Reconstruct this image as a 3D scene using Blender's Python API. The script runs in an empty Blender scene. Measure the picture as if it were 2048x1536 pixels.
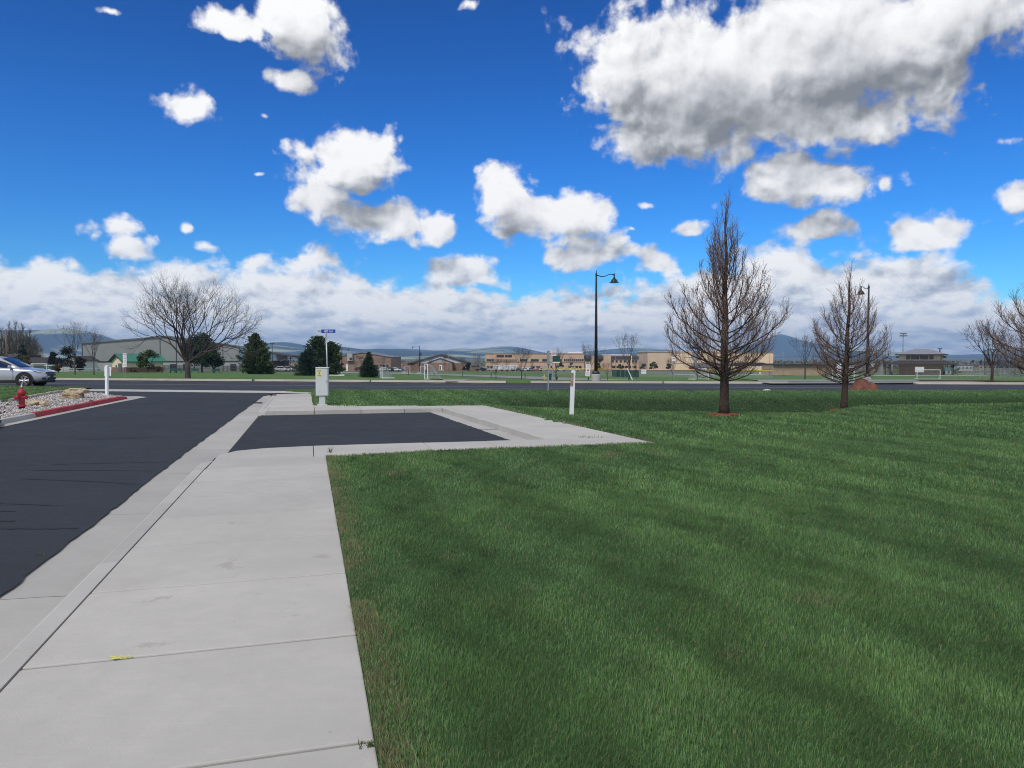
import bpy, bmesh, math, random
import numpy as np
from mathutils import Vector, Matrix, noise as mnoise
R = math.radians
scene = bpy.context.scene
col = scene.collection
F_PX, PITCH, CAM_H = 1538.0, math.atan(56/1538.0), 1.6

# ---------------------------------------------------------------- helpers
def interp(x, xs, ys): return float(np.interp(x, xs, ys))

NEAR_X = [-90, -60, -27, -20, -9.6, 0, 30, 60, 120]
NEAR_Y = [53, 47.5, 41.0, 39.6, 37.5, 36.6, 36.0, 35.4, 33.5]
FAR_X = [-120, -60, -34, 0, 31, 60, 120]
FAR_Y = [73, 61.5, 56, 49.4, 46.5, 44.5, 41]
def near(x): return interp(x, NEAR_X, NEAR_Y)
def far(x): return interp(x, FAR_X, FAR_Y)

PY = [50, 60, 80, 106, 154, 170, 214, 280, 450, 900, 2000, 4500, 9000]
PL = [0, -.1, -.5, -1.1, -1.8, -2.0, -2.7, -3.9, -6.6, -11.3, -16.6, -18.9, -20]
PC = [0, -.35, -1.05, -1.8, -2.5, -2.75, -3.3, -4.2, -6.7, -11.3, -16.6, -18.9, -20]
PR = [0, -.4, -1.1, -1.9, -2.95, -3.15, -3.6, -4.6, -6.9, -11.3, -16.6, -18.9, -20]
def hfar(x, y):
    u = max(-1, min(1, x/max(y, 1)/.45)); d = y - far(x)
    e = interp(y, PY, PC)
    o = interp(y, PY, PR if u > 0 else PL)
    z = e + (o-e)*abs(u)
    k = max(0, min(1, d/8)); k = k*k*(3-2*k)
    return 0.01*(1-k) + z*k
def sstep(a, b, x):
    t = max(0, min(1, (x-a)/(b-a))); return t*t*(3-2*t)
def hlawn(x, y):
    """lawn in front of the road: flat, with a grassed drainage swale on the right"""
    w = sstep(-2.5, 4, x)
    crest = interp(x, [-5, 4, 9, 11.5, 18, 40], [27, 23.0, 22.6, 26.0, 27.5, 29])
    n = near(x)
    bot = crest + (n-crest)*.40
    dep = 0.95
    if y < crest-1.5: z = 0
    elif y < bot: z = -dep*sstep(crest-1.5, bot, y)
    else: z = -dep + dep*sstep(bot, n-.7, y)
    z *= w
    z -= .03*sstep(n-.7, n, y)
    z += .03*mnoise.noise(Vector((x*.35, y*.35, 3.1)))*sstep(3, 8, y)
    return z
def H(x, y):
    if y < near(x): return hlawn(x, y)
    if y < far(x): return -.13
    return hfar(x, y)

def ray(px, py):
    a = (px-1024)/F_PX; b = (768-py)/F_PX
    return a, math.cos(PITCH)+b*math.sin(PITCH), -math.sin(PITCH)+b*math.cos(PITCH)
def gp(px, py, z=0.0):
    dx, dy, dz = ray(px, py); t = (z-CAM_H)/dz
    return (dx*t, dy*t)
def atY(px, Y):
    dx, dy, dz = ray(px, 745); x = dx*Y/dy
    return (x, Y, H(x, Y))
AL = R(14.8)
def ts(t, s, z=0.0):
    return (t*math.cos(AL)-s*math.sin(AL), t*math.sin(AL)+s*math.cos(AL), z)

class MB:
    def __init__(self): self.v = []; self.f = []; self.c = None
    def add(self, vs, fs):
        n = len(self.v); self.v += [tuple(p) for p in vs]; self.f += [tuple(i+n for i in f) for f in fs]; return self
    def box(self, c, s, rz=0, rx=0, ry=0):
        M = Matrix.Rotation(rz, 3, 'Z') @ Matrix.Rotation(ry, 3, 'Y') @ Matrix.Rotation(rx, 3, 'X'); c = Vector(c)
        vs = [c + M @ Vector((sx*s[0]/2, sy*s[1]/2, sz*s[2]/2)) for sz in (-1, 1) for sy in (-1, 1) for sx in (-1, 1)]
        return self.add(vs, [(0, 2, 3, 1), (4, 5, 7, 6), (0, 1, 5, 4), (2, 6, 7, 3), (0, 4, 6, 2), (1, 3, 7, 5)])
    def bx(self, x0, x1, y0, y1, z0, z1): return self.box(((x0+x1)/2, (y0+y1)/2, (z0+z1)/2), (x1-x0, y1-y0, z1-z0))
    def tube(self, pts, rad, n=6, cap=True):
        pts = [Vector(p) for p in pts]
        if not hasattr(rad, '__len__'): rad = [rad]*len(pts)
        vs = []; fs = []; ref = None
        for i, p in enumerate(pts):
            d = (pts[min(i+1, len(pts)-1)] - pts[max(i-1, 0)])
            d = d.normalized() if d.length > 1e-9 else Vector((0, 0, 1))
            if ref is None: ref = Vector((1, 0, 0)) if abs(d.x) < .8 else Vector((0, 1, 0))
            u = (ref - d*ref.dot(d)).normalized(); w = d.cross(u); ref = u
            for k in range(n):
                a = 2*math.pi*k/n; vs.append(p + (u*math.cos(a)+w*math.sin(a))*rad[i])
        for i in range(len(pts)-1):
            for k in range(n):
                fs.append((i*n+k, i*n+(k+1) % n, (i+1)*n+(k+1) % n, (i+1)*n+k))
        if cap:
            fs.append(tuple(reversed(range(n)))); fs.append(tuple(range((len(pts)-1)*n, len(pts)*n)))
        return self.add(vs, fs)
    def cyl(self, p, h, r, r2=None, n=16): return self.tube([p, (p[0], p[1], p[2]+h)], [r, r if r2 is None else r2], n)
    def lathe(self, prof, n=24, c=(0, 0, 0), axis='Z'):
        vs = []; fs = []
        for r, z in prof:
            for k in range(n):
                a = 2*math.pi*k/n; q = (r*math.cos(a), r*math.sin(a), z)
                if axis == 'Y': q = (q[0], q[2], q[1])
                if axis == 'X': q = (q[2], q[0], q[1])
                vs.append((q[0]+c[0], q[1]+c[1], q[2]+c[2]))
        for i in range(len(prof)-1):
            for k in range(n): fs.append((i*n+k, i*n+(k+1) % n, (i+1)*n+(k+1) % n, (i+1)*n+k))
        fs.append(tuple(reversed(range(n)))); fs.append(tuple(range((len(prof)-1)*n, len(prof)*n)))
        return self.add(vs, fs)
    def prism(self, poly, z0, z1):
        n = len(poly)
        vs = [(p[0], p[1], z0) for p in poly]+[(p[0], p[1], z1) for p in poly]
        fs = [tuple(reversed(range(n))), tuple(range(n, 2*n))]+[(i, (i+1) % n, n+(i+1) % n, n+i) for i in range(n)]
        return self.add(vs, fs)
    def sheet(self, poly, z=None):
        return self.add([(p[0], p[1], z if z is not None else p[2]) for p in poly], [tuple(range(len(poly)))])
    def xprism(self, poly, y0, y1):
        """polygon in x,z pushed from y0 to y1"""
        n = len(poly)
        vs = [(p[0], y0, p[1]) for p in poly]+[(p[0], y1, p[1]) for p in poly]
        fs = [tuple(range(n)), tuple(reversed(range(n, 2*n)))]+[(i, n+i, n+(i+1) % n, (i+1) % n) for i in range(n)]
        return self.add(vs, fs)
    def build(self, name, m, parent=None, smooth=False, bevel=0, sub=0, loc=None, recalc=True, seg=2):
        me = bpy.data.meshes.new(name); me.from_pydata(self.v, [], self.f)
        if recalc:
            b = bmesh.new(); b.from_mesh(me); bmesh.ops.recalc_face_normals(b, faces=b.faces); b.to_mesh(me); b.free()
        if smooth:
            for p in me.polygons: p.use_smooth = True
        if m: me.materials.append(m)
        o = bpy.data.objects.new(name, me); col.objects.link(o)
        if parent: o.parent = parent
        if loc: o.location = loc
        if bevel:
            md = o.modifiers.new('bevel', 'BEVEL'); md.width = bevel; md.segments = seg; md.limit_method = 'ANGLE'; md.angle_limit = R(35)
        if sub:
            md = o.modifiers.new('sub', 'SUBSURF'); md.levels = sub; md.render_levels = sub
        return o

def tag(o, label=None, cat=None, group=None, kind=None):
    if label: o['label'] = label
    if cat: o['category'] = cat
    if group: o['group'] = group
    if kind: o['kind'] = kind
    return o
def thing(name, label, cat, loc=(0, 0, 0), rz=0, group=None):
    o = bpy.data.objects.new(name, None); col.objects.link(o)
    o.location = loc; o.rotation_euler = (0, 0, rz); o.empty_display_size = .2
    return tag(o, label, cat, group)
KIDS = lambda o: [c for c in bpy.data.objects if c.parent == o]
def copy_tree(o, parent=None):
    c = o.copy(); col.objects.link(c)
    if parent: c.parent = parent
    for ch in KIDS(o): copy_tree(ch, c)
    return c
def clone(o, label, loc, rz=0, scale=None, group=None):
    c = copy_tree(o); c.location = loc; c.rotation_euler = (0, 0, rz)
    if scale: c.scale = scale if hasattr(scale, '__len__') else (scale,)*3
    c['label'] = label
    if group: c['group'] = group
    return c

# ---------------------------------------------------------------- materials
MATS = {}
def nt(m):
    m.use_nodes = True; t = m.node_tree
    return t, t.nodes['Principled BSDF']
def mat(name, c, rough=.7, var=.15, scale=4, metal=0, spec=.4, bump=0, bscale=60, c2=None, attr=False, trans=0, coat=0):
    if name in MATS: return MATS[name]
    m = bpy.data.materials.new(name); t, b = nt(m); N = t.nodes; L = t.links
    b.inputs['Roughness'].default_value = rough; b.inputs['Metallic'].default_value = metal
    b.inputs['Specular IOR Level'].default_value = spec
    b.inputs['Coat Weight'].default_value = coat
    tc = N.new('ShaderNodeTexCoord')
    nz = N.new('ShaderNodeTexNoise'); nz.inputs['Scale'].default_value = scale; nz.inputs['Detail'].default_value = 5
    L.new(tc.outputs['Object'], nz.inputs['Vector'])
    mx = N.new('ShaderNodeMix'); mx.data_type = 'RGBA'
    rp = N.new('ShaderNodeMapRange'); rp.inputs[1].default_value = .3; rp.inputs[2].default_value = .7
    L.new(nz.outputs['Fac'], rp.inputs[0]); L.new(rp.outputs[0], mx.inputs[0])
    if c2 is None:
        c2 = tuple(min(1, v*(1+var)) for v in c); c = tuple(v*(1-var) for v in c)
    mx.inputs[6].default_value = (*c, 1); mx.inputs[7].default_value = (*c2, 1)
    out = mx.outputs[2]
    if attr:
        at = N.new('ShaderNodeAttribute'); at.attribute_name = 'tint'
        m2 = N.new('ShaderNodeMix'); m2.data_type = 'RGBA'; m2.blend_type = 'MULTIPLY'; m2.inputs[0].default_value = 1
        L.new(out, m2.inputs[6]); L.new(at.outputs['Color'], m2.inputs[7]); out = m2.outputs[2]
    L.new(out, b.inputs['Base Color'])
    if bump:
        n2 = N.new('ShaderNodeTexNoise'); n2.inputs['Scale'].default_value = bscale; n2.inputs['Detail'].default_value = 4
        L.new(tc.outputs['Object'], n2.inputs['Vector'])
        bp = N.new('ShaderNodeBump'); bp.inputs['Strength'].default_value = bump; bp.inputs['Distance'].default_value = .02
        L.new(n2.outputs['Fac'], bp.inputs['Height']); L.new(bp.outputs[0], b.inputs['Normal'])
    if trans:
        tr = N.new('ShaderNodeBsdfTranslucent'); L.new(out, tr.inputs['Color'])
        ms = N.new('ShaderNodeMixShader'); ms.inputs[0].default_value = trans
        L.new(b.outputs[0], ms.inputs[1]); L.new(tr.outputs[0], ms.inputs[2]); L.new(ms.outputs[0], N['Material Output'].inputs['Surface'])
    MATS[name] = m
    return m
def noise_node(t, vec, scale, detail=5, rough=.55, dist=0):
    n = t.nodes.new('ShaderNodeTexNoise'); n.inputs['Scale'].default_value = scale; n.inputs['Detail'].default_value = detail
    n.inputs['Roughness'].default_value = rough; n.inputs['Distortion'].default_value = dist
    if vec is not None: t.links.new(vec, n.inputs['Vector'])
    return n.outputs['Fac']
def ramp(t, fac, stops, interp_='LINEAR'):
    r = t.nodes.new('ShaderNodeValToRGB'); r.color_ramp.interpolation = interp_
    e = r.color_ramp.elements
    while len(e) < len(stops): e.new(.5)
    for el, (p, c) in zip(e, stops):
        el.position = p; el.color = (*c, 1) if len(c) == 3 else c
    t.links.new(fac, r.inputs[0]); return r.outputs[0]
def mixc(t, fac, a, b, mode='MIX'):
    m = t.nodes.new('ShaderNodeMix'); m.data_type = 'RGBA'; m.blend_type = mode
    for v, i in ((fac, 0), (a, 6), (b, 7)):
        if isinstance(v, (int, float)): m.inputs[i].default_value = v
        elif isinstance(v, tuple): m.inputs[i].default_value = (*v, 1)
        else: t.links.new(v, m.inputs[i])
    return m.outputs[2]
def mth(t, op, a, b=None, c=None, clamp=False):
    m = t.nodes.new('ShaderNodeMath'); m.operation = op; m.use_clamp = clamp
    for i, v in enumerate((a, b, c)):
        if v is None: continue
        if isinstance(v, (int, float)): m.inputs[i].default_value = v
        else: t.links.new(v, m.inputs[i])
    return m.outputs[0]
def mrange(t, v, a, b, c=0, d=1, smooth=False):
    m = t.nodes.new('ShaderNodeMapRange'); m.interpolation_type = 'SMOOTHSTEP' if smooth else 'LINEAR'
    t.links.new(v, m.inputs[0])
    for i, q in enumerate((a, b, c, d)): m.inputs[i+1].default_value = q
    return m.outputs[0]
def bumpn(t, b, h, strength=.4, dist=.02):
    bp = t.nodes.new('ShaderNodeBump'); bp.inputs['Strength'].default_value = strength; bp.inputs['Distance'].default_value = dist
    t.links.new(h, bp.inputs['Height']); t.links.new(bp.outputs[0], b.inputs['Normal'])

def concrete_mat(name, base=(.43, .425, .41), dirt=.25, stain=None):
    m = bpy.data.materials.new(name); t, b = nt(m); tc = t.nodes.new('ShaderNodeTexCoord'); P = tc.outputs['Object']
    big = noise_node(t, P, .7, 6, .6); mid = noise_node(t, P, 6, 6, .65); fine = noise_node(t, P, 160, 3, .7)
    c = ramp(t, big, [(.3, tuple(v*(1-.16) for v in base)), (.7, tuple(v*1.1 for v in base))])
    c = mixc(t, mrange(t, mid, .35, .75, 0, .5), c, tuple(v*.82 for v in base))
    c = mixc(t, mrange(t, fine, .3, .7, 0, .32), c, tuple(v*.72 for v in base))
    geo = t.nodes.new('ShaderNodeNewGeometry')
    c = mixc(t, 1.0, c, ramp(t, geo.outputs['Random Per Island'], [(0, (.90, .90, .90)), (1, (1.05, 1.045, 1.03))]), 'MULTIPLY')
    mpb = t.nodes.new('ShaderNodeMapping'); mpb.inputs['Rotation'].default_value = (0, 0, -AL); mpb.inputs['Scale'].default_value = (1.2, 26, 1); t.links.new(P, mpb.inputs[0])
    c = mixc(t, mrange(t, noise_node(t, mpb.outputs[0], 3, 5, .7), .35, .7, 0, .22), c, tuple(v*.74 for v in base))
    c = mixc(t, mrange(t, noise_node(t, P, 1.6, 7, .7), .56, .72, 0, .35), c, (.36, .33, .28))
    # small dark pits and specks
    vo = t.nodes.new('ShaderNodeTexVoronoi'); vo.inputs['Scale'].default_value = 7; t.links.new(P, vo.inputs['Vector'])
    pit = mrange(t, vo.outputs['Distance'], .03, .07, 1, 0)
    pit = mth(t, 'MULTIPLY', pit, mrange(t, noise_node(t, P, 3.3, 2), .5, .62))
    c = mixc(t, mth(t, 'MULTIPLY', pit, .55), c, tuple(v*.4 for v in base))
    h = mth(t, 'ADD', mth(t, 'MULTIPLY', fine, .5), mth(t, 'MULTIPLY', mid, .25))
    if stain:      # patches where the surface has spalled and the aggregate shows
        sep = t.nodes.new('ShaderNodeSeparateXYZ'); t.links.new(P, sep.inputs[0])
        tot = None
        for (x, y, rx, ry) in stain:
            mp = t.nodes.new('ShaderNodeMapping'); mp.vector_type = 'TEXTURE'
            mp.inputs['Location'].default_value = (x, y, 0); mp.inputs['Scale'].default_value = (rx, ry, 1)
            mp.inputs['Rotation'].default_value = (0, 0, AL)
            t.links.new(P, mp.inputs['Vector'])
            ln = t.nodes.new('ShaderNodeVectorMath'); ln.operation = 'LENGTH'; t.links.new(mp.outputs[0], ln.inputs[0])
            v = mrange(t, ln.outputs['Value'], .2, 1.3, 1, 0)
            tot = v if tot is None else mth(t, 'MAXIMUM', tot, v)
        sn = noise_node(t, P, 42, 6, .8)
        sm = mth(t, 'MULTIPLY', tot, mrange(t, noise_node(t, P, 7, 3, .6), .38, .6))
        k = mth(t, 'MULTIPLY', mrange(t, mth(t, 'ADD', mth(t, 'MULTIPLY', sm, .38), sn), .74, .86), .42)
        c = mixc(t, k, c, ramp(t, noise_node(t, P, 90, 2), [(.35, (.13, .115, .10)), (.65, (.40, .38, .35))]))
        h = mth(t, 'SUBTRACT', h, mth(t, 'MULTIPLY', k, .8))
    t.links.new(c, b.inputs['Base Color']); b.inputs['Roughness'].default_value = .85; b.inputs['Specular IOR Level'].default_value = .25
    bumpn(t, b, h, .25, .01)
    MATS[name] = m; return m

def asphalt_mat(name, base=(.032, .037, .047), patch=True):
    m = bpy.data.materials.new(name); t, b = nt(m); tc = t.nodes.new('ShaderNodeTexCoord'); P = tc.outputs['Object']
    big = noise_node(t, P, .35, 6, .6); mid = noise_node(t, P, 2.5, 5, .6); fine = noise_node(t, P, 130, 3, .75)
    c = ramp(t, big, [(.3, tuple(v*.82 for v in base)), (.7, tuple(v*1.2 for v in base))])
    c = mixc(t, mrange(t, mid, .45, .75, 0, .35), c, tuple(v*1.35 for v in base))
    c = mixc(t, mrange(t, fine, .56, .72, 0, .6), c, tuple(v*2.8 for v in base))
    gr = noise_node(t, P, 48, 4, .8); c = mixc(t, mrange(t, gr, .58, .74, 0, .5), c, (.11, .115, .12)); c = mixc(t, mrange(t, gr, .42, .28, 0, .5), c, tuple(v*.4 for v in base))
    c = mixc(t, mrange(t, fine, .42, .28, 0, .6), c, tuple(v*.45 for v in base))
    # sealed seams and scuffs, long and thin across the lane
    mp = t.nodes.new('ShaderNodeMapping'); mp.inputs['Rotation'].default_value = (0, 0, -R(3)); mp.inputs['Scale'].default_value = (.22, 2.4, 1)
    t.links.new(P, mp.inputs[0])
    sc = noise_node(t, mp.outputs[0], 1.0, 6, .62, .6)
    c = mixc(t, mrange(t, sc, .60, .66, 0, .55), c, tuple(v*.5 for v in base))
    c = mixc(t, mrange(t, sc, .36, .30, 0, .35), c, tuple(v*1.9 for v in base))
    t.links.new(c, b.inputs['Base Color'])
    t.links.new(mrange(t, mid, .3, .7, .72, .9), b.inputs['Roughness']); b.inputs['Specular IOR Level'].default_value = .28
    bumpn(t, b, fine, .5, .008)
    MATS[name] = m; return m

def turf_mat(name, a=(.03, .075, .022), b_=(.05, .11, .035), swale=False, dry=.15):
    m = bpy.data.materials.new(name); t, b = nt(m); tc = t.nodes.new('ShaderNodeTexCoord'); P = tc.outputs['Object']
    n1 = noise_node(t, P, .45, 6, .62); n2 = noise_node(t, P, 3.5, 6, .7); n3 = noise_node(t, P, 45, 4, .75)
    c = ramp(t, n1, [(.32, a), (.68, b_)])
    c = mixc(t, mrange(t, n2, .35, .7, 0, .6), c, tuple(v*.62 for v in a))
    c = mixc(t, mrange(t, n3, .35, .7, 0, .65), c, tuple(v*1.35 for v in b_))
    if dry: c = mixc(t, mth(t, 'MULTIPLY', mrange(t, noise_node(t, P, 1.3, 7, .75), .60, .74), dry*2.2), c, (.16, .14, .06))
    if swale:      # turf colour darkened by height towards the bottom of the swale
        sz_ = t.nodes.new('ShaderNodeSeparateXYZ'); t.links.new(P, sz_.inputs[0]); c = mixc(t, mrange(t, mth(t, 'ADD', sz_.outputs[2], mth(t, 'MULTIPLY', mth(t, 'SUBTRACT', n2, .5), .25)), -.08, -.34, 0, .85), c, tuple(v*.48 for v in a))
    t.links.new(c, b.inputs['Base Color']); b.inputs['Roughness'].default_value = .9; b.inputs['Specular IOR Level'].default_value = .15
    bumpn(t, b, mth(t, 'ADD', n3, n2), .9, .05)
    MATS[name] = m; return m

def net_mat(name, c, cover):
    """fine woven screen: part of the light goes through the holes"""
    m = bpy.data.materials.new(name); t, b = nt(m); b.inputs['Base Color'].default_value = (*c, 1); b.inputs['Roughness'].default_value = .8
    tc = t.nodes.new('ShaderNodeTexCoord'); w = noise_node(t, tc.outputs['Object'], 3, 3)
    tr = t.nodes.new('ShaderNodeBsdfTransparent'); ms = t.nodes.new('ShaderNodeMixShader')
    t.links.new(mrange(t, w, .3, .7, cover*.8, cover*1.2), ms.inputs[0])
    t.links.new(tr.outputs[0], ms.inputs[1]); t.links.new(b.outputs[0], ms.inputs[2]); t.links.new(ms.outputs[0], t.nodes['Material Output'].inputs['Surface'])
    MATS[name] = m; return m

def glass_mat(name, c=(.02, .03, .04), rough=.05):
    m = mat(name, c, rough, .1, 2, 0, .8); return m

def attr_mesh(name, V, Fq, Ft, C, m, parent=None):
    """fast mesh from arrays: quads Fq, triangles Ft, per-vertex colour C"""
    me = bpy.data.meshes.new(name)
    nq, n3 = len(Fq), len(Ft)
    me.vertices.add(len(V)); me.vertices.foreach_set('co', np.asarray(V, np.float32).ravel())
    loops = np.concatenate([np.asarray(Fq, np.int32).ravel(), np.asarray(Ft, np.int32).ravel()])
    me.loops.add(len(loops)); me.loops.foreach_set('vertex_index', loops)
    st = np.concatenate([np.arange(nq)*4, nq*4+np.arange(n3)*3]).astype(np.int32)
    me.polygons.add(nq+n3); me.polygons.foreach_set('loop_start', st)
    me.update(calc_edges=True)
    if C is not None:
        at = me.color_attributes.new('tint', 'FLOAT_COLOR', 'POINT')
        C4 = np.ones((len(V), 4), np.float32); C4[:, :3] = C; at.data.foreach_set('color', C4.ravel())
    me.materials.append(m); me.validate()
    o = bpy.data.objects.new(name, me); col.objects.link(o)
    if parent: o.parent = parent
    return o
# ================================================================ camera, sky, sun, air
cam = bpy.data.cameras.new('camera'); camo = bpy.data.objects.new('camera', cam); col.objects.link(camo)
camo.location = (0, 0, CAM_H); camo.rotation_euler = (R(90)-PITCH, 0, 0)
cam.sensor_width = 36; cam.lens = F_PX/2048*36; cam.clip_start = .1; cam.clip_end = 60000
scene.camera = camo

SUN_EL, SUN_AZ = R(50), R(205)      # azimuth measured clockwise from +Y: behind the camera, a little to the left
sd = Vector((math.sin(SUN_AZ)*math.cos(SUN_EL), math.cos(SUN_AZ)*math.cos(SUN_EL), math.sin(SUN_EL)))
sl = bpy.data.lights.new('sun', 'SUN'); sl.energy = 2.2; sl.angle = R(11); sl.color = (1, .95, .87)
so = bpy.data.objects.new('sun', sl); col.objects.link(so); so.rotation_euler = (-sd).to_track_quat('-Z', 'Y').to_euler()

def pxang(px, py):
    dx, dy, dz = ray(px, py); l = math.sqrt(dx*dx+dy*dy+dz*dz)
    return math.atan2(dx, dy), math.asin(dz/l)

def make_field():
    """cloud cover as a node group: position on the sky (azimuth, elevation) in, cover out"""
    g = bpy.data.node_groups.new('cloud_cover', 'ShaderNodeTree')
    g.interface.new_socket('p', in_out='INPUT', socket_type='NodeSocketVector')
    g.interface.new_socket('cover', in_out='OUTPUT', socket_type='NodeSocketFloat')
    gi = g.nodes.new('NodeGroupInput'); go = g.nodes.new('NodeGroupOutput'); P = gi.outputs[0]
    wn = g.nodes.new('ShaderNodeTexNoise'); wn.inputs['Scale'].default_value = 9; wn.inputs['Detail'].default_value = 2
    g.links.new(P, wn.inputs['Vector'])
    vm = g.nodes.new('ShaderNodeVectorMath'); vm.operation = 'MULTIPLY_ADD'
    g.links.new(wn.outputs['Color'], vm.inputs[0]); vm.inputs[1].default_value = (.07, .05, 0)
    off = g.nodes.new('ShaderNodeVectorMath'); off.operation = 'SUBTRACT'; g.links.new(P, off.inputs[0]); off.inputs[1].default_value = (.035, .025, 0)
    g.links.new(off.outputs[0], vm.inputs[2]); Q = vm.outputs[0]
    # centre x, y, half width, half height in picture units of the reference (turned into angles on the sky), thinness
    blobs = [
        (610, 45, 112, 98, 0), (470, 55, 90, 50, .15), (585, 150, 72, 44, .25), (375, 213, 88, 40, .12), (527, 220, 26, 18, .3),
        (700, 315, 122, 76, 0), (650, 405, 66, 56, .05), (760, 448, 125, 52, 0), (862, 462, 60, 42, 0), (715, 362, 78, 36, .1), (1062, 428, 112, 58, -.05), (1150, 480, 70, 34, .1),
        (1010, 395, 80, 60, 0), (1098, 432, 130, 70, 0), (1165, 516, 92, 36, 0),
        (1268, 132, 138, 150, 0), (1430, 165, 265, 165, -.2), (1660, 105, 340, 160, -.2), (1910, 20, 270, 140, -.05), (1350, 255, 110, 72, .1), (1570, 240, 250, 82, -.1),
        (1632, 362, 182, 68, 0), (1780, 362, 42, 30, .2), (1628, 462, 96, 40, .05), (1832, 468, 104, 45, 0),
        (2010, 275, 100, 36, .45), (2050, 405, 62, 60, .2), (1290, 405, 50, 20, .38), (1392, 460, 46, 20, .15), (1315, 527, 62, 32, .05),
        (225, 462, 74, 44, .25), (262, 492, 56, 32, .1), (366, 446, 36, 26, .3), (915, 552, 72, 42, 0), (815, 275, 30, 34, .5), (945, 12, 60, 26, .5), (250, 14, 48, 20, .35),
        (420, 482, 70, 36, .5), (520, 340, 60, 20, .62), (900, 170, 40, 40, .72), (1450, 345, 70, 40, .55), (1255, 462, 26, 14, .5), (1880, 285, 60, 26, .6)]
    dist = None
    for (x, y, rx, ry, thin) in blobs:
        a, e = pxang(x, y); a2, _ = pxang(x+rx, y); a1, _ = pxang(x-rx, y); _, e2 = pxang(x, y-ry); _, e1 = pxang(x, y+ry)
        sx, sy = 2/abs(a2-a1), 2/abs(e2-e1)
        mp = g.nodes.new('ShaderNodeVectorMath'); mp.operation = 'MULTIPLY_ADD'; g.links.new(Q, mp.inputs[0])
        mp.inputs[1].default_value = (sx, sy, 0); mp.inputs[2].default_value = (-a*sx, -e*sy, 0)
        ln = g.nodes.new('ShaderNodeVectorMath'); ln.operation = 'LENGTH'; g.links.new(mp.outputs[0], ln.inputs[0])
        d = mth(g, 'ADD', ln.outputs['Value'], thin*1.5 if thin > .1 else thin)
        dist = d if dist is None else mth(g, 'SMOOTH_MIN', dist, d, .10)
    Fb = mrange(g, dist, 0, 2, 1, -1)
    sep0 = g.nodes.new('ShaderNodeSeparateXYZ'); g.links.new(P, sep0.inputs[0])
    # the long bank low over the hills
    sep = g.nodes.new('ShaderNodeSeparateXYZ'); g.links.new(Q, sep.inputs[0])
    tops = [(-400, 470), (0, 478), (100, 487), (200, 507), (300, 510), (400, 515), (490, 530), (560, 512), (620, 503), (690, 520), (760, 543), (830, 552), (900, 560), (960, 568),
            (1030, 578), (1100, 566), (1180, 562), (1250, 568), (1330, 545), (1420, 520), (1500, 492), (1600, 490), (1700, 508), (1800, 518), (1900, 524), (1980, 545), (2048, 575), (2500, 540)]
    A = [pxang(x, y) for x, y in tops]; lo, hi = A[0][0], A[-1][0]
    fc = g.nodes.new('ShaderNodeFloatCurve'); cv = fc.mapping.curves[0]
    pts = [((a-lo)/(hi-lo), e/.25) for a, e in A]
    while len(cv.points) < len(pts): cv.points.new(.5, .5)
    for p, q in zip(cv.points, pts): p.location = q; p.handle_type = 'VECTOR'
    fc.mapping.update()
    g.links.new(mrange(g, sep.outputs[0], lo, hi), fc.inputs['Value'])
    top = mth(g, 'MULTIPLY', fc.outputs[0], .25)
    Fk = mth(g, 'DIVIDE', mth(g, 'SUBTRACT', top, sep.outputs[1]), .055)
    Fk = mth(g, 'MAXIMUM', mth(g, 'MINIMUM', Fk, .75), -1)
    # outside the picture: scattered clouds of the same kind, more of them overhead
    n0 = noise_node(g, P, 3.2, 2)
    outm = mth(g, 'MAXIMUM', mrange(g, mth(g, 'ABSOLUTE', sep.outputs[0]), .66, .80), mrange(g, sep.outputs[1], .47, .56))
    Fo = mth(g, 'SUBTRACT', mth(g, 'MULTIPLY', mth(g, 'SUBTRACT', n0, .42), 5), mth(g, 'MULTIPLY', mth(g, 'SUBTRACT', 1, outm), 6))
    Fo = mth(g, 'MINIMUM', Fo, .8)
    Fm = mth(g, 'MAXIMUM', mth(g, 'MAXIMUM', Fb, Fk), Fo)
    g.links.new(mth(g, 'MULTIPLY', Fm, 1.45), go.inputs[0])
    return g
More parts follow.
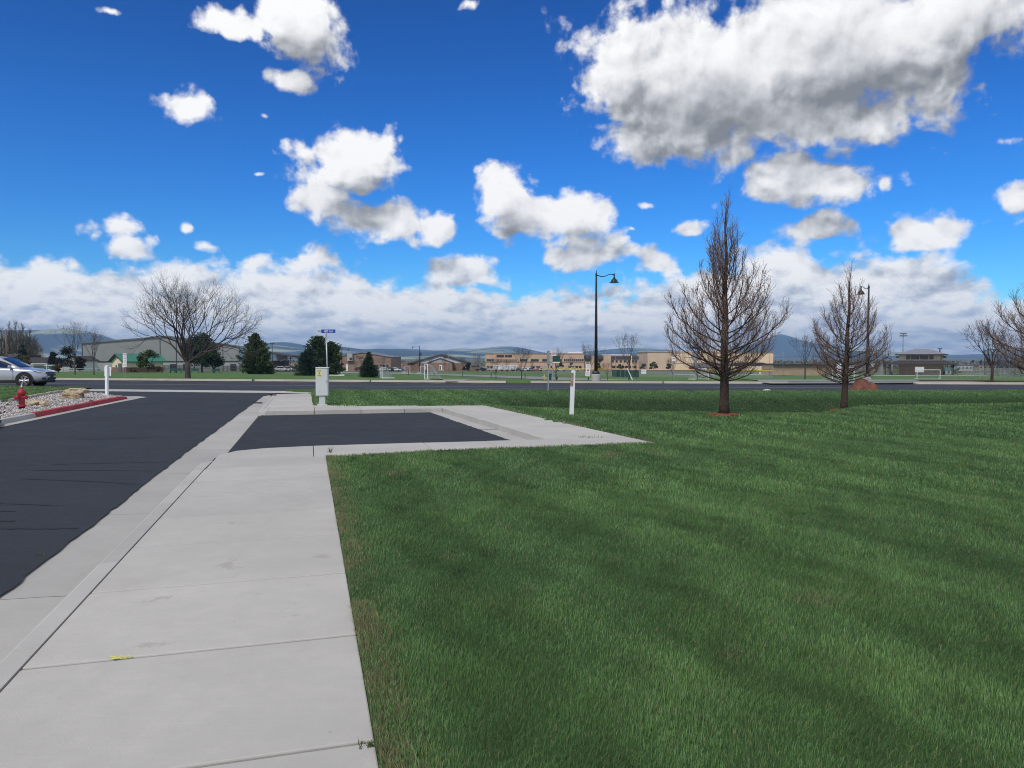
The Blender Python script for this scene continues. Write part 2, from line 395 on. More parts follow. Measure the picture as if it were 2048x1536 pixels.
def make_billow():
    """billows: isotropic overhead, flattened into layers towards the horizon"""
    g = bpy.data.node_groups.new('cloud_billow', 'ShaderNodeTree')
    g.interface.new_socket('p', in_out='INPUT', socket_type='NodeSocketVector')
    g.interface.new_socket('billow', in_out='OUTPUT', socket_type='NodeSocketFloat')
    g.interface.new_socket('soft', in_out='OUTPUT', socket_type='NodeSocketFloat')
    gi = g.nodes.new('NodeGroupInput'); go = g.nodes.new('NodeGroupOutput')
    sep0 = g.nodes.new('ShaderNodeSeparateXYZ'); g.links.new(gi.outputs[0], sep0.inputs[0])
    cb = g.nodes.new('ShaderNodeCombineXYZ'); g.links.new(sep0.outputs[0], cb.inputs[0])
    lg = mth(g, 'LOGARITHM', mth(g, 'ADD', mth(g, 'MAXIMUM', sep0.outputs[1], 0), .022), 2.718)
    g.links.new(mth(g, 'ADD', sep0.outputs[1], mth(g, 'MULTIPLY', lg, .036)), cb.inputs[1])
    n1 = noise_node(g, cb.outputs[0], 15, 8, .52, .25); n1.node.noise_dimensions = '2D'
    vo = g.nodes.new('ShaderNodeTexVoronoi'); vo.voronoi_dimensions = '2D'; vo.inputs['Scale'].default_value = 34; vo.inputs['Detail'].default_value = 3; vo.inputs['Roughness'].default_value = .5; vo.feature = 'SMOOTH_F1'; vo.inputs['Smoothness'].default_value = .35
    g.links.new(cb.outputs[0], vo.inputs['Vector'])
    puff = mth(g, 'SUBTRACT', .42, vo.outputs['Distance'])
    ns = noise_node(g, cb.outputs[0], 15, 3.5, .50, .25); ns.node.noise_dimensions = '2D'
    n4 = noise_node(g, cb.outputs[0], 38, 3, .5, .2); n4.node.noise_dimensions = '2D'
    g.links.new(mth(g, 'ADD', mth(g, 'MULTIPLY', ns, 2.2), mth(g, 'MULTIPLY', n4, .7)), go.inputs[1])
    n3 = noise_node(g, cb.outputs[0], 52, 6, .58); n3.node.noise_dimensions = '2D'
    g.links.new(mth(g, 'ADD', mth(g, 'ADD', mth(g, 'MULTIPLY', mth(g, 'SUBTRACT', n1, .5), 2.2), mth(g, 'MULTIPLY', mth(g, 'SUBTRACT', n3, .5), .60)), mth(g, 'ADD', mth(g, 'MULTIPLY', puff, .46), .22)), go.inputs[0])
    return g

W = bpy.data.worlds.new('World'); scene.world = W; W.use_nodes = True
t = W.node_tree; bg = t.nodes['Background']; bg.inputs['Strength'].default_value = .1
sky = t.nodes.new('ShaderNodeTexSky'); sky.sky_type = 'NISHITA'; sky.sun_disc = False
sky.sun_elevation = SUN_EL; sky.sun_rotation = SUN_AZ; sky.altitude = 1400; sky.air_density = 1; sky.dust_density = .4; sky.ozone_density = 2.5
hs = t.nodes.new('ShaderNodeHueSaturation'); hs.inputs['Saturation'].default_value = 1.28; hs.inputs['Value'].default_value = .92
t.links.new(sky.outputs[0], hs.inputs['Color'])
tc = t.nodes.new('ShaderNodeTexCoord'); sp = t.nodes.new('ShaderNodeSeparateXYZ'); t.links.new(tc.outputs['Generated'], sp.inputs[0])
az = mth(t, 'ARCTAN2', sp.outputs[0], sp.outputs[1]); el = mth(t, 'ARCSINE', sp.outputs[2])
cb = t.nodes.new('ShaderNodeCombineXYZ'); t.links.new(az, cb.inputs[0]); t.links.new(el, cb.inputs[1])
fld = make_field(); blw = make_billow()
def tap(tree, dx, dy):
    g = t.nodes.new('ShaderNodeGroup'); g.node_tree = tree
    v = t.nodes.new('ShaderNodeVectorMath'); v.operation = 'ADD'; t.links.new(cb.outputs[0], v.inputs[0]); v.inputs[1].default_value = (dx, dy, 0)
    t.links.new(v.outputs[0], g.inputs[0]); return g.outputs[0] if len(g.outputs) == 1 else g.outputs
b0 = tap(fld, 0, 0); b2 = tap(fld, -.016, .050); n0, s0 = tap(blw, 0, 0); s1 = tap(blw, -.006, .011)[1]; n2 = tap(blw, -.014, .034)[1]
cl2 = t.nodes.new('ShaderNodeCombineXYZ'); t.links.new(mth(t, 'MULTIPLY', az, 19), cl2.inputs[0]); t.links.new(mth(t, 'MULTIPLY', mth(t, 'LOGARITHM', mth(t, 'ADD', mth(t, 'MAXIMUM', el, 0), .03), 2.718), 4.0), cl2.inputs[1])
lay = noise_node(t, cl2.outputs[0], 1.15, 7, .60, .12); lay.node.noise_dimensions = '2D'
lv = t.nodes.new('ShaderNodeVectorMath'); lv.operation = 'ADD'; t.links.new(cl2.outputs[0], lv.inputs[0]); lv.inputs[1].default_value = (-.10, .30, 0)
lay1 = noise_node(t, lv.outputs[0], 1.15, 7, .60, .12); lay1.node.noise_dimensions = '2D'
low = mrange(t, el, .05, .15, 1, .15, True)
inner = mrange(t, b0, .65, 1.5, 1, .42, True)
d0 = mth(t, 'ADD', b0, mth(t, 'MULTIPLY', n0, inner))
alpha = mrange(t, d0, .02, .66, 0, 1, True)
rel = mth(t, 'ADD', mth(t, 'MULTIPLY', mth(t, 'MULTIPLY', mth(t, 'SUBTRACT', s0, s1), .50), mth(t, 'MAXIMUM', inner, low)), mth(t, 'ADD', mth(t, 'MULTIPLY', mth(t, 'MULTIPLY', mth(t, 'SUBTRACT', s0, n2), .22), mth(t, 'MAXIMUM', inner, low)), mth(t, 'MULTIPLY', mth(t, 'SUBTRACT', b0, b2), .20)))
thick = mth(t, 'MULTIPLY', mrange(t, mth(t, 'ADD', b2, mth(t, 'MULTIPLY', mth(t, 'SUBTRACT', n2, 1.45), .28)), .10, 2.1, 0, 1), mrange(t, el, .07, .19, .5, 1, True))
br = mth(t, 'SUBTRACT', mth(t, 'ADD', .67, mth(t, 'MULTIPLY', rel, 1.05)), mth(t, 'MULTIPLY', thick, .56))
br = mth(t, 'ADD', br, mth(t, 'MULTIPLY', mth(t, 'ADD', mth(t, 'MULTIPLY', mth(t, 'SUBTRACT', lay, .47), 1.6), mth(t, 'MULTIPLY', mth(t, 'SUBTRACT', lay, lay1), 1.1)), low), None, True)
cc = ramp(t, br, [(0, (2.2, 2.3, 2.45)), (.25, (3.5, 3.6, 3.75)), (.5, (5.9, 6.0, 6.15)), (.75, (8.4, 8.4, 8.4)), (1, (9.8, 9.75, 9.6))])
# far clouds take on the blue of the air between
cb_ = ramp(t, br, [(0, (5.2, 6.1, 7.7)), (.4, (6.7, 7.3, 8.4)), (.75, (8.4, 8.8, 9.3)), (1, (9.9, 9.9, 9.8))])
cc = mixc(t, mrange(t, el, .03, .15, .85, 0, True), cc, cb_)
gm_ = t.nodes.new('ShaderNodeGamma'); gm_.inputs['Gamma'].default_value = 1.6; t.links.new(mixc(t, 1.0, hs.outputs[0], (.50, 1.0, 1.45), 'MULTIPLY'), gm_.inputs['Color'])
deep = mixc(t, 1.0, gm_.outputs[0], (.60, .455, .27), 'MULTIPLY')
deep = mixc(t, mrange(t, el, .04, .30, 1, 0, True), deep, mixc(t, 1.0, deep, (.92, .74, .80), 'MULTIPLY'))
cc = mixc(t, 1.0, cc, (.85, .85, .86), 'MULTIPLY')
fin = mixc(t, alpha, deep, cc)
t.links.new(fin, bg.inputs['Color'])
W.cycles.sampling_method = 'MANUAL'; W.cycles.sample_map_resolution = 512

scene.view_settings.view_transform = 'Standard'; scene.view_settings.look = 'None'; scene.view_settings.exposure = .32; scene.view_settings.gamma = 1
scene.cycles.use_denoising = True; scene.cycles.denoiser = 'OPENIMAGEDENOISE'; scene.cycles.denoising_prefilter = 'NONE'
scene.cycles.max_bounces = 6; scene.cycles.diffuse_bounces = 2; scene.cycles.glossy_bounces = 2; scene.cycles.transparent_max_bounces = 12
scene.cycles.volume_bounces = 0
scene.cycles.filter_width = 1.05

# valley air: one closed box round the whole place
m = bpy.data.materials.new('valley_air'); m.use_nodes = True; vt = m.node_tree; vt.nodes.remove(vt.nodes['Principled BSDF'])
pv = vt.nodes.new('ShaderNodeVolumePrincipled'); pv.inputs['Color'].default_value = (.38, .63, 1, 1); pv.inputs['Density'].default_value = 1.1e-4; pv.inputs['Anisotropy'].default_value = 0
vt.links.new(pv.outputs[0], vt.nodes['Material Output'].inputs['Volume'])
MB().bx(-13000, 13000, -300, 12500, -31.5, 310).build('haze', m)
tag(bpy.data.objects['haze'], 'pale blue air that veils the far hills', 'haze', kind='stuff')
# ================================================================ the setting: ground, roads, walks, lawns
rng = random.Random(7); nr = np.random.default_rng(11)
M_conc = concrete_mat('concrete_walk', (.48, .466, .44), stain=[(-2.15, 5.85, .33, .42), (-1.52, 6.1, .12, .25), (-1.75, 5.15, .2, .16), (-2.3, 5.0, .28, .14), (-1.35, 4.75, .15, .3), (-2.0, 4.2, .2, .1), (-2.7, 7.3, .35, .15)])
M_gut = concrete_mat('concrete_gutter', (.43, .42, .40))
M_kerb = concrete_mat('concrete_kerb', (.45, .44, .42))
M_tan = concrete_mat('concrete_tan', (.43, .40, .35))
M_asph = asphalt_mat('asphalt', (.024, .028, .035))
M_asph2 = asphalt_mat('asphalt_main', (.029, .033, .043))
M_asph3 = asphalt_mat('asphalt_old', (.20, .20, .21))
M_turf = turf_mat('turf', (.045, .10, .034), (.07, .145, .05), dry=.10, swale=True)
M_turf_far = turf_mat('turf_far', (.060, .120, .036), (.10, .175, .055))
M_joint = mat('joint_dirt', (.045, .04, .035), .9)
def structure(o): return tag(o, kind='structure')

# ---- valley floor, one sheet to the horizon
def grid(name, xs_of, rows, zf, m):
    v = []; f = []; n = None
    for j, y in enumerate(rows):
        xs = xs_of(y); n = len(xs)
        for x in xs: v.append((x, y, zf(x, y)))
    for j in range(len(rows)-1):
        for i in range(n-1): f.append((j*n+i, j*n+i+1, (j+1)*n+i+1, (j+1)*n+i))
    o = MB().add(v, f).build(name, m, recalc=False, smooth=True); return o
m = bpy.data.materials.new('valley_floor'); t, b = nt(m); tc = t.nodes.new('ShaderNodeTexCoord'); P = tc.outputs['Object']
mp = t.nodes.new('ShaderNodeMapping'); mp.inputs['Scale'].default_value = (1, 2.5, 1); t.links.new(P, mp.inputs[0])
c = ramp(t, noise_node(t, mp.outputs[0], .004, 6, .65), [(.35, (.07, .075, .04)), (.5, (.16, .145, .09)), (.62, (.10, .12, .05)), (.75, (.26, .23, .16))])
c = mixc(t, mrange(t, noise_node(t, P, .05, 5, .7), .45, .7, 0, .7), c, (.05, .06, .035))
t.links.new(c, b.inputs['Base Color']); b.inputs['Roughness'].default_value = 1; b.inputs['Specular IOR Level'].default_value = 0
rows = [-250, -60, 0, 30] + list(np.linspace(44, 74, 11)) + list(np.linspace(80, 300, 23)) + [340, 400, 470, 560, 680, 820, 1000, 1300, 1700, 2200, 3000, 4000, 5500, 7500, 9500, 12000]
structure(grid('ground', lambda y: np.linspace(-1.6, 1.6, 81)*min(max(y, 90), 7700), rows,
     lambda x, y: -1.7 if y < far(x)+.5 else hfar(x, y)-.30 if y < 300 else hfar(x, y)-.04, m))

# ---- park lawn beyond the main road
structure(grid('park_lawn', lambda y: np.linspace(-1, 1, 121), list(np.linspace(0, 1, 80)), lambda x, y: 0, M_turf_far))
pk = bpy.data.objects['park_lawn'].data
for v in pk.vertices:
    k = v.co.y; y0 = 50+250*k**1.6
    x = v.co.x*max(75, y0*.95); yy = far(x)+.15 + (290-far(x))*k**1.6
    v.co = (x, yy-.08 if k == 0 else yy, -.17 if k == 0 else hfar(x, yy))

# ---- near lawn (right) as one height sheet; it dives under the paved areas
PAV = [ts(*p)[:2] for p in [(-16, -12), (.255, -12), (.255, 12.5), (2.03, 13.0), (6.12, 13.08), (5.44, 24.18), (4.56, 24.48), (.85, 25.03), (.17, 26.1), (.06, 33.9), (.5, 37.2), (-2, 40), (-16, 42)]]
def inpoly(x, y, poly):
    r = False; n = len(poly); j = n-1
    for i in range(n):
        xi, yi = poly[i]; xj, yj = poly[j]
        if (yi > y) != (yj > y) and x < (xj-xi)*(y-yi)/(yj-yi)+xi: r = not r
        j = i
    return r
def inpoly_np(X, Y, poly):
    r = np.zeros(X.shape, bool); n = len(poly); j = n-1
    for i in range(n):
        xi, yi = poly[i]; xj, yj = poly[j]
        if yi != yj:
            c_ = ((yi > Y) != (yj > Y)) & (X < (xj-xi)*(Y-yi)/(yj-yi)+xi); r ^= c_
        j = i
    return r
PIN = [ts(*p)[:2] for p in [(-16, -12), (.05, -12), (.05, 12.65), (2.0, 13.2), (5.95, 13.25), (5.3, 24.0), (4.5, 24.3), (.7, 24.85), (0, 26.0), (-.1, 33.9), (.3, 37.2), (-2, 40), (-16, 42)]]
xs = np.concatenate([np.linspace(-11, 12, 116), np.linspace(12.4, 60, 100)]); vs_ = np.concatenate([np.linspace(-6, 20, 131), np.linspace(20.2, 40, 100)])
V = []; Fq = []
nx = len(xs); vs_ = np.linspace(0, 1, 235)
for k in vs_:
    for x in xs:
        y = -6+(near(x)+6)*k
        V.append((x, y, -.55 if inpoly(x, y, PIN) else hlawn(x, y)-.012))
for j in range(len(vs_)-1):
    for i in range(nx-1): Fq.append((j*nx+i, j*nx+i+1, (j+1)*nx+i+1, (j+1)*nx+i))
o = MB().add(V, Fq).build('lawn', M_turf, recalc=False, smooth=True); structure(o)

# ---- asphalt
def jag(p, q, n, amp):
    out = []
    for i in range(n):
        k = i/(n-1); a = rng.uniform(-amp, amp) if 0 < i < n-1 else 0
        out.append((p[0]+(q[0]-p[0])*k+a, p[1]+(q[1]-p[1])*k))
    return out
# private road
edge = jag((-2.19, -10), (-2.15, 15), 150, .018)+jag((-2.14, 15.1), (-1.93, 35), 70, .02)
left = [(-16, 37.5), (-7.4, 34.6), (-7.45, 30), (-7.9, 14), (-8.6, -10)]
poly = [ts(*p, -.128) for p in edge]
top = []
for x in np.linspace(-10.9, -24, 12): top.append((x, near(x)-1.95, -.128))
poly = poly+top+[(-24.5, 36, -.128)]+[ts(*p, -.128) for p in [(-7.6, 35), (-7.6, 30), (-8.1, 14), (-8.6, -10)]]
structure(MB().sheet(poly).build('private_road', M_asph))
# parking bay
e1 = jag((-1.40, 14.0), (-1.36, 23.6), 60, .012); e2 = jag((3.58, 23.6), (4.05, 14.0), 60, .02)
structure(MB().sheet([ts(*p, -.127) for p in e1+e2]).build('parking_bay', M_asph))
# main road
xs2 = list(np.linspace(-90, 100, 60))
structure(MB().sheet([(x, near(x)-.05, -.13) for x in xs2]+[(x, far(x)+.5, -.13) for x in reversed(xs2)]).build('main_road', M_asph2))

# ---- tar sealed cracks and scuffs on the asphalt
g = MB()
for k_, (p, q_, w_) in enumerate((((40, 957), (272, 970), .035), ((60, 940), (305, 943), .022), ((100, 929), (338, 923), .022), ((-40, 1056), (152, 1059), .035), ((629, 862), (1005, 859), .03), ((-120, 1000), (120, 1012), .02), ((150, 880), (300, 876), .025))):
    a_, b_ = gp(*p, -.1275), gp(*q_, -.1275); n = 26; L1, L2 = [], []
    dx, dy = b_[0]-a_[0], b_[1]-a_[1]; l = math.hypot(dx, dy); nx_, ny_ = -dy/l, dx/l; off = 0
    for i in range(n+1):
        off += rng.gauss(0, .006); ww = w_*rng.uniform(.35, 1.3)*(1 if 0 < i < n else .1); x, y = a_[0]+dx*i/n+nx_*off, a_[1]+dy*i/n+ny_*off
        L1.append((x+nx_*ww, y+ny_*ww, -.1245)); L2.append((x-nx_*ww, y-ny_*ww, -.1245))
    g.add(L1+L2, [(i, i+1, n+2+i, n+1+i) for i in range(n)])
for (px_, py_, rx_, ry_) in ((10, 1042, .14, .03), (8, 1023, .20, .02)):
    cx, cy = gp(px_, py_, -.1275); f_ = [rng.uniform(.6, 1.3) for _ in range(16)]
    g.sheet([(cx+rx_*f_[i]*math.cos(i*math.pi/8), cy+ry_*f_[i]*math.sin(i*math.pi/8), -.1243) for i in range(16)])
structure(g.build('tar_seal', mat('tar', (.012, .014, .018), .75, .3, 12)))
# ---- gutters
g = MB()
s = -9.0
while s < 36.5:
    e = min(s+3.04, 36.9)
    tr = -1.60 if s < 12 else -1.44
    prof = [(-2.6, -.140), (-1.85, -.148), (tr, -.158)]
    g.add([ts(a, q, z) for q in (s+.008, e) for a, z in prof], [(0, 1, 4, 3), (1, 2, 5, 4)])
    s = e
structure(g.build('gutter', M_gut, recalc=False))
structure(MB().sheet([ts(*p, -.165) for p in [(-2.55, -10), (-1.3, -10), (-1.3, 35.3), (-2.3, 35.3)]]).build('gutter_bed', M_joint))
structure(MB().add([ts(3.5, 23.6, -.132), ts(4.05, 23.6, -.137), ts(4.5, 14.0, -.137), ts(3.95, 14.0, -.132)], [(0, 1, 2, 3)]).build('bay_gutter', M_kerb))
# valley gutter across the mouth of the private road, in jointed slabs
g = MB()
xx = np.linspace(-26, -9.3, 8)
for i in range(7):
    a, b_ = xx[i]+.015, xx[i+1]
    g.add([(a, near(a)-2.0, -.122), (b_, near(b_)-2.0, -.122), (b_, near(b_)+.04, -.122), (a, near(a)+.04, -.122)], [(0, 1, 2, 3)])
structure(g.build('valley_gutter', M_kerb))
# left hand pan with its apron at the nose
tc_ = lambda s: -7.42+(s-24)*.034
g = MB()
for s0 in np.arange(-8, 34, 3.0):
    s1 = min(s0+2.99, 33.8)
    g.add([ts(tc_(s0)-.02, s0, -.125), ts(tc_(s0)+.30, s0, -.121), ts(tc_(s1)+.30+(.12 if s1 > 31 else 0), s1, -.121), ts(tc_(s1)-.02, s1, -.125)], [(0, 1, 2, 3)])
g.sheet([ts(*p, -.119) for p in [(-7.1, 33.8), (-6.72, 33.8), (-6.55, 35.0), (-7.1, 35.9), (-9, 36.6), (-9.5, 35.2), (-8.2, 34.6), (-7.4, 34.2)]])
structure(g.build('left_gutter', M_gut))

# ---- kerbs
def kerb_run(g, pts, w, z0, ztop, gap=.0):
    """pts (t,s) along the road-side edge; kerb body to the right (w>0) or left (w<0)"""
    for (a, b_) in zip(pts[:-1], pts[1:]):
        zt0, zt1 = ztop(a[1]), ztop(b_[1]); ins = .035 if w > 0 else -.035
        ds = .004*(1 if b_[1] > a[1] else -1)
        prof = lambda p, zt, d: [ts(p[0], p[1]+d, z0), ts(p[0]+ins*.4, p[1]+d, (z0+zt*2)/3-.01), ts(p[0]+ins, p[1]+d, zt-.012), ts(p[0]+ins*1.8, p[1]+d, zt), ts(p[0]+w, p[1]+d, zt), ts(p[0]+w, p[1]+d, z0-.1)]
        A = prof(a, zt0, ds); B = prof(b_, zt1, 0); n = len(A)
        g.add(A+B, [(i, i+1, n+i+1, n+i) for i in range(n-1)]+[tuple(range(n-1, -1, -1)), tuple(range(n, 2*n))])
g = MB()
zt = lambda s: .004 if s < 12.3 else .004-.135*sstep(12.3, 13.6, s)
kerb_run(g, [(-1.62, a) for a in np.arange(-8.5, 12.2, 2.5)]+[(-1.61, 12.3), (-1.55, 12.8), (-1.46, 13.3), (-1.40, 13.65)], .175, -.16, zt)
structure(g.build('kerb', M_kerb, smooth=False))
g = MB()
kerb_run(g, [(-1.25, 23.42), (-1.40, 23.55), (-1.47, 23.9), (-1.47, 27), (-1.47, 30), (-1.49, 33), (-1.55, 34.2)], .16, -.16, lambda s: .004 if s < 33 else -.07)
structure(g.build('far_kerb', M_kerb))
# joint between kerb and walk: packed dirt
structure(MB().add([ts(-1.46, -9, -.02), ts(-1.405, -9, -.02), ts(-1.405, 13, -.02), ts(-1.46, 13, -.02)], [(0, 1, 2, 3)]).build('joint_dirt', M_joint))
# left kerb: plain, then red painted
g = MB()
pts = [(tc_(s), s) for s in np.arange(-8, 24.3, 2.9)]+[(tc_(24.25), 24.25)]
kerb_run(g, pts, -.17, -.14, lambda s: .0)
structure(g.build('left_kerb', M_kerb))
m = bpy.data.materials.new('red_kerb_paint'); t, b = nt(m); tc = t.nodes.new('ShaderNodeTexCoord'); P = tc.outputs['Object']
w1 = noise_node(t, P, 9, 6, .7); c = ramp(t, noise_node(t, P, 1.5, 4), [(.3, (.30, .035, .045)), (.7, (.42, .06, .07))])
c = mixc(t, mrange(t, w1, .62, .72, 0, .75), c, (.40, .30, .28)); t.links.new(c, b.inputs['Base Color']); b.inputs['Roughness'].default_value = .75; b.inputs['Specular IOR Level'].default_value = .2
g = MB(); pts = [(tc_(s), s) for s in (24.26, 26, 27.8, 29.6, 31.4, 33.2)]+[(tc_(34.0), 33.9)]
kerb_run(g, pts, -.17, -.14, lambda s: .012 if s < 33.5 else -.03)
structure(g.build('red_kerb', m))

# ---- walks: separate slabs with open joints
g = MB()
js = [-8.2, -6.95, -5.7, -4.4, -3.15, -1.9, -.63, .63, 1.9, 3.16, 4.42, 5.72, 7.0, 8.2, 9.37, 10.5, 11.62]
for a, b_ in zip(js[:-1], js[1:]):
    sk = .03     # joints were struck a little out of square
    tilt = rng.uniform(-.003, .003)
    g.prism([ts(-1.437, a+.011-sk)[:2], ts(.25, a+.011+sk)[:2], ts(.25, b_-.011+sk)[:2], ts(-1.437, b_-.011-sk)[:2]], -.12, tilt*.5)
def slab(g, pts, z=0): g.prism([ts(*p)[:2] for p in pts], -.16, z)
slab(g, [(-1.425, 11.60), (.25, 11.65), (.25, 12.49), (.06, 12.6), (.06, 14.12), (-.75, 13.98), (-1.2, 13.70), (-1.42, 13.2)])
slab(g, [(.07, 12.52), (.26, 12.49), (2.03, 12.97), (2.03, 14.12), (.07, 14.12)], .001)
slab(g, [(2.04, 12.97), (3.2, 12.99), (3.2, 14.08), (2.04, 14.12)], -.001)
slab(g, [(3.21, 12.99), (6.18, 13.02), (6.08, 14.1), (3.21, 14.1)], .0005)
structure(g.build('sidewalk', M_conc, bevel=.008))
structure(MB().sheet([ts(*p, -.035) for p in [(-1.4, -9), (.22, -9), (.22, 12.4), (2, 12.99), (6.0, 13.1), (6.0, 13.9), (-.5, 13.9), (-1.3, 13.2)]]).build('sidewalk_bed', M_joint))
g = MB()
slab(g, [(4.42, 14.11), (6.08, 14.11), (5.92, 17.3), (4.28, 17.3)])
slab(g, [(4.28, 17.31), (5.92, 17.31), (5.75, 20.4), (4.12, 20.4)], .002)
slab(g, [(4.12, 20.41), (5.75, 20.41), (5.5, 24.25), (4.56, 24.5), (3.97, 24.55), (3.97, 23.4)])
for a, b_ in ((-1.2, .15), (.16, 1.5), (1.51, 2.8), (2.81, 3.96)):
    k = lambda q: 25.15 if q < .5 else 25.25-(q-.5)*.16
    slab(g, [(a, 23.42), (b_, 23.42), (b_, k(b_)), (a, k(a))])
slab(g, [(.1, 25.17), (1.5, 25.1), (1.5, 25.35), (.1, 25.6)], .006)
for a, b_ in ((25.17, 28), (28.01, 31), (31.01, 33.9)):
    slab(g, [(-1.31, a), (.16 if a < 28 else .1, a), (.1, b_), (-1.31, b_)], -.001)
slab(g, [(-1.20, 23.42), (-1.31, 23.6), (-1.31, 25.16), (-1.2, 25.16)], .0)
g.add([ts(-1.5, 33.9, -.005), ts(.1, 33.9, -.005), ts(.5, 36.6, -.118), ts(-1.75, 36.3, -.118)], [(0, 1, 2, 3)])
structure(g.build('far_sidewalk', M_conc, bevel=.012))
# sidewalk landing left of the road mouth
structure(MB().sheet([ts(*p, -.012) for p in [(-7.3, 33.2), (-7.35, 34.3), (-9.5, 35.4), (-12.5, 36.2), (-12.7, 35.0), (-9.6, 34.3), (-8.6, 33.4)]]).build('left_sidewalk', M_kerb))
# gravel bed and grass on the left corner
bedp = [gp(-60, 857), gp(0, 846)] + [ts(tc_(s)-.17, s)[:2] for s in (20.5, 22, 24, 26, 28, 30, 32, 33.3)] + [gp(205, 786), gp(160, 783.5), gp(128, 784), gp(112, 786.5), gp(60, 795), gp(20, 803), gp(-60, 812)]
M_bed = mat('gravel_bed', (.32, .31, .31), .95, .35, 25, bump=.8, bscale=40)
structure(MB().sheet(bedp, -.02).build('gravel_ground', M_bed))
M_turf_l = turf_mat('turf_left', (.045, .085, .025), (.075, .13, .04), dry=.5)
xl = [gp(-120, 812), gp(-60, 811), gp(20, 802), gp(60, 794), gp(112, 786), gp(127, 783.5), (-20.4, 36.0), (-21.5, 38.6)]
structure(MB().sheet([(-75, 20), (-40, 24)] + xl + [(x, near(x)-.35) for x in (-25, -27, -40, -60, -75)], -.005).build('left_lawn', M_turf_l))
structure(MB().add([p for x in np.linspace(-75, -22, 20) for p in ((x, near(x)-.35, .0), (x, near(x)-.05, -.02), (x, near(x)+.25, -.122))],
                   [(i*3+j, i*3+j+1, i*3+j+4, i*3+j+3) for i in range(19) for j in (0, 1)]).build('left_road_kerb', M_tan))

# ---- far side of the main road: gutter and kerb, marks, mulch, side street, path
g = MB()
for x0, x1 in ((-90, -60), (-60, -45), (-45, -33), (-33, -25), (-25, -17.9), (-17.7, -9.5), (-9.4, -.4), (1.2, 9.5), (9.6, 17.2), (24.6, 33), (33.2, 44), (44, 70), (70, 100)):
    xs_ = np.linspace(x0, x1, 5)
    for a, b_ in zip(xs_[:-1], xs_[1:]):
        A = [(a, far(a)-.32, -.118), (a, far(a)+.02, -.122), (a, far(a)+.05, .0), (a, far(a)+.18, .004), (a, far(a)+.20, -.1)]
        B = [(b_, far(b_)-.32, -.118), (b_, far(b_)+.02, -.122), (b_, far(b_)+.05, .0), (b_, far(b_)+.18, .004), (b_, far(b_)+.20, -.1)]
        g.add(A+B, [(i, 5+i, 6+i, i+1) for i in range(4)])
structure(g.build('park_kerb', M_tan))
M_white = mat('road_paint_white', (.34, .34, .34), .8, .3, 8); M_yel = mat('road_paint_yellow', (.42, .31, .13), .8, .3, 8)
mid = lambda x, k: near(x)+k*(far(x)-near(x))
def line(g, x0, x1, k, w, n=12):
    xs_ = np.linspace(x0, x1, n)
    for a, b_ in zip(xs_[:-1], xs_[1:]): g.add([(a, mid(a, k)-w/2, -.1255), (b_, mid(b_, k)-w/2, -.1255), (b_, mid(b_, k)+w/2, -.1255), (a, mid(a, k)+w/2, -.1255)], [(0, 1, 2, 3)])
g = MB(); line(g, -60, 19, .50, .13, 40); line(g, 30, 80, .5, .13); line(g, -8, 3, .33, .09); structure(g.build('lane_line', M_white))
g = MB()
for px in (180, 262, 342, 430, 500, 592, 694, 806, 874, 948):
    x = atY(px, 52)[0]; d = .32
    g.add([(x, far(x)-2.6, -.1255), (x+.12, far(x)-2.6, -.1255), (x+1.6, far(x)-.34, -.1165), (x+1.48, far(x)-.34, -.1165)], [(0, 1, 2, 3)])
structure(g.build('parking_line', M_yel))
def drape(name, path, w, m, dz=.04, n=10):
    """a strip of pavement laid along a path on the park ground"""
    pts = []
    for (a, b_) in zip(path[:-1], path[1:]):
        for i in range(n): pts.append((a[0]+(b_[0]-a[0])*i/n, a[1]+(b_[1]-a[1])*i/n))
    pts.append(path[-1]); v = []; f = []
    for i, p in enumerate(pts):
        q = pts[min(i+1, len(pts)-1)]; r_ = pts[max(i-1, 0)]; dx, dy = q[0]-r_[0], q[1]-r_[1]; l = math.hypot(dx, dy); nx_, ny_ = -dy/l, dx/l
        ww = w(p[1]) if callable(w) else w
        for k in (-.5, -.17, .17, .5):
            x, y = p[0]+nx_*ww*k, p[1]+ny_*ww*k; v.append((x, y, (hfar(x, y) if y > far(x)+.2 else -.1)+dz))
    for i in range(len(pts)-1):
        for j in range(3): f.append((i*4+j, i*4+j+1, i*4+j+5, i*4+j+4))
    return structure(MB().add(v, f).build(name, m, recalc=True, smooth=True))
drape('side_street', [(-85, 252), (-62, 236), (-36, 206), (-10, 166), (6, 131), (15, 105), (19.5, 80), (20.8, 66), (22, 56), (22.9, 46.9)], lambda y: 13 if y > 80 else 11 if y > 62 else 11+(62-y)*.25, M_asph3, .05)
drape('park_path', [(-3.2, 50.2), (-5, 56), (0, 64), (8, 72), (17, 80)], 2.2, M_asph3, .045)
drape('school_drive', [(-110, 300), (-60, 276), (10, 268), (60, 280), (110, 284)], 13, M_asph3, .05)
drape('plaza', [(42, 196), (75, 204), (120, 196)], 14, M_kerb, .05)
drape('mulch_strip', [(25.5, 48.4), (34, 47.6), (45, 46.9)], 1.0, mat('mulch', (.13, .045, .025), .95, .35, 18, bump=.8), .07)
drape('hut_path', [(-78, 262), (-40, 196), (-18, 190)], 2.4, M_kerb, .05)
drape('warehouse_walk', [(-120, 210), (-70, 212), (-15, 210)], 3, M_kerb, .05)
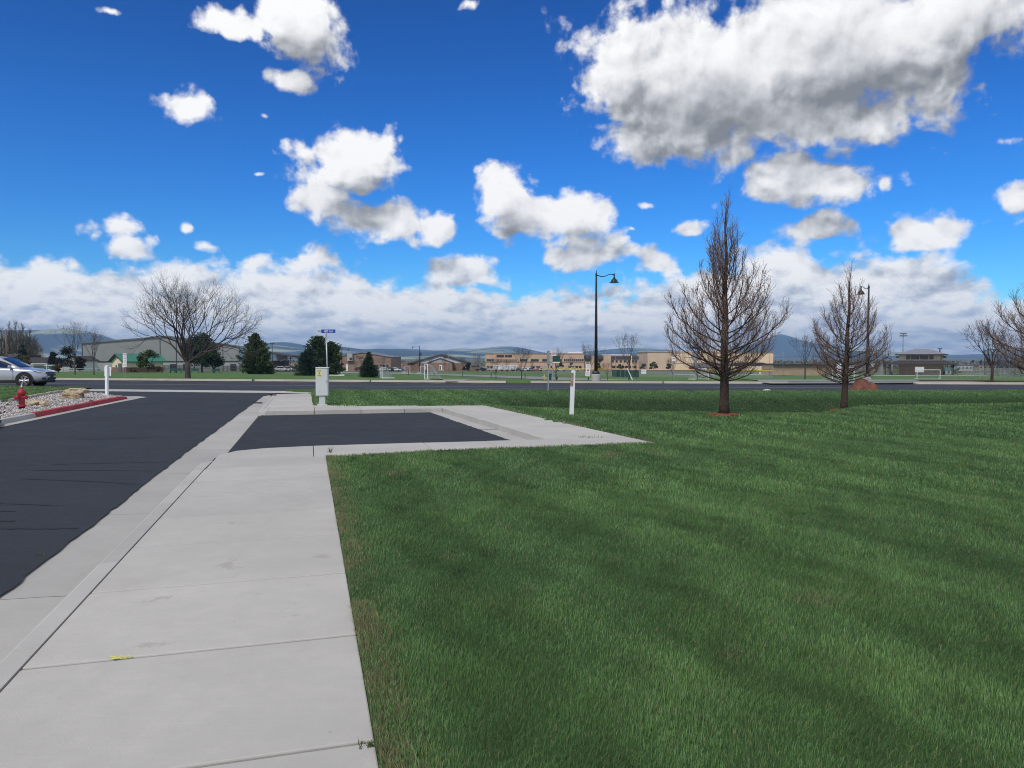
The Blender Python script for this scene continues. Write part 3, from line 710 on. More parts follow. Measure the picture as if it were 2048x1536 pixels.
# field lines on the park grass
g = MB()
for pth in ([(-31, 72), (-27, 84), (-24, 96)], [(-13.9, 58), (-15.2, 66)], [(-9, 62), (-3.5, 68)], [(-40, 68), (-52, 72)]):
    for a, b_ in zip(pth[:-1], pth[1:]):
        for i in range(6):
            p = [a[j]+(b_[j]-a[j])*i/6 for j in (0, 1)]; q = [a[j]+(b_[j]-a[j])*(i+1)/6 for j in (0, 1)]
            g.add([(p[0]-.06, p[1], hfar(*p)+.035), (p[0]+.06, p[1], hfar(*p)+.035), (q[0]+.06, q[1], hfar(*q)+.035), (q[0]-.06, q[1], hfar(*q)+.035)], [(0, 1, 2, 3)])
structure(g.build('field_line', M_white))

# ---- yellow survey paint on the walk, weeds in joints, bare spot in the lawn
m = bpy.data.materials.new('survey_paint'); t, b = nt(m); tc = t.nodes.new('ShaderNodeTexCoord')
b.inputs['Base Color'].default_value = (.72, .68, .10, 1); b.inputs['Roughness'].default_value = .8
tr = t.nodes.new('ShaderNodeBsdfTransparent'); ms = t.nodes.new('ShaderNodeMixShader')
t.links.new(mrange(t, noise_node(t, tc.outputs['Object'], 45, 4, .7), .42, .6, .15, 1), ms.inputs[0]); t.links.new(tr.outputs[0], ms.inputs[1]); t.links.new(b.outputs[0], ms.inputs[2]); t.links.new(ms.outputs[0], t.nodes['Material Output'].inputs['Surface'])
cx, cy = gp(240, 1316)
pp = [(cx+.055*math.cos(a)*(1+.3*math.sin(3*a)), cy+.03*math.sin(a)*(1+.3*math.cos(2*a))) for a in np.linspace(0, 2*math.pi, 20, False)]
structure(MB().sheet(pp, .0042).build('paint_mark', m))

# ================================================================ hills beyond the valley
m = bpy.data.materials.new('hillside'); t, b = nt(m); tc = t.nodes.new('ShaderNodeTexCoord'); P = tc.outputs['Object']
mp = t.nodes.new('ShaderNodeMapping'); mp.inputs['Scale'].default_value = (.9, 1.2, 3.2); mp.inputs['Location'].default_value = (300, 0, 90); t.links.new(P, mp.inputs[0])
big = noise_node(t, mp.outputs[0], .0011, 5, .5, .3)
c = ramp(t, big, [(.44, (.022, .036, .036)), (.53, (.04, .055, .045)), (.58, (.34, .36, .18)), (.70, (.50, .46, .30))])  # sunlit and cloud-shadow patches put into the hill colour, mixed with vegetation tones
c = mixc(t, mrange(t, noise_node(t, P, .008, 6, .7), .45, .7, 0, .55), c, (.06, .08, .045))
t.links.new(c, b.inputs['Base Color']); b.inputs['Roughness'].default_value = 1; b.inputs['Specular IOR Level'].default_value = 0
def ridge(name, D, prof, depth, seed, base=-30):
    """hill range: crest line given as picture heights at distance D, with spurs running down to the valley"""
    xs_ = [p[0] for p in prof]; zz = [p[1] for p in prof]
    n, k = 240, 26; v = []; f = []
    for i in range(n+1):
        px = xs_[0]+(xs_[-1]-xs_[0])*i/n; z = CAM_H + D*(712-interp(px, xs_, zz))/F_PX; x = (px-1024)/F_PX*D
        for j in range(k+1):
            q = j/k                      # 0 crest .. 1 foot
            spur = mnoise.fractal(Vector((x*.0016+seed, q*.8, seed)), 1.0, 2.0, 5)
            yy = D - depth*(q**.9)*(1+.35*spur); h = (1-q)**1.25
            zq = base+(z-base)*max(0, h*(1+.30*spur*math.sin(math.pi*q)))
            zq += (z-base)*.018*mnoise.fractal(Vector((x*.006, yy*.006, seed)), 1, 2, 4)
            v.append((x*(yy/D)**.15, yy, zq))
        v.append((x, D+depth*.5, base))
    k += 1
    for i in range(n):
        for j in range(k): f.append((i*(k+1)+j, (i+1)*(k+1)+j, (i+1)*(k+1)+j+1, i*(k+1)+j+1)) if j < k-1 else None
        f.append((i*(k+1)+0, i*(k+1)+k, (i+1)*(k+1)+k, (i+1)*(k+1)))
    return structure(MB().add(v, f).build(name, m, smooth=True))
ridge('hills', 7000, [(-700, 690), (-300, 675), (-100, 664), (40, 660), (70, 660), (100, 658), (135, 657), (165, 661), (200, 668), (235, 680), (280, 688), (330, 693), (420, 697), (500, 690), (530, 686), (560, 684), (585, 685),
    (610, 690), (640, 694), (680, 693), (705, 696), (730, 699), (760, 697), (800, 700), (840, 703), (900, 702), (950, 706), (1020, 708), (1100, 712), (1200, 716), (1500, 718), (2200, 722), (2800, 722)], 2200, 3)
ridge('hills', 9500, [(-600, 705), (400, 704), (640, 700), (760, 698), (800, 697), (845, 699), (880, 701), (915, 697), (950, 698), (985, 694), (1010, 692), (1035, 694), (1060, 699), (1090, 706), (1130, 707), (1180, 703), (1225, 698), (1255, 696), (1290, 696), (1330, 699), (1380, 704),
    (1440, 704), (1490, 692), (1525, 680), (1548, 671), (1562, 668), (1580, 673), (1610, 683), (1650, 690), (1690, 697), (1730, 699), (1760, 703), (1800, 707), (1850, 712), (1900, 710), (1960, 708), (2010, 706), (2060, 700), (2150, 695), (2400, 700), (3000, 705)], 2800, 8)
# ================================================================ near things
M_wpvc = mat('white_vinyl', (.78, .79, .80), .4, .03, 3)
M_galv = mat('galvanised', (.36, .38, .40), .45, .15, 12, .6)
M_box = mat('pale_grey_paint', (.50, .53, .52), .5, .05, 3)
M_dark = mat('dark_metal', (.018, .019, .022), .45, .2, 6)
M_black = mat('black_rubber', (.012, .012, .012), .8, .2, 10)
M_wsign = mat('sign_white', (.74, .74, .74), .5, .05, 5)
M_red = mat('sign_red', (.5, .06, .06), .5, .1, 5)
M_ink = mat('sign_ink', (.03, .03, .035), .6, .1, 5)
M_green = mat('sign_green', (.012, .075, .055), .5, .1, 5)
M_blue = mat('sign_blue', (.012, .05, .36), .4, .05, 5)
def text_mesh(s, size, name, m, parent, loc, rot, ext=.0015):
    cu = bpy.data.curves.new(name, 'FONT'); cu.body = s; cu.size = size; cu.align_x = 'CENTER'; cu.align_y = 'CENTER'; cu.extrude = ext
    tmp = bpy.data.objects.new(name, cu); dg = bpy.context.evaluated_depsgraph_get(); col.objects.link(tmp); dg.update()
    me = bpy.data.meshes.new_from_object(tmp.evaluated_get(bpy.context.evaluated_depsgraph_get()))
    bpy.data.objects.remove(tmp); me.materials.clear(); me.materials.append(m)
    o = bpy.data.objects.new(name, me); col.objects.link(o); o.parent = parent; o.location = loc; o.rotation_euler = rot
    return o
UP = (R(90), 0, 0)

# ---- utility pedestal on the far walk
x, y = gp(645, 810); t_ = thing('utility_cabinet', 'pale grey utility cabinet with a yellow sticker on a narrow pedestal', 'utility box', (x, y, 0), R(5))
MB().bx(-.16, .16, -.11, .13, -.02, .03).build('base_plate', M_box, t_, bevel=.008)
MB().bx(-.095, .10, -.09, .10, .02, .34).build('pedestal', M_box, t_, bevel=.012)
MB().bx(-.195, .195, -.13, .15, .30, 1.205).build('cabinet', M_box, t_, bevel=.014, seg=3)
MB().bx(-.188, .190, -.139, -.128, .325, 1.19).build('door', M_box, t_, bevel=.006)
MB().add([(-.21, -.15, 1.205), (.21, -.15, 1.205), (.21, .165, 1.205), (-.21, .165, 1.205), (-.205, -.145, 1.222), (.205, -.145, 1.222), (.205, .16, 1.238), (-.205, .16, 1.238)],
         [(0, 3, 2, 1), (4, 5, 6, 7), (0, 1, 5, 4), (1, 2, 6, 5), (2, 3, 7, 6), (3, 0, 4, 7)]).build('lid', M_box, t_, bevel=.005)
st_ = MB().bx(-.155, .02, -.1425, -.139, .925, 1.165).build('sticker', mat('sticker_yellow', (.62, .60, .25), .5, .06, 6), t_)
k = MB()
k.bx(-.138, -.005, -.145, -.1426, 1.105, 1.13)
for zz, a, b_ in ((1.085, -.125, -.02), (.985, -.135, -.0), (.968, -.13, -.01), (.951, -.12, -.02)): k.bx(a, b_, -.145, -.1426, zz-.004, zz+.004)
k.lathe([(.022, -.0005), (.026, -.0005), (.026, .0015), (.022, .0015)], 16, (-.068, -.1445, 1.04), 'Y')
k.build('sticker_print', mat('sticker_ink', (.16, .17, .13), .6), st_)
k = MB()
for z_ in (.52, .98): MB().bx(-.205, -.195, -.12, -.08, z_-.035, z_+.035).build('hinge', M_galv, t_, bevel=.003)
MB().bx(.15, .172, -.15, -.139, .74, .82).build('latch', M_galv, t_, bevel=.003)

# ---- street name sign behind it
x, y, z = atY(656, 33.0); z = hlawn(x, y)-.02; z = min(z, 0)
t_ = thing('street_name_sign', 'blue 400 East street name sign on a galvanised pole behind the utility cabinet', 'street sign', (x, y, z))
MB().tube([(0, 0, -.1), (-.07, 0, 2.62)], .032, 10).build('pole', M_galv, t_, smooth=True)
MB().bx(-.27, .33, -.012, .012, 2.60, 2.755).build('blade', M_blue, t_, bevel=.004)
MB().bx(-.45, -.272, -.012, .012, 2.60, 2.755).build('grey_end_panel', mat('sign_grey', (.52, .54, .56), .5), t_, bevel=.004)
k = MB()
for zz in (2.705, 2.678, 2.65): k.bx(-.43, -.29, -.0145, -.0122, zz-.006, zz+.006)
k.build('end_panel_print', mat('grey_print', (.22, .24, .27), .6), t_)
MB().bx(-.10, -.04, -.02, .02, 2.585, 2.602).build('bracket', M_galv, t_)
text_mesh('400 East', .148, 'lettering', M_wsign, t_, (.045, -.0145, 2.677), UP, .001).scale = (.80, 1, 1)

# ---- white posts
def vinyl_post(name, label, loc, h, w, rz=0, tilt=0):
    t_ = thing(name, label, 'post', loc, rz); t_.rotation_euler = (0, tilt, rz)
    MB().bx(-w/2, w/2, -w/2, w/2, -.1, h).build('post', M_wpvc, t_, bevel=.006)
    return t_
x, y = gp(1143, 831); t_ = vinyl_post('notice_post', 'white square post with a narrow tan notice plate, standing alone in the lawn', (x, y, hlawn(x, y)), 1.19, .098, R(14), R(2.2))
MB().bx(-.030, .030, -.024, .024, 1.19, 1.205).build('post_top', mat('pvc_core', (.5, .5, .5), .6), t_)
pl = MB().bx(-.083, -.012, -.066, -.050, .79, 1.14).build('plate', mat('bronze_plate', (.20, .17, .12), .5, .2, 20), t_, bevel=.003)
MB().bx(-.076, -.019, -.069, -.0662, .80, 1.13).build('plate_face', mat('tan_plate', (.44, .37, .25), .6, .12, 25), pl)
k = MB()
for zz in (1.115, 1.10, 1.085, 1.06, 1.045, 1.03, 1.01): k.bx(-.071, -.024, -.0715, -.0692, zz-.004, zz+.004)
MB().bx(-.055, -.04, -.0715, -.0692, .945, .975).build('plate_emblem', mat('plate_ink', (.13, .11, .08), .6), pl)
k.build('plate_print', mat('plate_ink', (.13, .11, .08), .6), pl)
k = MB()
for zz in (.90, .88, .86, .84, .825): k.bx(-.071, -.024, -.0715, -.0692, zz-.006, zz+.006)
k.build('red_print', mat('plate_red', (.42, .10, .07), .6), pl)
x, y = gp(214, 790); t_ = vinyl_post('sign_post', 'white post carrying a blank white sign back, in the gravel by the red kerb', (x, y, -.01), 1.20, .105, R(-6), R(.6))
MB().xprism([(-.06, 1.2), (.06, 1.2), (.03, 1.225), (-.03, 1.225)], -.05, .05).build('cap', M_wpvc, t_)
MB().bx(-.145, .145, .056, .068, .79, 1.155).build('sign_panel', M_wpvc, t_, bevel=.012)
MB().bx(-.035, .035, .05, .057, .85, .9).build('bracket', M_galv, t_)
x, y = gp(-6, 805); t_ = vinyl_post('fence_post', 'white vinyl fence post with pyramid cap at the left edge of the grass corner', (x, y, -.01), 1.05, .13)
MB().add([(-.078, -.078, 1.05), (.078, -.078, 1.05), (.078, .078, 1.05), (-.078, .078, 1.05), (-.078, -.078, 1.075), (.078, -.078, 1.075), (.078, .078, 1.075), (-.078, .078, 1.075), (0, 0, 1.15)],
         [(0, 3, 2, 1), (0, 1, 5, 4), (1, 2, 6, 5), (2, 3, 7, 6), (3, 0, 4, 7), (4, 5, 8), (5, 6, 8), (6, 7, 8), (7, 4, 8)]).build('cap', M_wpvc, t_)
k = MB(); 
for zz in (.25, .58, .90): k.bx(-2.4, -.06, -.022, .022, zz-.07, zz+.07)
k.build('rail', M_wpvc, t_, bevel=.005)
MB().bx(-.09, .09, -.09, .09, -.02, .08).build('post_skirt', M_wpvc, t_, bevel=.01)

# ---- fire hydrant
M_hyd = mat('hydrant_red', (.33, .022, .035), .5, .18, 9, bump=.2, bscale=50)
x, y = gp(44, 817.5); t_ = thing('fire_hydrant', 'red fire hydrant with a white tip standing in the gravel', 'fire hydrant', (x, y, -.02), R(-20))
MB().lathe([(.085, -.05), (.085, .09)], 20).build('base', M_black, t_, smooth=False)
MB().lathe([(.12, .09), (.125, .095), (.125, .125), (.088, .135), (.085, .15), (.082, .36), (.088, .42), (.10, .44), (.10, .455), (.12, .46), (.122, .485), (.10, .49)], 24).build('body', M_hyd, t_)
MB().lathe([(.105, .49), (.11, .50), (.105, .53), (.085, .585), (.055, .62), (.04, .63), (.036, .64), (.035, .67), (.02, .675)], 24).build('bonnet', M_hyd, t_)
for a, r_ in ((R(180), .042), (0, .042), (R(-90), .056)):
    q = MB().lathe([(r_, 0), (r_, .105), (r_*1.25, .107), (r_*1.25, .135), (r_*.9, .145), (r_*.35, .147), (r_*.3, .17), (0.004, .171)], 16, (0, 0, 0), 'X').build('nozzle', M_hyd, t_)
    q.location = (.06*math.cos(a), .06*math.sin(a), .37); q.rotation_euler = (0, 0, a)
for k_ in range(8):
    a = 2*math.pi*k_/8
    for r_, z_ in ((.112, .485), (.113, .125)): MB().cyl((r_*math.cos(a), r_*math.sin(a), z_), .013, .009, n=6).build('bolt', M_hyd, t_)
MB().tube([(0, 0, .672), (.004, 0, .755)], [.022, .016], 10).build('marker_tip', M_wpvc, t_)

# ---- rocks
M_rock = mat('tan_rock', (.30, .235, .15), .9, .3, 5, bump=.7, bscale=14, c2=(.50, .42, .30))
M_rock2 = mat('rust_rock', (.22, .15, .08), .9, .3, 4, bump=.7, bscale=14, c2=(.48, .38, .25))
def rock(name, label, loc, s, seed, m=None, rz=0, flat=.0, cat='rock', rough=.5, sub=4):
    b = bmesh.new(); bmesh.ops.create_icosphere(b, subdivisions=sub, radius=1)
    for v in b.verts:
        p = v.co.copy()
        q = Vector((math.copysign(abs(p.x)**.75, p.x), math.copysign(abs(p.y)**.75, p.y), math.copysign(abs(p.z)**.7, p.z)))
        n_ = mnoise.fractal(p*1.1+Vector((seed, seed*2, 0)), 1, 2, 3)*rough*.6 + mnoise.cell(p*2.2+Vector((seed,)*3))*rough*.12 + mnoise.fractal(p*4+Vector((seed,)*3), 1, 2, 3)*.06
        q *= 1+n_
        v.co = Vector((q.x*s[0], q.y*s[1], max(q.z, -.55)*s[2]))
    me = bpy.data.meshes.new(name); b.to_mesh(me); b.free(); me.materials.append(m or M_rock)
    o = bpy.data.objects.new(name, me); col.objects.link(o); o.location = loc; o.rotation_euler = (0, 0, rz)
    return tag(o, label, cat)
x, y = gp(146, 796); rock('boulder', 'rust stained tan boulder lying under a flat slab rock in the gravel', (x, y, .07), (.37, .28, .145), 2.2, M_rock2, R(8))
x, y = gp(150, 796); rock('boulder', 'broad flat topped tan boulder resting over the rust stained one', (x, y+.16, .245), (.42, .32, .125), 7.1, M_rock, R(-8))
x, y = gp(66, 811); rock('rock', 'low tan rock directly right of the fire hydrant', (x, y, .07), (.22, .16, .10), 4.4, M_rock, .3)
x, y = gp(88, 811); rock('rock', 'small pointed tan rock, the last of the row beside the hydrant', (x, y, .05), (.17, .12, .10), 9.3, M_rock, -.5)
x, y = gp(181, 804); rock('rock', 'small dark red stone on the gravel behind the red kerb', (x-.12, y+.25, .0), (.07, .05, .05), 1.3, mat('dark_red_stone', (.10, .02, .025), .8), 0, sub=2)

# ---- edging of split stones between grass and gravel: each stone lies on its own
pth = [gp(20, 803), gp(60, 795), gp(112, 786), gp(127, 783.5)]
M_edge = mat('edging_stone', (.34, .31, .26), .9, .3, 7, bump=.5, bscale=25)
segs = []
for a, b_ in zip(pth[:-1], pth[1:]):
    l = math.dist(a, b_); n = max(1, round(l/.62))
    for i in range(n): segs.append((a[0]+(b_[0]-a[0])*(i+.5)/n, a[1]+(b_[1]-a[1])*(i+.5)/n, math.atan2(b_[1]-a[1], b_[0]-a[0]), l/n))
for i, (x, y, a, l) in enumerate(segs):
    q = MB().bx(-l*.49, l*.49, -.075, .075, -.06, .085+rng.uniform(-.012, .012)).build('edging_stone', M_edge, None, bevel=.02)
    q.location = (x, y, 0); q.rotation_euler = (rng.uniform(-.05, .05), rng.uniform(-.03, .03), a+rng.uniform(-.04, .04))
    tag(q, 'pale edging stone laid in the row between the grass corner and the gravel', 'edging stone', 'edging stones along the gravel bed')

# ---- gravel
def gravel():
    xs_ = [p[0] for p in bedp]; ys_ = [p[1] for p in bedp]
    n = 16000
    X = nr.uniform(min(xs_), max(xs_), n); Y = nr.uniform(min(ys_), max(ys_), n); k = inpoly_np(X, Y, bedp); X, Y = X[k], Y[k]; n = len(X)
    s = nr.uniform(.018, .045, n)
    base = np.array([[1, 0, 0], [-1, 0, 0], [0, 1, 0], [0, -1, 0], [0, 0, 1], [0, 0, -1]], float)
    tri = np.array([[0, 2, 4], [2, 1, 4], [1, 3, 4], [3, 0, 4], [2, 0, 5], [1, 2, 5], [3, 1, 5], [0, 3, 5]])
    a = nr.uniform(0, 6.28, n); B = np.repeat(base[None], n, 0)*nr.uniform(.6, 1.3, (n, 6, 1))*np.array([1, .8, .6])
    c_, s_ = np.cos(a)[:, None], np.sin(a)[:, None]
    V = np.stack([B[..., 0]*c_-B[..., 1]*s_, B[..., 0]*s_+B[..., 1]*c_, B[..., 2]], -1)*s[:, None, None]
    V += np.stack([X, Y, s*.3-.01], -1)[:, None]
    T = (tri[None]+np.arange(n)[:, None, None]*6).reshape(-1, 3)
    C = np.repeat(nr.uniform(.45, 1.5, (n, 1)), 6, 0)*np.array([[1, .97, .95]])+nr.uniform(-.06, .06, (n*6, 3))*.5
    o = attr_mesh('gravel', V.reshape(-1, 3), np.zeros((0, 4), int), T, C, mat('gravel_stone', (.44, .42, .41), .9, .1, 9, attr=True))
    tag(o, 'grey and pinkish crushed gravel filling the left corner bed', 'gravel', kind='stuff')
gravel()

# ---- storm drain grate in the gutter
x, y = gp(503, 806, -.14); t_ = thing('drain_grate', 'dark slotted storm drain grate set in the gutter', 'drain grate', (x, y, -.143), AL)
MB().bx(-.55, .35, -.24, .24, -.012, .006).build('pit', M_black, t_)
k = MB(); k.bx(-.57, .37, -.26, -.22, -.01, .016).bx(-.57, .37, .22, .26, -.01, .016).bx(-.57, -.53, -.22, .22, -.01, .016).bx(.33, .37, -.22, .22, -.01, .016)
k.build('frame', mat('cast_iron', (.05, .05, .05), .6, .3, 15), t_)
k = MB()
for i in range(12): k.bx(-.50+i*.07, -.47+i*.07, -.22, .22, .0, .015)
k.build('bars', MATS['cast_iron'], t_)

# ---- red boulder by the second tree
x, y, z = atY(1725, 38.3)
def red_mound():
    b = bmesh.new(); bmesh.ops.create_grid(b, x_segments=44, y_segments=24, size=1)
    for v in b.verts:
        u, w = v.co.x, v.co.y
        ex = max(abs(u), abs(w)); fall = max(0, 1-abs(w)**2.2)
        hgt = interp(u, [-1, -.75, -.45, -.18, .1, .35, .5, .62, .78, .95, 1.0], [0, .25, .62, .68, .62, .52, .42, .44, .46, .42, 0])
        n_ = mnoise.fractal(Vector((u*2.4, w*2.4, 5)), 1, 2, 5)*.07
        v.co = Vector((u*.62+n_*.3, w*.50, max(-.05, hgt*fall*.98+n_*fall)))
    me = bpy.data.meshes.new('red_boulder'); b.to_mesh(me); b.free()
    for p in me.polygons: p.use_smooth = True
    me.materials.append(mat('red_sandstone', (.10, .036, .022), .95, .25, 4, bump=.8, bscale=22, c2=(.19, .08, .052)))
    o = bpy.data.objects.new('red_boulder', me); col.objects.link(o); return o
o = red_mound(); o.location = (x, y, -.16); tag(o, 'large reddish brown sandstone boulder at the road edge behind the leaning tree', 'boulder')
for px, s_ in ((1513, .06), (1535, .14), (1551, .07)):
    x, y, z = atY(px, 36.3); rock('stone', {1513: 'pebble sized pale stone at the road edge, left of the larger pale one', 1535: 'pale stone at the lawn edge by the road, largest of three', 1551: 'small pale stone at the road edge, right of the larger pale one'}[px], (x, y, -.11), (s_*1.6, s_, s_), px*.1, mat('pale_stone', (.55, .52, .45), .9), 0, sub=2)
x, y, z = atY(1812, 36.2); rock('stone', 'single pale stone at the road edge right of the red boulder', (x, y, -.11), (.14, .09, .07), 3.3, MATS['pale_stone'], 0, sub=2)

# ---- silver crossover on the main road
def make_suv():
    t_ = thing('car', 'silver crossover car, nose to the right, on the road behind the grass corner', 'car')
    M_p = mat('silver_paint', (.50, .52, .56), .28, .03, 1, .55, .5, coat=.6)
    M_gl = mat('car_glass', (.012, .018, .028), .04, .1, 1, 0, .9)
    M_cl = mat('black_cladding', (.015, .015, .017), .65, .1, 10)
    st = [(-2.56, .50, .84, .93, .70), (-2.50, .36, .98, 1.03, .86), (-2.30, .26, 1.05, 1.09, .95), (-1.5, .24, 1.07, 1.10, .985), (-.4, .24, 1.06, 1.10, .985), (.5, .24, 1.04, 1.09, .985), (1.05, .24, 1.01, 1.08, .98),
          (1.5, .24, .985, 1.055, .975), (1.85, .25, .955, 1.02, .955), (2.15, .27, .91, .965, .91), (2.38, .30, .84, .88, .82), (2.50, .36, .74, .77, .68), (2.55, .44, .64, .66, .52)]
    v = []; f = []; n = None
    for (x, zb, zs, zt, w) in st:
        h_ = [(w*.80, zb), (w*.95, zb+.05), (w*.99, zb+.17), (w, (zb+zs)/2+.02), (w*.985, zs-.10), (w*.965, zs-.03), (w*.90, zs+.012), (w*.55, zt-.008)]
        ring = [(x, a, b) for a, b in h_]+[(x, 0, zt)]+[(x, -a, b) for a, b in reversed(h_)]
        n = len(ring); v += ring
    for i in range(len(st)-1):
        for j in range(n): f.append((i*n+j, i*n+(j+1) % n, (i+1)*n+(j+1) % n, (i+1)*n+j))
    f.append(tuple(range(n))); f.append(tuple(range((len(st)-1)*n, len(st)*n)))
    MB().add(v, f).build('body', M_p, t_, smooth=True, sub=1)
    # cabin: pillars and roof
    cs = [(1.30, 1.07, .86), (.95, 1.25, .80), (.55, 1.46, .735), (.2, 1.61, .69), (-.2, 1.695, .665), (-.9, 1.735, .655), (-1.6, 1.72, .645), (-2.05, 1.665, .635), (-2.30, 1.55, .65), (-2.46, 1.25, .76), (-2.52, 1.03, .82)]
    v = []; f = []
    for (x, z, w) in cs:
        k = max(0, (z-1.05)/.68); wb = .90
        side = lambda q: wb+(w-wb)*(q**1.2 if k > 0 else 0)
        ring = [(x, wb-.02, 1.0), (x, (wb+w)/2+.012, (1.0+z)/2), (x, w, z-.035), (x, w*.88, z), (x, 0, z+.02), (x, -w*.88, z), (x, -w, z-.035), (x, -(wb+w)/2-.012, (1.0+z)/2), (x, -wb+.02, 1.0)]
        v += ring; n = len(ring)
    for i in range(len(cs)-1):
        for j in range(n-1): f.append((i*n+j, i*n+j+1, (i+1)*n+j+1, (i+1)*n+j))
    f.append(tuple(range(n))); f.append(tuple(range((len(cs)-1)*n, len(cs)*n)))
    MB().add(v, f).build('roof', M_p, t_, smooth=True)
    # glass: windscreen, side windows
    def cab(x, k):
        """point on the cabin side at station x, k=0 sill .. 1 roof edge"""
        z = interp(-x, [-c[0] for c in cs], [c[1] for c in cs]); w = interp(-x, [-c[0] for c in cs], [c[2] for c in cs])
        zq = 1.0+(z-.035-1.0)*k; wq = .88+((.90+w)/2+.012-.88)*k*2 if k < .5 else (.90+w)/2+.012+(w-(.90+w)/2-.012)*(k-.5)*2
        return wq, zq
    for sgn in (1, -1):
        for nm, (xa, xb) in (('side_window', (.82, -.12)), ('side_window', (-.20, -1.15)), ('side_window', (-1.23, -2.2))):
            v = []; f = []; xs_ = np.linspace(xa, xb, 6)
            for x in xs_:
                for k in (.16, .5, .86):
                    a, z = cab(x, k); v.append((x, sgn*(a+.012), z))
            for i in range(5):
                for j in range(2): f.append((i*3+j, i*3+j+1, (i+1)*3+j+1, (i+1)*3+j))
            MB().add(v, f).build(nm, M_gl, t_, smooth=True, recalc=True)
        # mirror
        q = MB().box((0, 0, 0), (.16, .20, .15)).build('mirror', M_p, t_, bevel=.05, seg=3); q.location = (.80, sgn*1.02, 1.13)
        MB().bx(.78, .84, sgn*1.0-.12*(sgn > 0), sgn*1.0+.12*(sgn < 0), 1.05, 1.09).build('mirror_arm', M_cl, t_)
        # headlight
        hl = MB().add([(2.40, sgn*.70, .875), (1.98, sgn*.945, .955), (1.93, sgn*.955, .915), (2.16, sgn*.925, .845), (2.44, sgn*.735, .77), (2.47, sgn*.60, .80)], [(0, 1, 2, 3, 4, 5)])
        o = hl.build('headlight', mat('headlamp', (.62, .62, .66), .1, .1, 30, .2, .9), t_); sd_ = o.modifiers.new('th', 'SOLIDIFY'); sd_.thickness = .05; sd_.offset = 0
        for xa in (-.16, -1.19, .93):
            k = MB()
            zz = np.linspace(.34, 1.0, 6)
            for i in range(5): k.add([(xa, sgn*.992, zz[i]), (xa+.014, sgn*.992, zz[i]), (xa+.014, sgn*.992, zz[i+1]), (xa, sgn*.992, zz[i+1])], [(0, 1, 2, 3)])
            k.build('door_seam', M_cl, t_)
        MB().bx(-.05, .12, sgn*.975, sgn*1.01, .86, .89).build('door_handle', M_p, t_, bevel=.01); MB().bx(-1.1, -.93, sgn*.975, sgn*1.01, .86, .89).build('door_handle', M_p, t_, bevel=.01)
        k = MB().bx(-.98, 1.0, sgn*.93, sgn*.995, .235, .40); k.build('sill_cladding', M_cl, t_, bevel=.02)
        k = MB().tube([(.05, sgn*.58, 1.74), (-.3, sgn*.58, 1.775), (-1.6, sgn*.575, 1.78), (-1.95, sgn*.57, 1.73)], .018, 6); k.build('roof_rail', M_cl, t_)
    v = []; f = []
    for x, z, w in ((1.24, 1.115, .80), (.95, 1.262, .745), (.55, 1.472, .685), (.24, 1.612, .645)):
        for q in (-1, -.5, 0, .5, 1): v.append((x+.03, w*q, z+.022+.012*(1-q*q)))
    for i in range(3):
        for j in range(4): f.append((i*5+j, i*5+j+1, (i+1)*5+j+1, (i+1)*5+j))
    MB().add(v, f).build('windscreen', M_gl, t_, smooth=True)
    # grille, bumper openings
    k = MB()
    for a, b_ in ((-.55, .55),): k.add([(2.515, a, .735), (2.515, b_, .735), (2.46, b_*1.05, .815), (2.46, a*1.05, .815)], [(0, 1, 2, 3)])
    k.add([(2.556, -.50, .62), (2.556, .50, .62), (2.535, .52, .70), (2.535, -.52, .70)], [(0, 1, 2, 3)])
    o = k.build('grille', M_cl, t_); sd_ = o.modifiers.new('th', 'SOLIDIFY'); sd_.thickness = .06; sd_.offset = 0
    k = MB().bx(2.30, 2.57, -.50, .50, .40, .52)
    for sgn in (1, -1): k.box((2.37, sgn*.69, .47), (.20, .22, .10), rz=-sgn*.75)
    k.build('bumper_opening', M_cl, t_, bevel=.02)
    MB().bx(2.52, 2.585, -.16, .16, .53, .64).build('number_plate', M_cl, t_)
    k = MB().bx(1.95, 2.50, -.66, .66, .24, .37).bx(1.9, 2.25, -.88, .88, .25, .36); k.build('front_valance', M_cl, t_, bevel=.04)
    for x in (1.50, -1.52):
        for sgn in (1, -1):
            MB().lathe([(.455, -.02), (.455, .022), (.42, .024)], 28, (x, sgn*.972, .40), 'Y').build('wheel_arch', M_cl, t_)
            w = thing('wheel', None, None, (x, sgn*.93, .372)); w.parent = t_
            bm_ = MB().lathe([(.24, -.12), (.33, -.125), (.365, -.10), (.372, -.05), (.372, .05), (.365, .085), (.335, .105), (.27, .105), (.262, .09)], 28, (0, 0, 0), 'Y')
            tyre = bm_.build('tyre', M_black, w, smooth=True); tyre.scale.y = sgn
            q = MB().lathe([(.262, .02), (.262, .09), (.25, .095), (.245, .03)], 28, (0, 0, 0), 'Y').lathe([(.07, .0), (.07, .088), (.03, .095)], 16, (0, 0, 0), 'Y')
            for i in range(6):
                a = i*math.pi/3
                for d in (-.13, .13):
                    q.tube([(.05*math.cos(a+d*2), .085, .05*math.sin(a+d*2)), (.255*math.cos(a+d), .082, .255*math.sin(a+d))], .017, 5)
            rim = q.build('rim', mat('alloy', (.62, .63, .65), .3, .05, 4, .8), w); rim.scale.y = sgn
            MB().lathe([(.245, .0), (.245, .01)], 24, (0, 0, 0), 'Y').build('brake', M_black, w).scale.y = sgn
    return t_
suv = make_suv()
suv.location = (-28.75, 43.4, -.13); suv.rotation_euler = (0, 0, R(10))
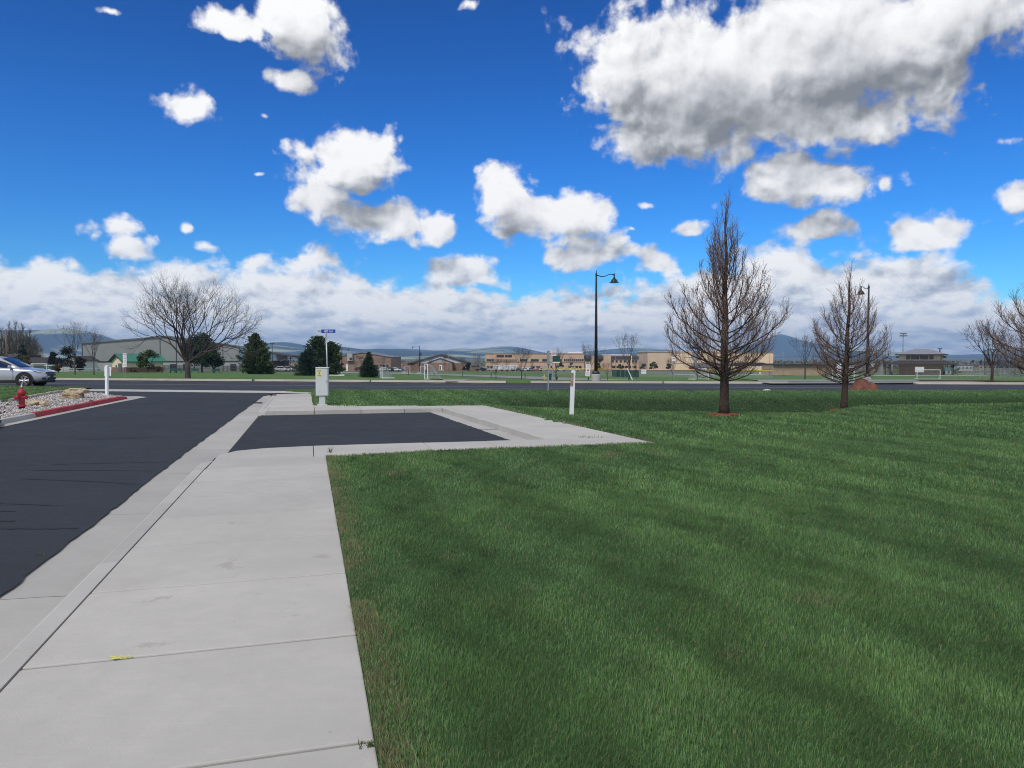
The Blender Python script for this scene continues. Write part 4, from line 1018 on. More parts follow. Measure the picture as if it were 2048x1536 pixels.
# ================================================================ trees
M_bark = mat('bark_grey', (.030, .026, .025), .9, .3, 14, bump=.8, bscale=35, c2=(.085, .072, .066))
M_barkr = mat('bark_brown', (.020, .015, .014), .9, .3, 9, bump=.8, bscale=35, c2=(.075, .045, .032))
M_twig = mat('twig_red', (.07, .051, .047), .85, .3, 6, c2=(.18, .125, .11))
M_twig2 = mat('twig_grey', (.055, .048, .046), .85, .3, 6, c2=(.13, .11, .10))
M_bud = mat('bud', (.26, .15, .12), .8, .35, 9, c2=(.40, .27, .20))
M_mulch = mat('mulch_red', (.16, .035, .018), .95, .4, 30, bump=1, bscale=60, c2=(.26, .085, .045))

def curve_pts(p0, d0, L, n, up, rg, wob):
    pts = [Vector(p0)]; d = Vector(d0).normalized()
    for i in range(n):
        d = (d + Vector((rg.gauss(0, wob), rg.gauss(0, wob), up+rg.gauss(0, wob)*.5))).normalized()
        pts.append(pts[-1]+d*(L/n))
    return pts
def at_pts(pts, k):
    q = k*(len(pts)-1); i = min(int(q), len(pts)-2); return pts[i].lerp(pts[i+1], q-i), (pts[i+1]-pts[i]).normalized()
def side_dir(d, ang, rot):
    ref = Vector((0, 0, 1)) if abs(d.z) < .95 else Vector((1, 0, 0))
    u = d.cross(ref).normalized(); w = d.cross(u); s = u*math.cos(rot)+w*math.sin(rot)
    return d*math.cos(ang)+s*math.sin(ang)

def pear_tree(name, label, loc, Ht, prof, r0=.10, clear=.15, nprim=54, seed=1, lean=(0, 0), twig=1.0, dens=1.0, mats=None, rz=0, group=None, cat='tree', up=.27, bud=True):
    """bare ornamental tree: one leader, limbs that rise from it, laterals and twigs with buds"""
    rg = random.Random(seed); mb, mt, mbu = mats or (M_barkr, M_twig, M_bud)
    T = MB(); C = MB(); B = MB(); N = 16
    lead = [Vector((lean[0]*(i/N)**.8*Ht + .012*Ht*math.sin(i*1.3+seed)*.4*(i/N), lean[1]*(i/N)*Ht, Ht*i/N)) for i in range(N+1)]
    rad = [r0*(1-.62*(i/N)**.75)*(1-(i/N)**3)+.004 for i in range(N+1)]; rad[0] *= 1.25
    T.tube(lead, rad, 10)
    pf = lambda h: interp(h, [p[0] for p in prof], [p[1] for p in prof])
    def twigs(pts, L, lv):
        n = max(2, int(L*12*dens))
        for i in range(n):
            k = rg.uniform(.18, 1) ; p, d = at_pts(pts, k)
            l = rg.uniform(.10, .26)*twig*(1.15-.5*k)
            q = curve_pts(p, side_dir(d, R(rg.uniform(28, 60)), rg.uniform(0, 6.28)), l, 2, .34, rg, .08)
            C.tube(q, [.0027*twig, .0023*twig, .0017*twig], 3, False)
            if bud:
                for k2 in (1, rg.uniform(.35, .7)):
                    b_, d_ = at_pts(q, k2); B.tube([b_, b_+d_*.016*twig+Vector((0, 0, .008)), b_+d_*.034*twig], [.001, .0075*twig, .001], 3, False)
    for i in range(nprim):
        f = (i+rg.random()*.6)/nprim; ztip = clear+.06+(.93-clear-.06)*f**1.05; fi = i*2.39996+rg.uniform(-.35, .35)
        z0 = clear+.76*max(0, (ztip-clear-.03)/(1-clear-.03))**1.65*(1-clear)
        p0, _ = at_pts(lead, z0)
        Rr = pf(ztip)*rg.uniform(.86, 1.08)
        if rg.random() < .25: Rr *= rg.uniform(.4, .8)
        rise = (ztip-z0)*Ht; base = Vector((math.cos(fi), math.sin(fi), 0))
        off = lead[min(N, int(ztip*N))]-p0; off.z = 0
        L = math.hypot(Rr, rise)*1.05; n = 8; a = base*Rr+off*.8; pts = []
        for j in range(n+1):
            k = j/n; pts.append(p0+a*(1-(1-k)**1.75) + Vector((0, 0, rise*(.52*k+.48*k**1.8))) + Vector((rg.gauss(0, .014), rg.gauss(0, .014), rg.gauss(0, .008)))*k*Ht*.22)
        pr = max(.0055, r0*.225*(1-z0)**.9*(.5+.5*min(1, L/1.6)))
        T.tube(pts, [pr*(1-.78*(j/n)**.8)+.0025 for j in range(n+1)], 6, False)
        ns = max(3, int(L*7.5*dens))
        for j in range(ns):
            k = .16+.80*(j+rg.random())/ns; p, d = at_pts(pts, k)
            l = (.22+.36*L*(1-k))*rg.uniform(.6, 1.1)
            q = curve_pts(p, side_dir(d, R(rg.uniform(25, 50)), rg.uniform(0, 6.28)), l, 4, up, rg, .07)
            C.tube(q, [.0060*twig, .0052*twig, .0043*twig, .0034*twig, .0022*twig], 4, False)
            twigs(q, l, 2)
        twigs(pts[3:], L*.6, 2)
    # shoots at the very top
    for i in range(8):
        p, d = at_pts(lead, rg.uniform(.8, .97)); l = Ht*rg.uniform(.07, .16)
        q = curve_pts(p, side_dir(Vector((0, 0, 1)), R(rg.uniform(8, 24)), rg.uniform(0, 6.28)), l, 4, .2, rg, .04)
        C.tube(q, [.008*twig, .007*twig, .006*twig, .004*twig, .002], 4, False); twigs(q, l, 2)
    t_ = thing(name, label, cat, loc, rz, group)
    T.build('trunk', mb, t_, smooth=True, recalc=False); C.build('crown', mt, t_, smooth=True, recalc=False)
    if bud: B.build('buds', mbu, t_, recalc=False)
    return t_
def mulch_ring(loc, r, label, seed):
    rg = random.Random(seed); g = MB()
    n = 40; rr = [r*(1+.13*math.sin(a*3+seed)+rg.uniform(-.07, .07)) for a in np.linspace(0, 6.28, n, False)]
    v = [(0, 0, .07)]; f = []
    for lv, (k, z) in enumerate(((.5, .055), (.85, .03), (1, -.01))):
        for i in range(n):
            a = 2*math.pi*i/n; v.append((rr[i]*k*math.cos(a), rr[i]*k*math.sin(a)*.9, z+rg.uniform(-.008, .008)))
    for i in range(n): f.append((0, 1+i, 1+(i+1) % n))
    for lv in range(2):
        for i in range(n): f.append((1+lv*n+i, 1+lv*n+n+i, 1+lv*n+n+(i+1) % n, 1+lv*n+(i+1) % n))
    g.add(v, f)
    for i in range(420):
        a = rg.uniform(0, 6.28); k = rg.random()**.5*1.08; x, y = r*k*math.cos(a), r*k*math.sin(a)*.9
        g.box((x, y, .07*(1-k)+.012), (rg.uniform(.02, .06), rg.uniform(.01, .022), .008), rg.uniform(0, 3), rg.uniform(-.5, .5), rg.uniform(-.5, .5))
    o = g.build('mulch', M_mulch); o.location = loc; tag(o, label, 'mulch', kind='stuff')

S1 = .01343
P1 = [(0, .1), (.165, .3), (.22, .85), (.28, 1.35), (.34, 1.62), (.42, 1.74), (.50, 1.72), (.57, 1.60), (.63, 1.36), (.68, 1.08), (.73, .74), (.78, .52), (.84, .42), (.9, .32), (.96, .16), (1, .03)]
x, y = gp(1448, 831); z = hlawn(x, y)
pear_tree('pear_tree', 'largest bare tree, pyramid shaped with one tall leader, in a red mulch ring', (x, y, z-.03), 5.75, [(a, b_*.90) for a, b_ in P1], .135, .16, 60, 5, dens=1.25)
mulch_ring((x, y, z), .42, 'red bark mulch ring under the largest bare tree', 1)
P2 = [(0, .1), (.2, .35), (.28, .85), (.36, 1.22), (.45, 1.40), (.55, 1.36), (.66, 1.12), (.75, .80), (.84, .50), (.93, .26), (1, .04)]
x, y = gp(1687, 808, -.05); z = hlawn(x, y)
pear_tree('pear_tree', 'smaller bare tree, its trunk leaning right, in front of the red boulder', (x, y, z-.03), 4.85, [(a, b_*.93) for a, b_ in P2], .12, .19, 50, 12, lean=(.035, 0), dens=1.25)
mulch_ring((x, y, z), .44, 'red bark mulch ring under the smaller leaning tree', 2)
x, y, z = atY(2120, 21.0)
pear_tree('pear_tree', 'bare tree cut off by the right edge of the picture, only its left limbs showing', (x, y, hlawn(x, y)-.03), 4.7, [(0, .1), (.2, .3), (.28, 1.1), (.36, 1.55), (.45, 1.72), (.56, 1.62), (.66, 1.35), (.78, .9), (.9, .5), (1, .04)], .12, .19, 52, 21, dens=1.4)

def spread_tree(name, label, loc, spec, seed, mats=None, group=None):
    """wide bare crown: a short trunk that breaks into limbs which fork again and again"""
    rg = random.Random(seed); mb, mt, _ = mats or (M_bark, M_twig2, None)
    T = MB(); C = MB(); s = spec
    T.tube([(0, 0, -.1), (0, 0, .05), (.01, 0, s['clear']*.5), (0, .01, s['clear'])], [s['r']*1.35, s['r']*1.1, s['r']*.95, s['r']*1.05], 12)
    cnt = [0]
    def grow(p, d, L, r, lv):
        n = 4; up = s['up'][min(lv, len(s['up'])-1)]
        q = curve_pts(p, d, L, n, up, rg, s['wob'])
        tgt = T if r > .014 else C
        r1 = r*.72 if lv < s['lev'] else r*.4
        tgt.tube(q, [r+(r1-r)*i/n for i in range(n+1)], 7 if r > .03 else 5 if r > .012 else 3, False); cnt[0] += 1
        if lv >= s['lev']: return
        de = (q[-1]-q[-2]).normalized()
        nf = 2 if rg.random() < s['three'] else 3
        rot0 = rg.uniform(0, 6.28)
        for i in range(nf):
            a = R(rg.uniform(*s['fork'])); k = 1 if i < 2 else rg.uniform(.4, .7)
            pp, dd = at_pts(q, k)
            grow(pp, side_dir(dd, a, rot0+i*math.pi+rg.uniform(-.5, .5)), L*rg.uniform(*s['ratio']), r1*rg.uniform(.70, .88), lv+1)
        for i in range(s['lat'] if r < .05 else 1):
            pp, dd = at_pts(q, rg.uniform(.25, .9)); l = rg.uniform(.25, .55)*s['tw']
            w = curve_pts(pp, side_dir(dd, R(rg.uniform(35, 65)), rg.uniform(0, 6.28)), l, 3, .1, rg, .14)
            C.tube(w, [s['tr'], s['tr']*.9, s['tr']*.75, s['tr']*.5], 3, False)
    nl = s['limbs']
    for i in range(nl):
        a = R(s['ang'][0]+(s['ang'][1]-s['ang'][0])*((i*.618) % 1)); f = i*2.39996+rg.uniform(-.2, .2)
        grow((0, 0, s['clear']-rg.uniform(0, .3)), (math.cos(f)*math.sin(a), math.sin(f)*math.sin(a), math.cos(a)), s['L']*(1.0+.15*math.sin(a)), s['r']*.38, 1)
    t_ = thing(name, label, 'tree', loc, rg.uniform(0, 6), group)
    T.build('trunk', mb, t_, smooth=True, recalc=False); C.build('crown', mt, t_, smooth=True, recalc=False)
    return t_
x, y = -23.2, far(-23.2)+1.1
SPR = dict(clear=1.2, r=.22, limbs=13, L=1.72, ang=(8, 78), up=[.0, .035, .03, .02, .05, .07], wob=.10, lev=6, fork=(13, 36), ratio=(.70, .90), three=.60, lat=3, tw=1.1, tr=.0075)
hl = spread_tree('honey_locust', 'wide spreading bare tree at the far kerb in front of the long grey warehouse', (x, y, H(x, y)), SPR, 4); hl.rotation_euler.z += 2.2; hl.scale = (.89, .89, 1.0)
# ================================================================ mown grass: blades on the near lawn, coarser with distance
def blades(name, regions, m, label, excl=PAV, incl=None, swale_dark=1.0):
    Vs, Fqs, Fts, Cs = [], [], [], []; off = 0
    for (y0, y1, dens, h, w, xl, xr) in regions:
        area = (y1-y0)*((xr(y1)-xl(y1))+(xr(y0)-xl(y0)))/2
        xa, xb = min(xl(y0), xl(y1)), max(xr(y0), xr(y1)); n = int((y1-y0)*(xb-xa)*dens)
        X = nr.uniform(xa, xb, n); Y = nr.uniform(y0, y1, n)
        kl = (Y-y0)/(y1-y0); ok = (X > xl(y0)+(xl(y1)-xl(y0))*kl) & (X < xr(y0)+(xr(y1)-xr(y0))*kl) & ~inpoly_np(X, Y, excl)
        if incl: ok &= inpoly_np(X, Y, incl)
        X, Y = X[ok], Y[ok]
        nearY = np.interp(X, NEAR_X, NEAR_Y); ok = Y < nearY-.05; X, Y = X[ok], Y[ok]; n = len(X)
        # height by table lookup on the lawn function (bilinear on a coarse grid)
        gx = np.linspace(xa-.5, xb+.5, 90); gy = np.linspace(y0-.5, y1+.5, 60)
        G = np.array([[hlawn(a, b_) for a in gx] for b_ in gy])
        fx = (X-gx[0])/(gx[1]-gx[0]); fy = (Y-gy[0])/(gy[1]-gy[0]); ix = np.clip(fx.astype(int), 0, 88); iy = np.clip(fy.astype(int), 0, 58); fx -= ix; fy -= iy
        Z = G[iy, ix]*(1-fx)*(1-fy)+G[iy, ix+1]*fx*(1-fy)+G[iy+1, ix]*(1-fx)*fy+G[iy+1, ix+1]*fx*fy - .014
        # smooth random fields
        def field(sc, seed):
            r = np.random.default_rng(seed); tot = np.zeros(n)
            for o in range(7):
                a = r.uniform(0, 6.28); k = sc*r.uniform(.6, 1.8); tot += np.sin((X*math.cos(a)+Y*math.sin(a))*k+r.uniform(0, 6.28))
            return tot/2.6
        f1, f2, f3 = field(1.1, 1), field(4.5, 2), field(14, 3)
        T_ = X*math.cos(AL)+Y*math.sin(AL)            # distance right of the walk's line
        dist = np.full(n, 9.0)
        for (ax, ay), (bx2, by2) in zip(PAV, PAV[1:]):
            ux, uy = bx2-ax, by2-ay; l2 = ux*ux+uy*uy; q_ = np.clip(((X-ax)*ux+(Y-ay)*uy)/l2, 0, 1); dist = np.minimum(dist, np.hypot(X-ax-q_*ux, Y-ay-q_*uy))
        edge = np.clip(1.25-dist/.22, 0, 1)
        # mower passes: blades laid one way then the other
        ang = -AL; q = T_/.66 + .14*f1
        lay = np.tanh(np.sin(q*math.pi)*3)
        hh = h*nr.uniform(.55, 1.25, n)*(1+.12*f2+.10*f1)*(np.clip(.85+.4*f3+.25*f2, .3, 1.3) if name == 'edge_grass' else 1)
        th = nr.uniform(0, 6.283, n); bend = nr.uniform(.15, .85, n)*hh
        ov = (.75 if name == 'edge_grass' else 0); dirx = -ov*math.cos(AL)+np.cos(th)*.75+lay*math.sin(ang)*.28; diry = -ov*math.sin(AL)+np.sin(th)*.75+lay*math.cos(ang)*.28
        ww = w*nr.uniform(.6, 1.2, n); px_, py_ = -np.sin(th+.6), np.cos(th+.6)
        B0 = np.stack([X-px_*ww/2, Y-py_*ww/2, Z], 1); B1 = np.stack([X+px_*ww/2, Y+py_*ww/2, Z], 1)
        mx, my, mz = X+dirx*bend*.30, Y+diry*bend*.30, Z+hh*.62
        M0 = np.stack([mx-px_*ww*.42, my-py_*ww*.42, mz], 1); M1 = np.stack([mx+px_*ww*.42, my+py_*ww*.42, mz], 1)
        TP = np.stack([X+dirx*bend*.85, Y+diry*bend*.85, Z+hh*(1.0-.15*bend/np.maximum(hh, 1e-4))], 1)
        V = np.stack([B0, B1, M1, M0, TP], 1).reshape(-1, 3)
        idx = np.arange(n)[:, None]*5+off
        Fqs.append(idx+np.array([[0, 1, 2, 3]])); Fts.append(idx+np.array([[3, 2, 4]])); Vs.append(V)
        base = np.array([.150, .268, .094])[None]*(1+.09*f1+.10*f2+.12*f3+.075*lay)[:, None]*nr.uniform(.62, 1.35, (n, 1))  # light and dark of the mower stripes also put into the blade colour
        yel = np.clip(.10*f2+.14*f3*0+nr.normal(0, .10, n), 0, .5)[:, None]; base = base*(1-yel)+np.array([.20, .23, .075])*yel
        blu = np.clip(-.12*f1+nr.normal(0, .12, n), 0, .5)[:, None]; base = base*(1-blu)+np.array([.078, .185, .105])*blu
        dry = (nr.uniform(0, 1, n) < (.035+.66*edge*np.clip(.80+.5*f3+.4*f2, 0, 1)))
        # the bare brownish spot near the bay and a few thin ones
        for (bx_, by_, br_) in ((-1.65, 10.55, .28), (1.6, 12.4, .35), (2.4, 12.5, .25), (2.0, 5.0, .22), (1.2, 4.1, .16), (-.5, 6.1, .14)):
            rr = np.hypot((X-bx_), (Y-by_)*.9)/br_; dry |= (nr.uniform(0, 1, n) < np.clip(1.0-rr, 0, .8)*(.9 if br_ > .26 else .45))
        base *= (1-.48*np.clip((-Z-.06)/.30, 0, 1))[:, None]       # blade colour darkened the lower it stands in the swale
        base[dry] = np.array([.34, .305, .165])*nr.uniform(.5, 1.2, (dry.sum(), 1))
        k5 = np.array([.55, .55, 1.0, 1.0, 1.15])
        kk = np.ones(5); Cs.append((base[:, None, :]*kk[None, :, None]).reshape(-1, 3)); off += n*5
    m_ = bpy.data.materials.get(m)
    o = attr_mesh(name, np.concatenate(Vs), np.concatenate(Fqs), np.concatenate(Fts), np.concatenate(Cs), m_)
    return tag(o, label, 'grass', kind='stuff')
gm = bpy.data.materials.new('grass_blade'); t, b = nt(gm); at = t.nodes.new('ShaderNodeAttribute'); at.attribute_name = 'tint'
t.links.new(at.outputs['Color'], b.inputs['Base Color']); b.inputs['Roughness'].default_value = .5; b.inputs['Specular IOR Level'].default_value = .35
tr = t.nodes.new('ShaderNodeBsdfTranslucent'); t.links.new(at.outputs['Color'], tr.inputs['Color']); ms = t.nodes.new('ShaderNodeMixShader'); ms.inputs[0].default_value = .46
t.links.new(b.outputs[0], ms.inputs[1]); t.links.new(tr.outputs[0], ms.inputs[2]); t.links.new(ms.outputs[0], t.nodes['Material Output'].inputs['Surface'])
XL = lambda y: -y*.264-.25 if y < 13 else (-9.3 if y > 25.5 else -.7)
XR = lambda y: y*.70+1.2
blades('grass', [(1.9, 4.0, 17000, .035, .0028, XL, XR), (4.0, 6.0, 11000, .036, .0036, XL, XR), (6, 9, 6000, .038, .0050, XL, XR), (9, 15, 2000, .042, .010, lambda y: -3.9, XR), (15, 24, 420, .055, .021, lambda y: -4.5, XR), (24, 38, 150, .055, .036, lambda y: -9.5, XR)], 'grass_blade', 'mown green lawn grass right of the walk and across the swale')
# tufts in the walk joints and along the left corner
def tuft(loc, label, n, h, c, spread):
    V = []; Fq = np.zeros((0, 4), int); T3 = []; C = []
    for i in range(n):
        a = rng.uniform(0, 6.28); r_ = rng.random()*spread; x, y = r_*math.cos(a), r_*math.sin(a)*.5; l = h*rng.uniform(.5, 1.2); b_ = rng.uniform(0, 6.28); k = rng.uniform(.2, .7)
        o = len(V); V += [(x-.003, y, 0), (x+.003, y, 0), (x+math.cos(b_)*l*k, y+math.sin(b_)*l*k, l*(1-k*.4))]; T3.append((o, o+1, o+2)); C += [tuple(v*rng.uniform(.6, 1.2) for v in c)]*3
    o = attr_mesh('weed_tuft', V, Fq, T3, C, gm); o.location = loc; tag(o, label, 'weeds', kind='stuff'); return o
EDG = lambda k: (lambda y: (y*-.2645-.0+k))
Vb = [ts(.30, 2)[:2], ts(.30, 12.5)[:2]]
eb = [ts(.252, 1)[:2], ts(.40, 1)[:2], ts(.40, 12.45)[:2], ts(.252, 12.45)[:2]]
blades('edge_grass', [(1.6, 6, 17000, .042, .0042, lambda y: -.2642*y-.0+.15, lambda y: -.2642*y+.55), (6, 12.6, 9000, .042, .006, lambda y: -.2642*y-.05+.15, lambda y: -.2642*y+.55)], 'grass_blade', 'tan and green fringe of grass along the right edge of the walk', incl=eb)
tuft((*gp(742, 1493), .0), 'grass creeping into the last walk joint at the bottom of the picture', 40, .03, (.10, .13, .05), .07)
tuft((*gp(660, 905), .0), 'weed sprouting from the joint at the corner of the lawn', 26, .12, (.05, .11, .03), .05)
tuft((*gp(1180, 875), .0), 'low weeds on the slab right of the parking bay', 40, .06, (.05, .10, .03), .35)
tuft((*gp(80, 1110, -.13), -.13), 'tiny weed at the edge of the asphalt', 22, .03, (.09, .13, .05), .05)

lp = [(-48, 27)]+[gp(-200, 814), gp(-60, 811), gp(20, 802), gp(60, 794), gp(112, 786), gp(127, 783.5), (-20.4, 36.0), (-21.5, 39.2), (-48, 45)]
blades('corner_grass', [(26, 44, 330, .085, .034, lambda y: -44, lambda y: -19)], 'grass_blade', 'longer grass with a few dandelions on the left corner', excl=[(0, 0), (1, 0), (0, 1)], incl=lp)
# ================================================================ green trees and shrubs
M_leaf = mat('foliage', (.9, .9, .9), .75, .12, 2, attr=True, trans=.2, spec=.2)
def tri_cloud(P, S, C, rg, elong=None):
    """random leaf or needle-clump faces at points P with sizes S; elong: preferred long axis per point"""
    n = len(P); a = rg.normal(size=(n, 3)) if elong is None else elong*1.6+rg.normal(size=(n, 3))*.6
    a /= np.linalg.norm(a, axis=1)[:, None]; b = rg.normal(size=(n, 3)); b -= a*(a*b).sum(1)[:, None]; b /= np.linalg.norm(b, axis=1)[:, None]
    s = S[:, None]; V = np.stack([P-a*s*.6, P+b*s*.42, P+a*s*.9, P-b*s*.42], 1).reshape(-1, 3)
    return V, np.arange(n*4).reshape(-1, 4), np.repeat(C, 4, 0)
def conifer(name, label, loc, Ht, Rad, seed, tint=(.022, .045, .022), nb=170, per=70, prof=None, size=.17, sweep=.35, group=None, base=.03, tops=None, cat='tree'):
    rg = np.random.default_rng(seed); prof = prof or [(0, .85), (.12, 1), (.3, .88), (.55, .58), (.8, .27), (1, .03)]
    P = []; E = []; C = []; S = []
    tops = tops or [(0, 0, 1.0, 1.0)]
    for (ox, oy, hk, rk) in tops:
        for i in range(int(nb*rk)):
            zf = base+(1-base)*rg.random()**1.25; z = zf*Ht*hk; L = Rad*rk*interp(zf, [p[0] for p in prof], [p[1] for p in prof])*rg.uniform(.55, 1.12)+.05
            a = rg.uniform(0, 6.283); n = max(8, int(per*(.35+L/Rad))); k = rg.random(n)**.6
            br = rg.uniform(.5, 1.45); lift = sweep*L*(.2+zf)
            pts = np.stack([ox+np.cos(a)*L*k, oy+np.sin(a)*L*k, z+lift*k**1.5-.10*L*k], 1)
            wd = .16*L*(1.1-k)+.10
            pts += rg.normal(size=(n, 3))*wd[:, None]*np.array([1, 1, .75])
            P.append(pts); E.append(np.repeat([[np.cos(a), np.sin(a), .5]], n, 0))
            C.append((np.array(tint)[None]*br*rg.uniform(.55, 1.5, (n, 1))*(1+np.array([[.28, .14, -.1]])*rg.normal(size=(n, 1))*.6)).clip(.004, 1)); S.append(size*rg.uniform(.6, 1.35, n))
    P = np.concatenate(P); P[:, 2] = np.maximum(P[:, 2], .03)
    V, Q, CC = tri_cloud(P, np.concatenate(S), np.concatenate(C), rg, np.concatenate(E))
    t_ = thing(name, label, cat, loc, 0, group)
    for (ox, oy, hk, rk) in tops[:1]: MB().tube([(0, 0, -.3), (ox*.3, oy*.3, Ht*.4), (ox, oy, Ht*hk*.96)], [Ht*.022, Ht*.015, .02], 7).build('trunk', M_bark, t_)
    attr_mesh('crown', V, Q, np.zeros((0, 3), int), CC, M_leaf, t_)
    return t_
def leafy(name, label, loc, w, h, seed, tint, n=3200, size=.14, z0=.0, blobs=16, trunk=.12, squash=.8, stems=True, group=None, cat='tree', gap=1.0):
    rg = np.random.default_rng(seed); P = []; C = []
    for i in range(blobs):
        a = rg.uniform(0, 6.28); k = rg.random()**.5; zf = rg.random()
        rr = (w/2)*(1-abs(zf*2-.85)**2.2*.6)*k*.85; c = np.array([math.cos(a)*rr, math.sin(a)*rr, z0+(h-z0)*(.12+.76*zf)])
        r_ = min(w, h-z0)*rg.uniform(.14, .27)/gap; m_ = n//blobs
        d = rg.normal(size=(m_, 3)); d /= np.linalg.norm(d, axis=1)[:, None]; d *= (rg.random((m_, 1))**.45)*r_*np.array([1.1, 1.1, squash])
        P.append(c+d); C.append(np.array(tint)[None]*rg.uniform(.6, 1.4)*rg.uniform(.6, 1.4, (m_, 1))*(1+.18*rg.normal(size=(m_, 3))*np.array([1, .4, .6])))
    P = np.concatenate(P); P[:, 2] = np.maximum(P[:, 2], .03)
    V, Q, CC = tri_cloud(P, size*rg.uniform(.6, 1.4, len(P)), np.concatenate(C).clip(.004, 1), rg)
    t_ = thing(name, label, cat, loc, 0, group)
    g = MB(); rr_ = random.Random(seed)
    g.tube([(0, 0, -.3), (0, 0, max(z0, h*.25))], [trunk, trunk*.7], 7)
    for i in range(7):
        a = rr_.uniform(0, 6.28); e = rr_.uniform(.2, .75); g.tube([(0, 0, max(z0, h*.2)*rr_.uniform(.5, 1)), (math.cos(a)*w*.18, math.sin(a)*w*.18, h*(.3+.25*e)), (math.cos(a)*w*.34*e*1.2, math.sin(a)*w*.34*e*1.2, h*(.45+.5*e))], [trunk*.5, trunk*.3, .015], 5)
    g.build('trunk', M_bark, t_); attr_mesh('crown', V, Q, np.zeros((0, 3), int), CC, M_leaf, t_)
    return t_
def sz(px, Y): return px*Y/F_PX
# two pines with ragged edges, a low spruce beside the second, a small spruce
p = atY(511, 150); conifer('pine_tree', 'full dark green pine standing left of the blue street name sign', p, 7.7, 3.1, 3, (.078, .112, .042), nb=210, per=64, size=.26, sweep=.9, prof=[(0, .72), (.1, .98), (.3, 1), (.5, .8), (.7, .5), (.88, .22), (1, .03)], tops=[(0, 0, 1, 1), (1.6, -.4, .62, .62), (2.5, -.6, .28, .42)])
p = atY(648, 140); conifer('pine_tree', 'wide pine with two tops directly behind the blue street name sign', p, 6.9, 3.4, 9, (.072, .105, .042), nb=190, per=60, size=.26, sweep=1.0, prof=[(0, .6), (.12, .9), (.35, 1), (.55, .8), (.75, .5), (.9, .22), (1, .03)], tops=[(-1.0, 0, 1, .95), (1.4, -.2, .86, .72)])
p = atY(619, 132); conifer('spruce_tree', 'low rounded blue green spruce in front of the two topped pine', p, 4.6, 2.5, 5, (.042, .072, .048), nb=240, per=70, size=.18, sweep=.3, prof=[(0, .9), (.15, 1), (.4, .92), (.65, .68), (.85, .38), (1, .05)])
p = atY(738, 118); conifer('spruce_tree', 'small pointed spruce beside the left of the two near white goals', p, 3.75, 1.45, 6, (.042, .074, .044), nb=200, per=60, size=.13, sweep=.35, prof=[(0, .85), (.15, 1), (.4, .80), (.65, .50), (.85, .24), (1, .03)])
p = atY(404, 172); leafy('evergreen_tree', 'dense dark evergreen behind the wide spreading bare tree', p, sz(64, 172), sz(82, 172), 4, (.028, .050, .026), 9000, .24, 1.2, 42, .25)
p = atY(428, 160); leafy('evergreen_tree', 'lower rounded evergreen right of the dense dark one behind the spreading tree', p, sz(46, 160), sz(46, 160), 8, (.030, .055, .024), 5200, .20, .9, 26, .2)
p = atY(296, 148); leafy('leafing_tree', 'small tree in fresh green leaf in front of the green roofed hut', p, sz(46, 148), sz(48, 148), 2, (.07, .095, .03), 3400, .19, .7, 26, .09, gap=1.25)
M_pl = ((.020, .030, .022), (.10, .105, .06))
for i, (px, w, h_, Y, c, lb) in enumerate(((108, 22, 42, 205, (.014, .022, .016), 'dark round evergreen left of the pair of bare upright trees'), (137, 44, 54, 200, (.013, .022, .016), 'largest dark evergreen, behind the taller bare upright tree'), (47, 20, 58, 190, (.017, .028, .016), 'tall dark evergreen behind the silver car and in front of the poplars'),
        (50, 34, 36, 165, (.085, .075, .035), 'olive brown willow bush just above the car bonnet'), (26, 30, 30, 185, (.045, .07, .028), 'green shrub behind the roof of the silver car'), (5, 26, 36, 185, (.05, .085, .03), 'bright green shrub at the left edge of the picture'), (117, 15, 17, 160, (.10, .06, .025), 'small russet shrub in front of the dark round evergreen'), (160, 24, 30, 208, (.03, .036, .018), 'dull green evergreen beside the left end of the grey warehouse'))):
    p = atY(px, Y); leafy('evergreen_tree' if c[0] < .04 else 'shrub', lb, p, sz(w, Y), sz(h_, Y), 30+i, c, 3000, sz(1.6, Y), .3, 20, .12, cat='tree' if c[0] < .04 else 'shrub')
for i, (px, h_) in enumerate(((-14, 84), (4, 78), (20, 88), (34, 92), (48, 84), (60, 78), (72, 60))):
    pass
# flowering-bare shrubs by the hut
for i, (px, Y, w, h_, lb) in enumerate(((268, 165, 26, 13, 'reddish bare hedge shrub left of the leafing tree at the hut wall'), (316, 164, 24, 13, 'reddish bare hedge shrub right of the leafing tree at the hut wall'))):
    p = atY(px, Y); leafy('shrub', lb, p, sz(w, Y), sz(h_, Y), 70+i, (.085, .05, .032), 1400, .13, .05, 14, .04, cat='shrub')
p = atY(936, 380); leafy('shrub_tree', 'round green tree at the right end of the brick chapel', p, sz(12, 380), sz(17, 380), 80, (.02, .04, .02), 1200, .45, .4, 12, .2)
p = atY(929, 372); leafy('shrub', 'dark green shrub under the right corner of the chapel', p, sz(8, 372), sz(9, 372), 81, (.015, .03, .018), 600, .4, .1, 8, .1, cat='shrub')
for i, (px, w, h_, lb) in enumerate(((1122, 9, 12, 'rounded shrub in front of the school, left of the leaning notice sign'), (1142, 9, 11, 'shrub in front of the school, directly behind the white notice post'), (1199, 12, 9, 'shrub before the school just right of the tall lamp post'), (1241, 12, 9, 'light green shrub before the school right end'), (1287, 14, 8, 'shrub between the school and the tan hall'), (1308, 18, 11, 'green shrub at the left corner of the tan hall'), (1338, 12, 8, 'yellowish shrub on the tan hall wall near the stop sign'))):
    p = atY(px, 425); leafy('shrub', lb, p, sz(w, 425), sz(h_+6, 425), 90+i, (.075, .10, .03), 700, .55, .2, 9, .12, cat='shrub')
p = atY(1915, 195); leafy('clipped_tree', 'small round clipped tree right of the two storey field building', p, sz(11, 195), sz(14, 195), 99, (.03, .05, .018), 1500, .16, .5, 10, .06)

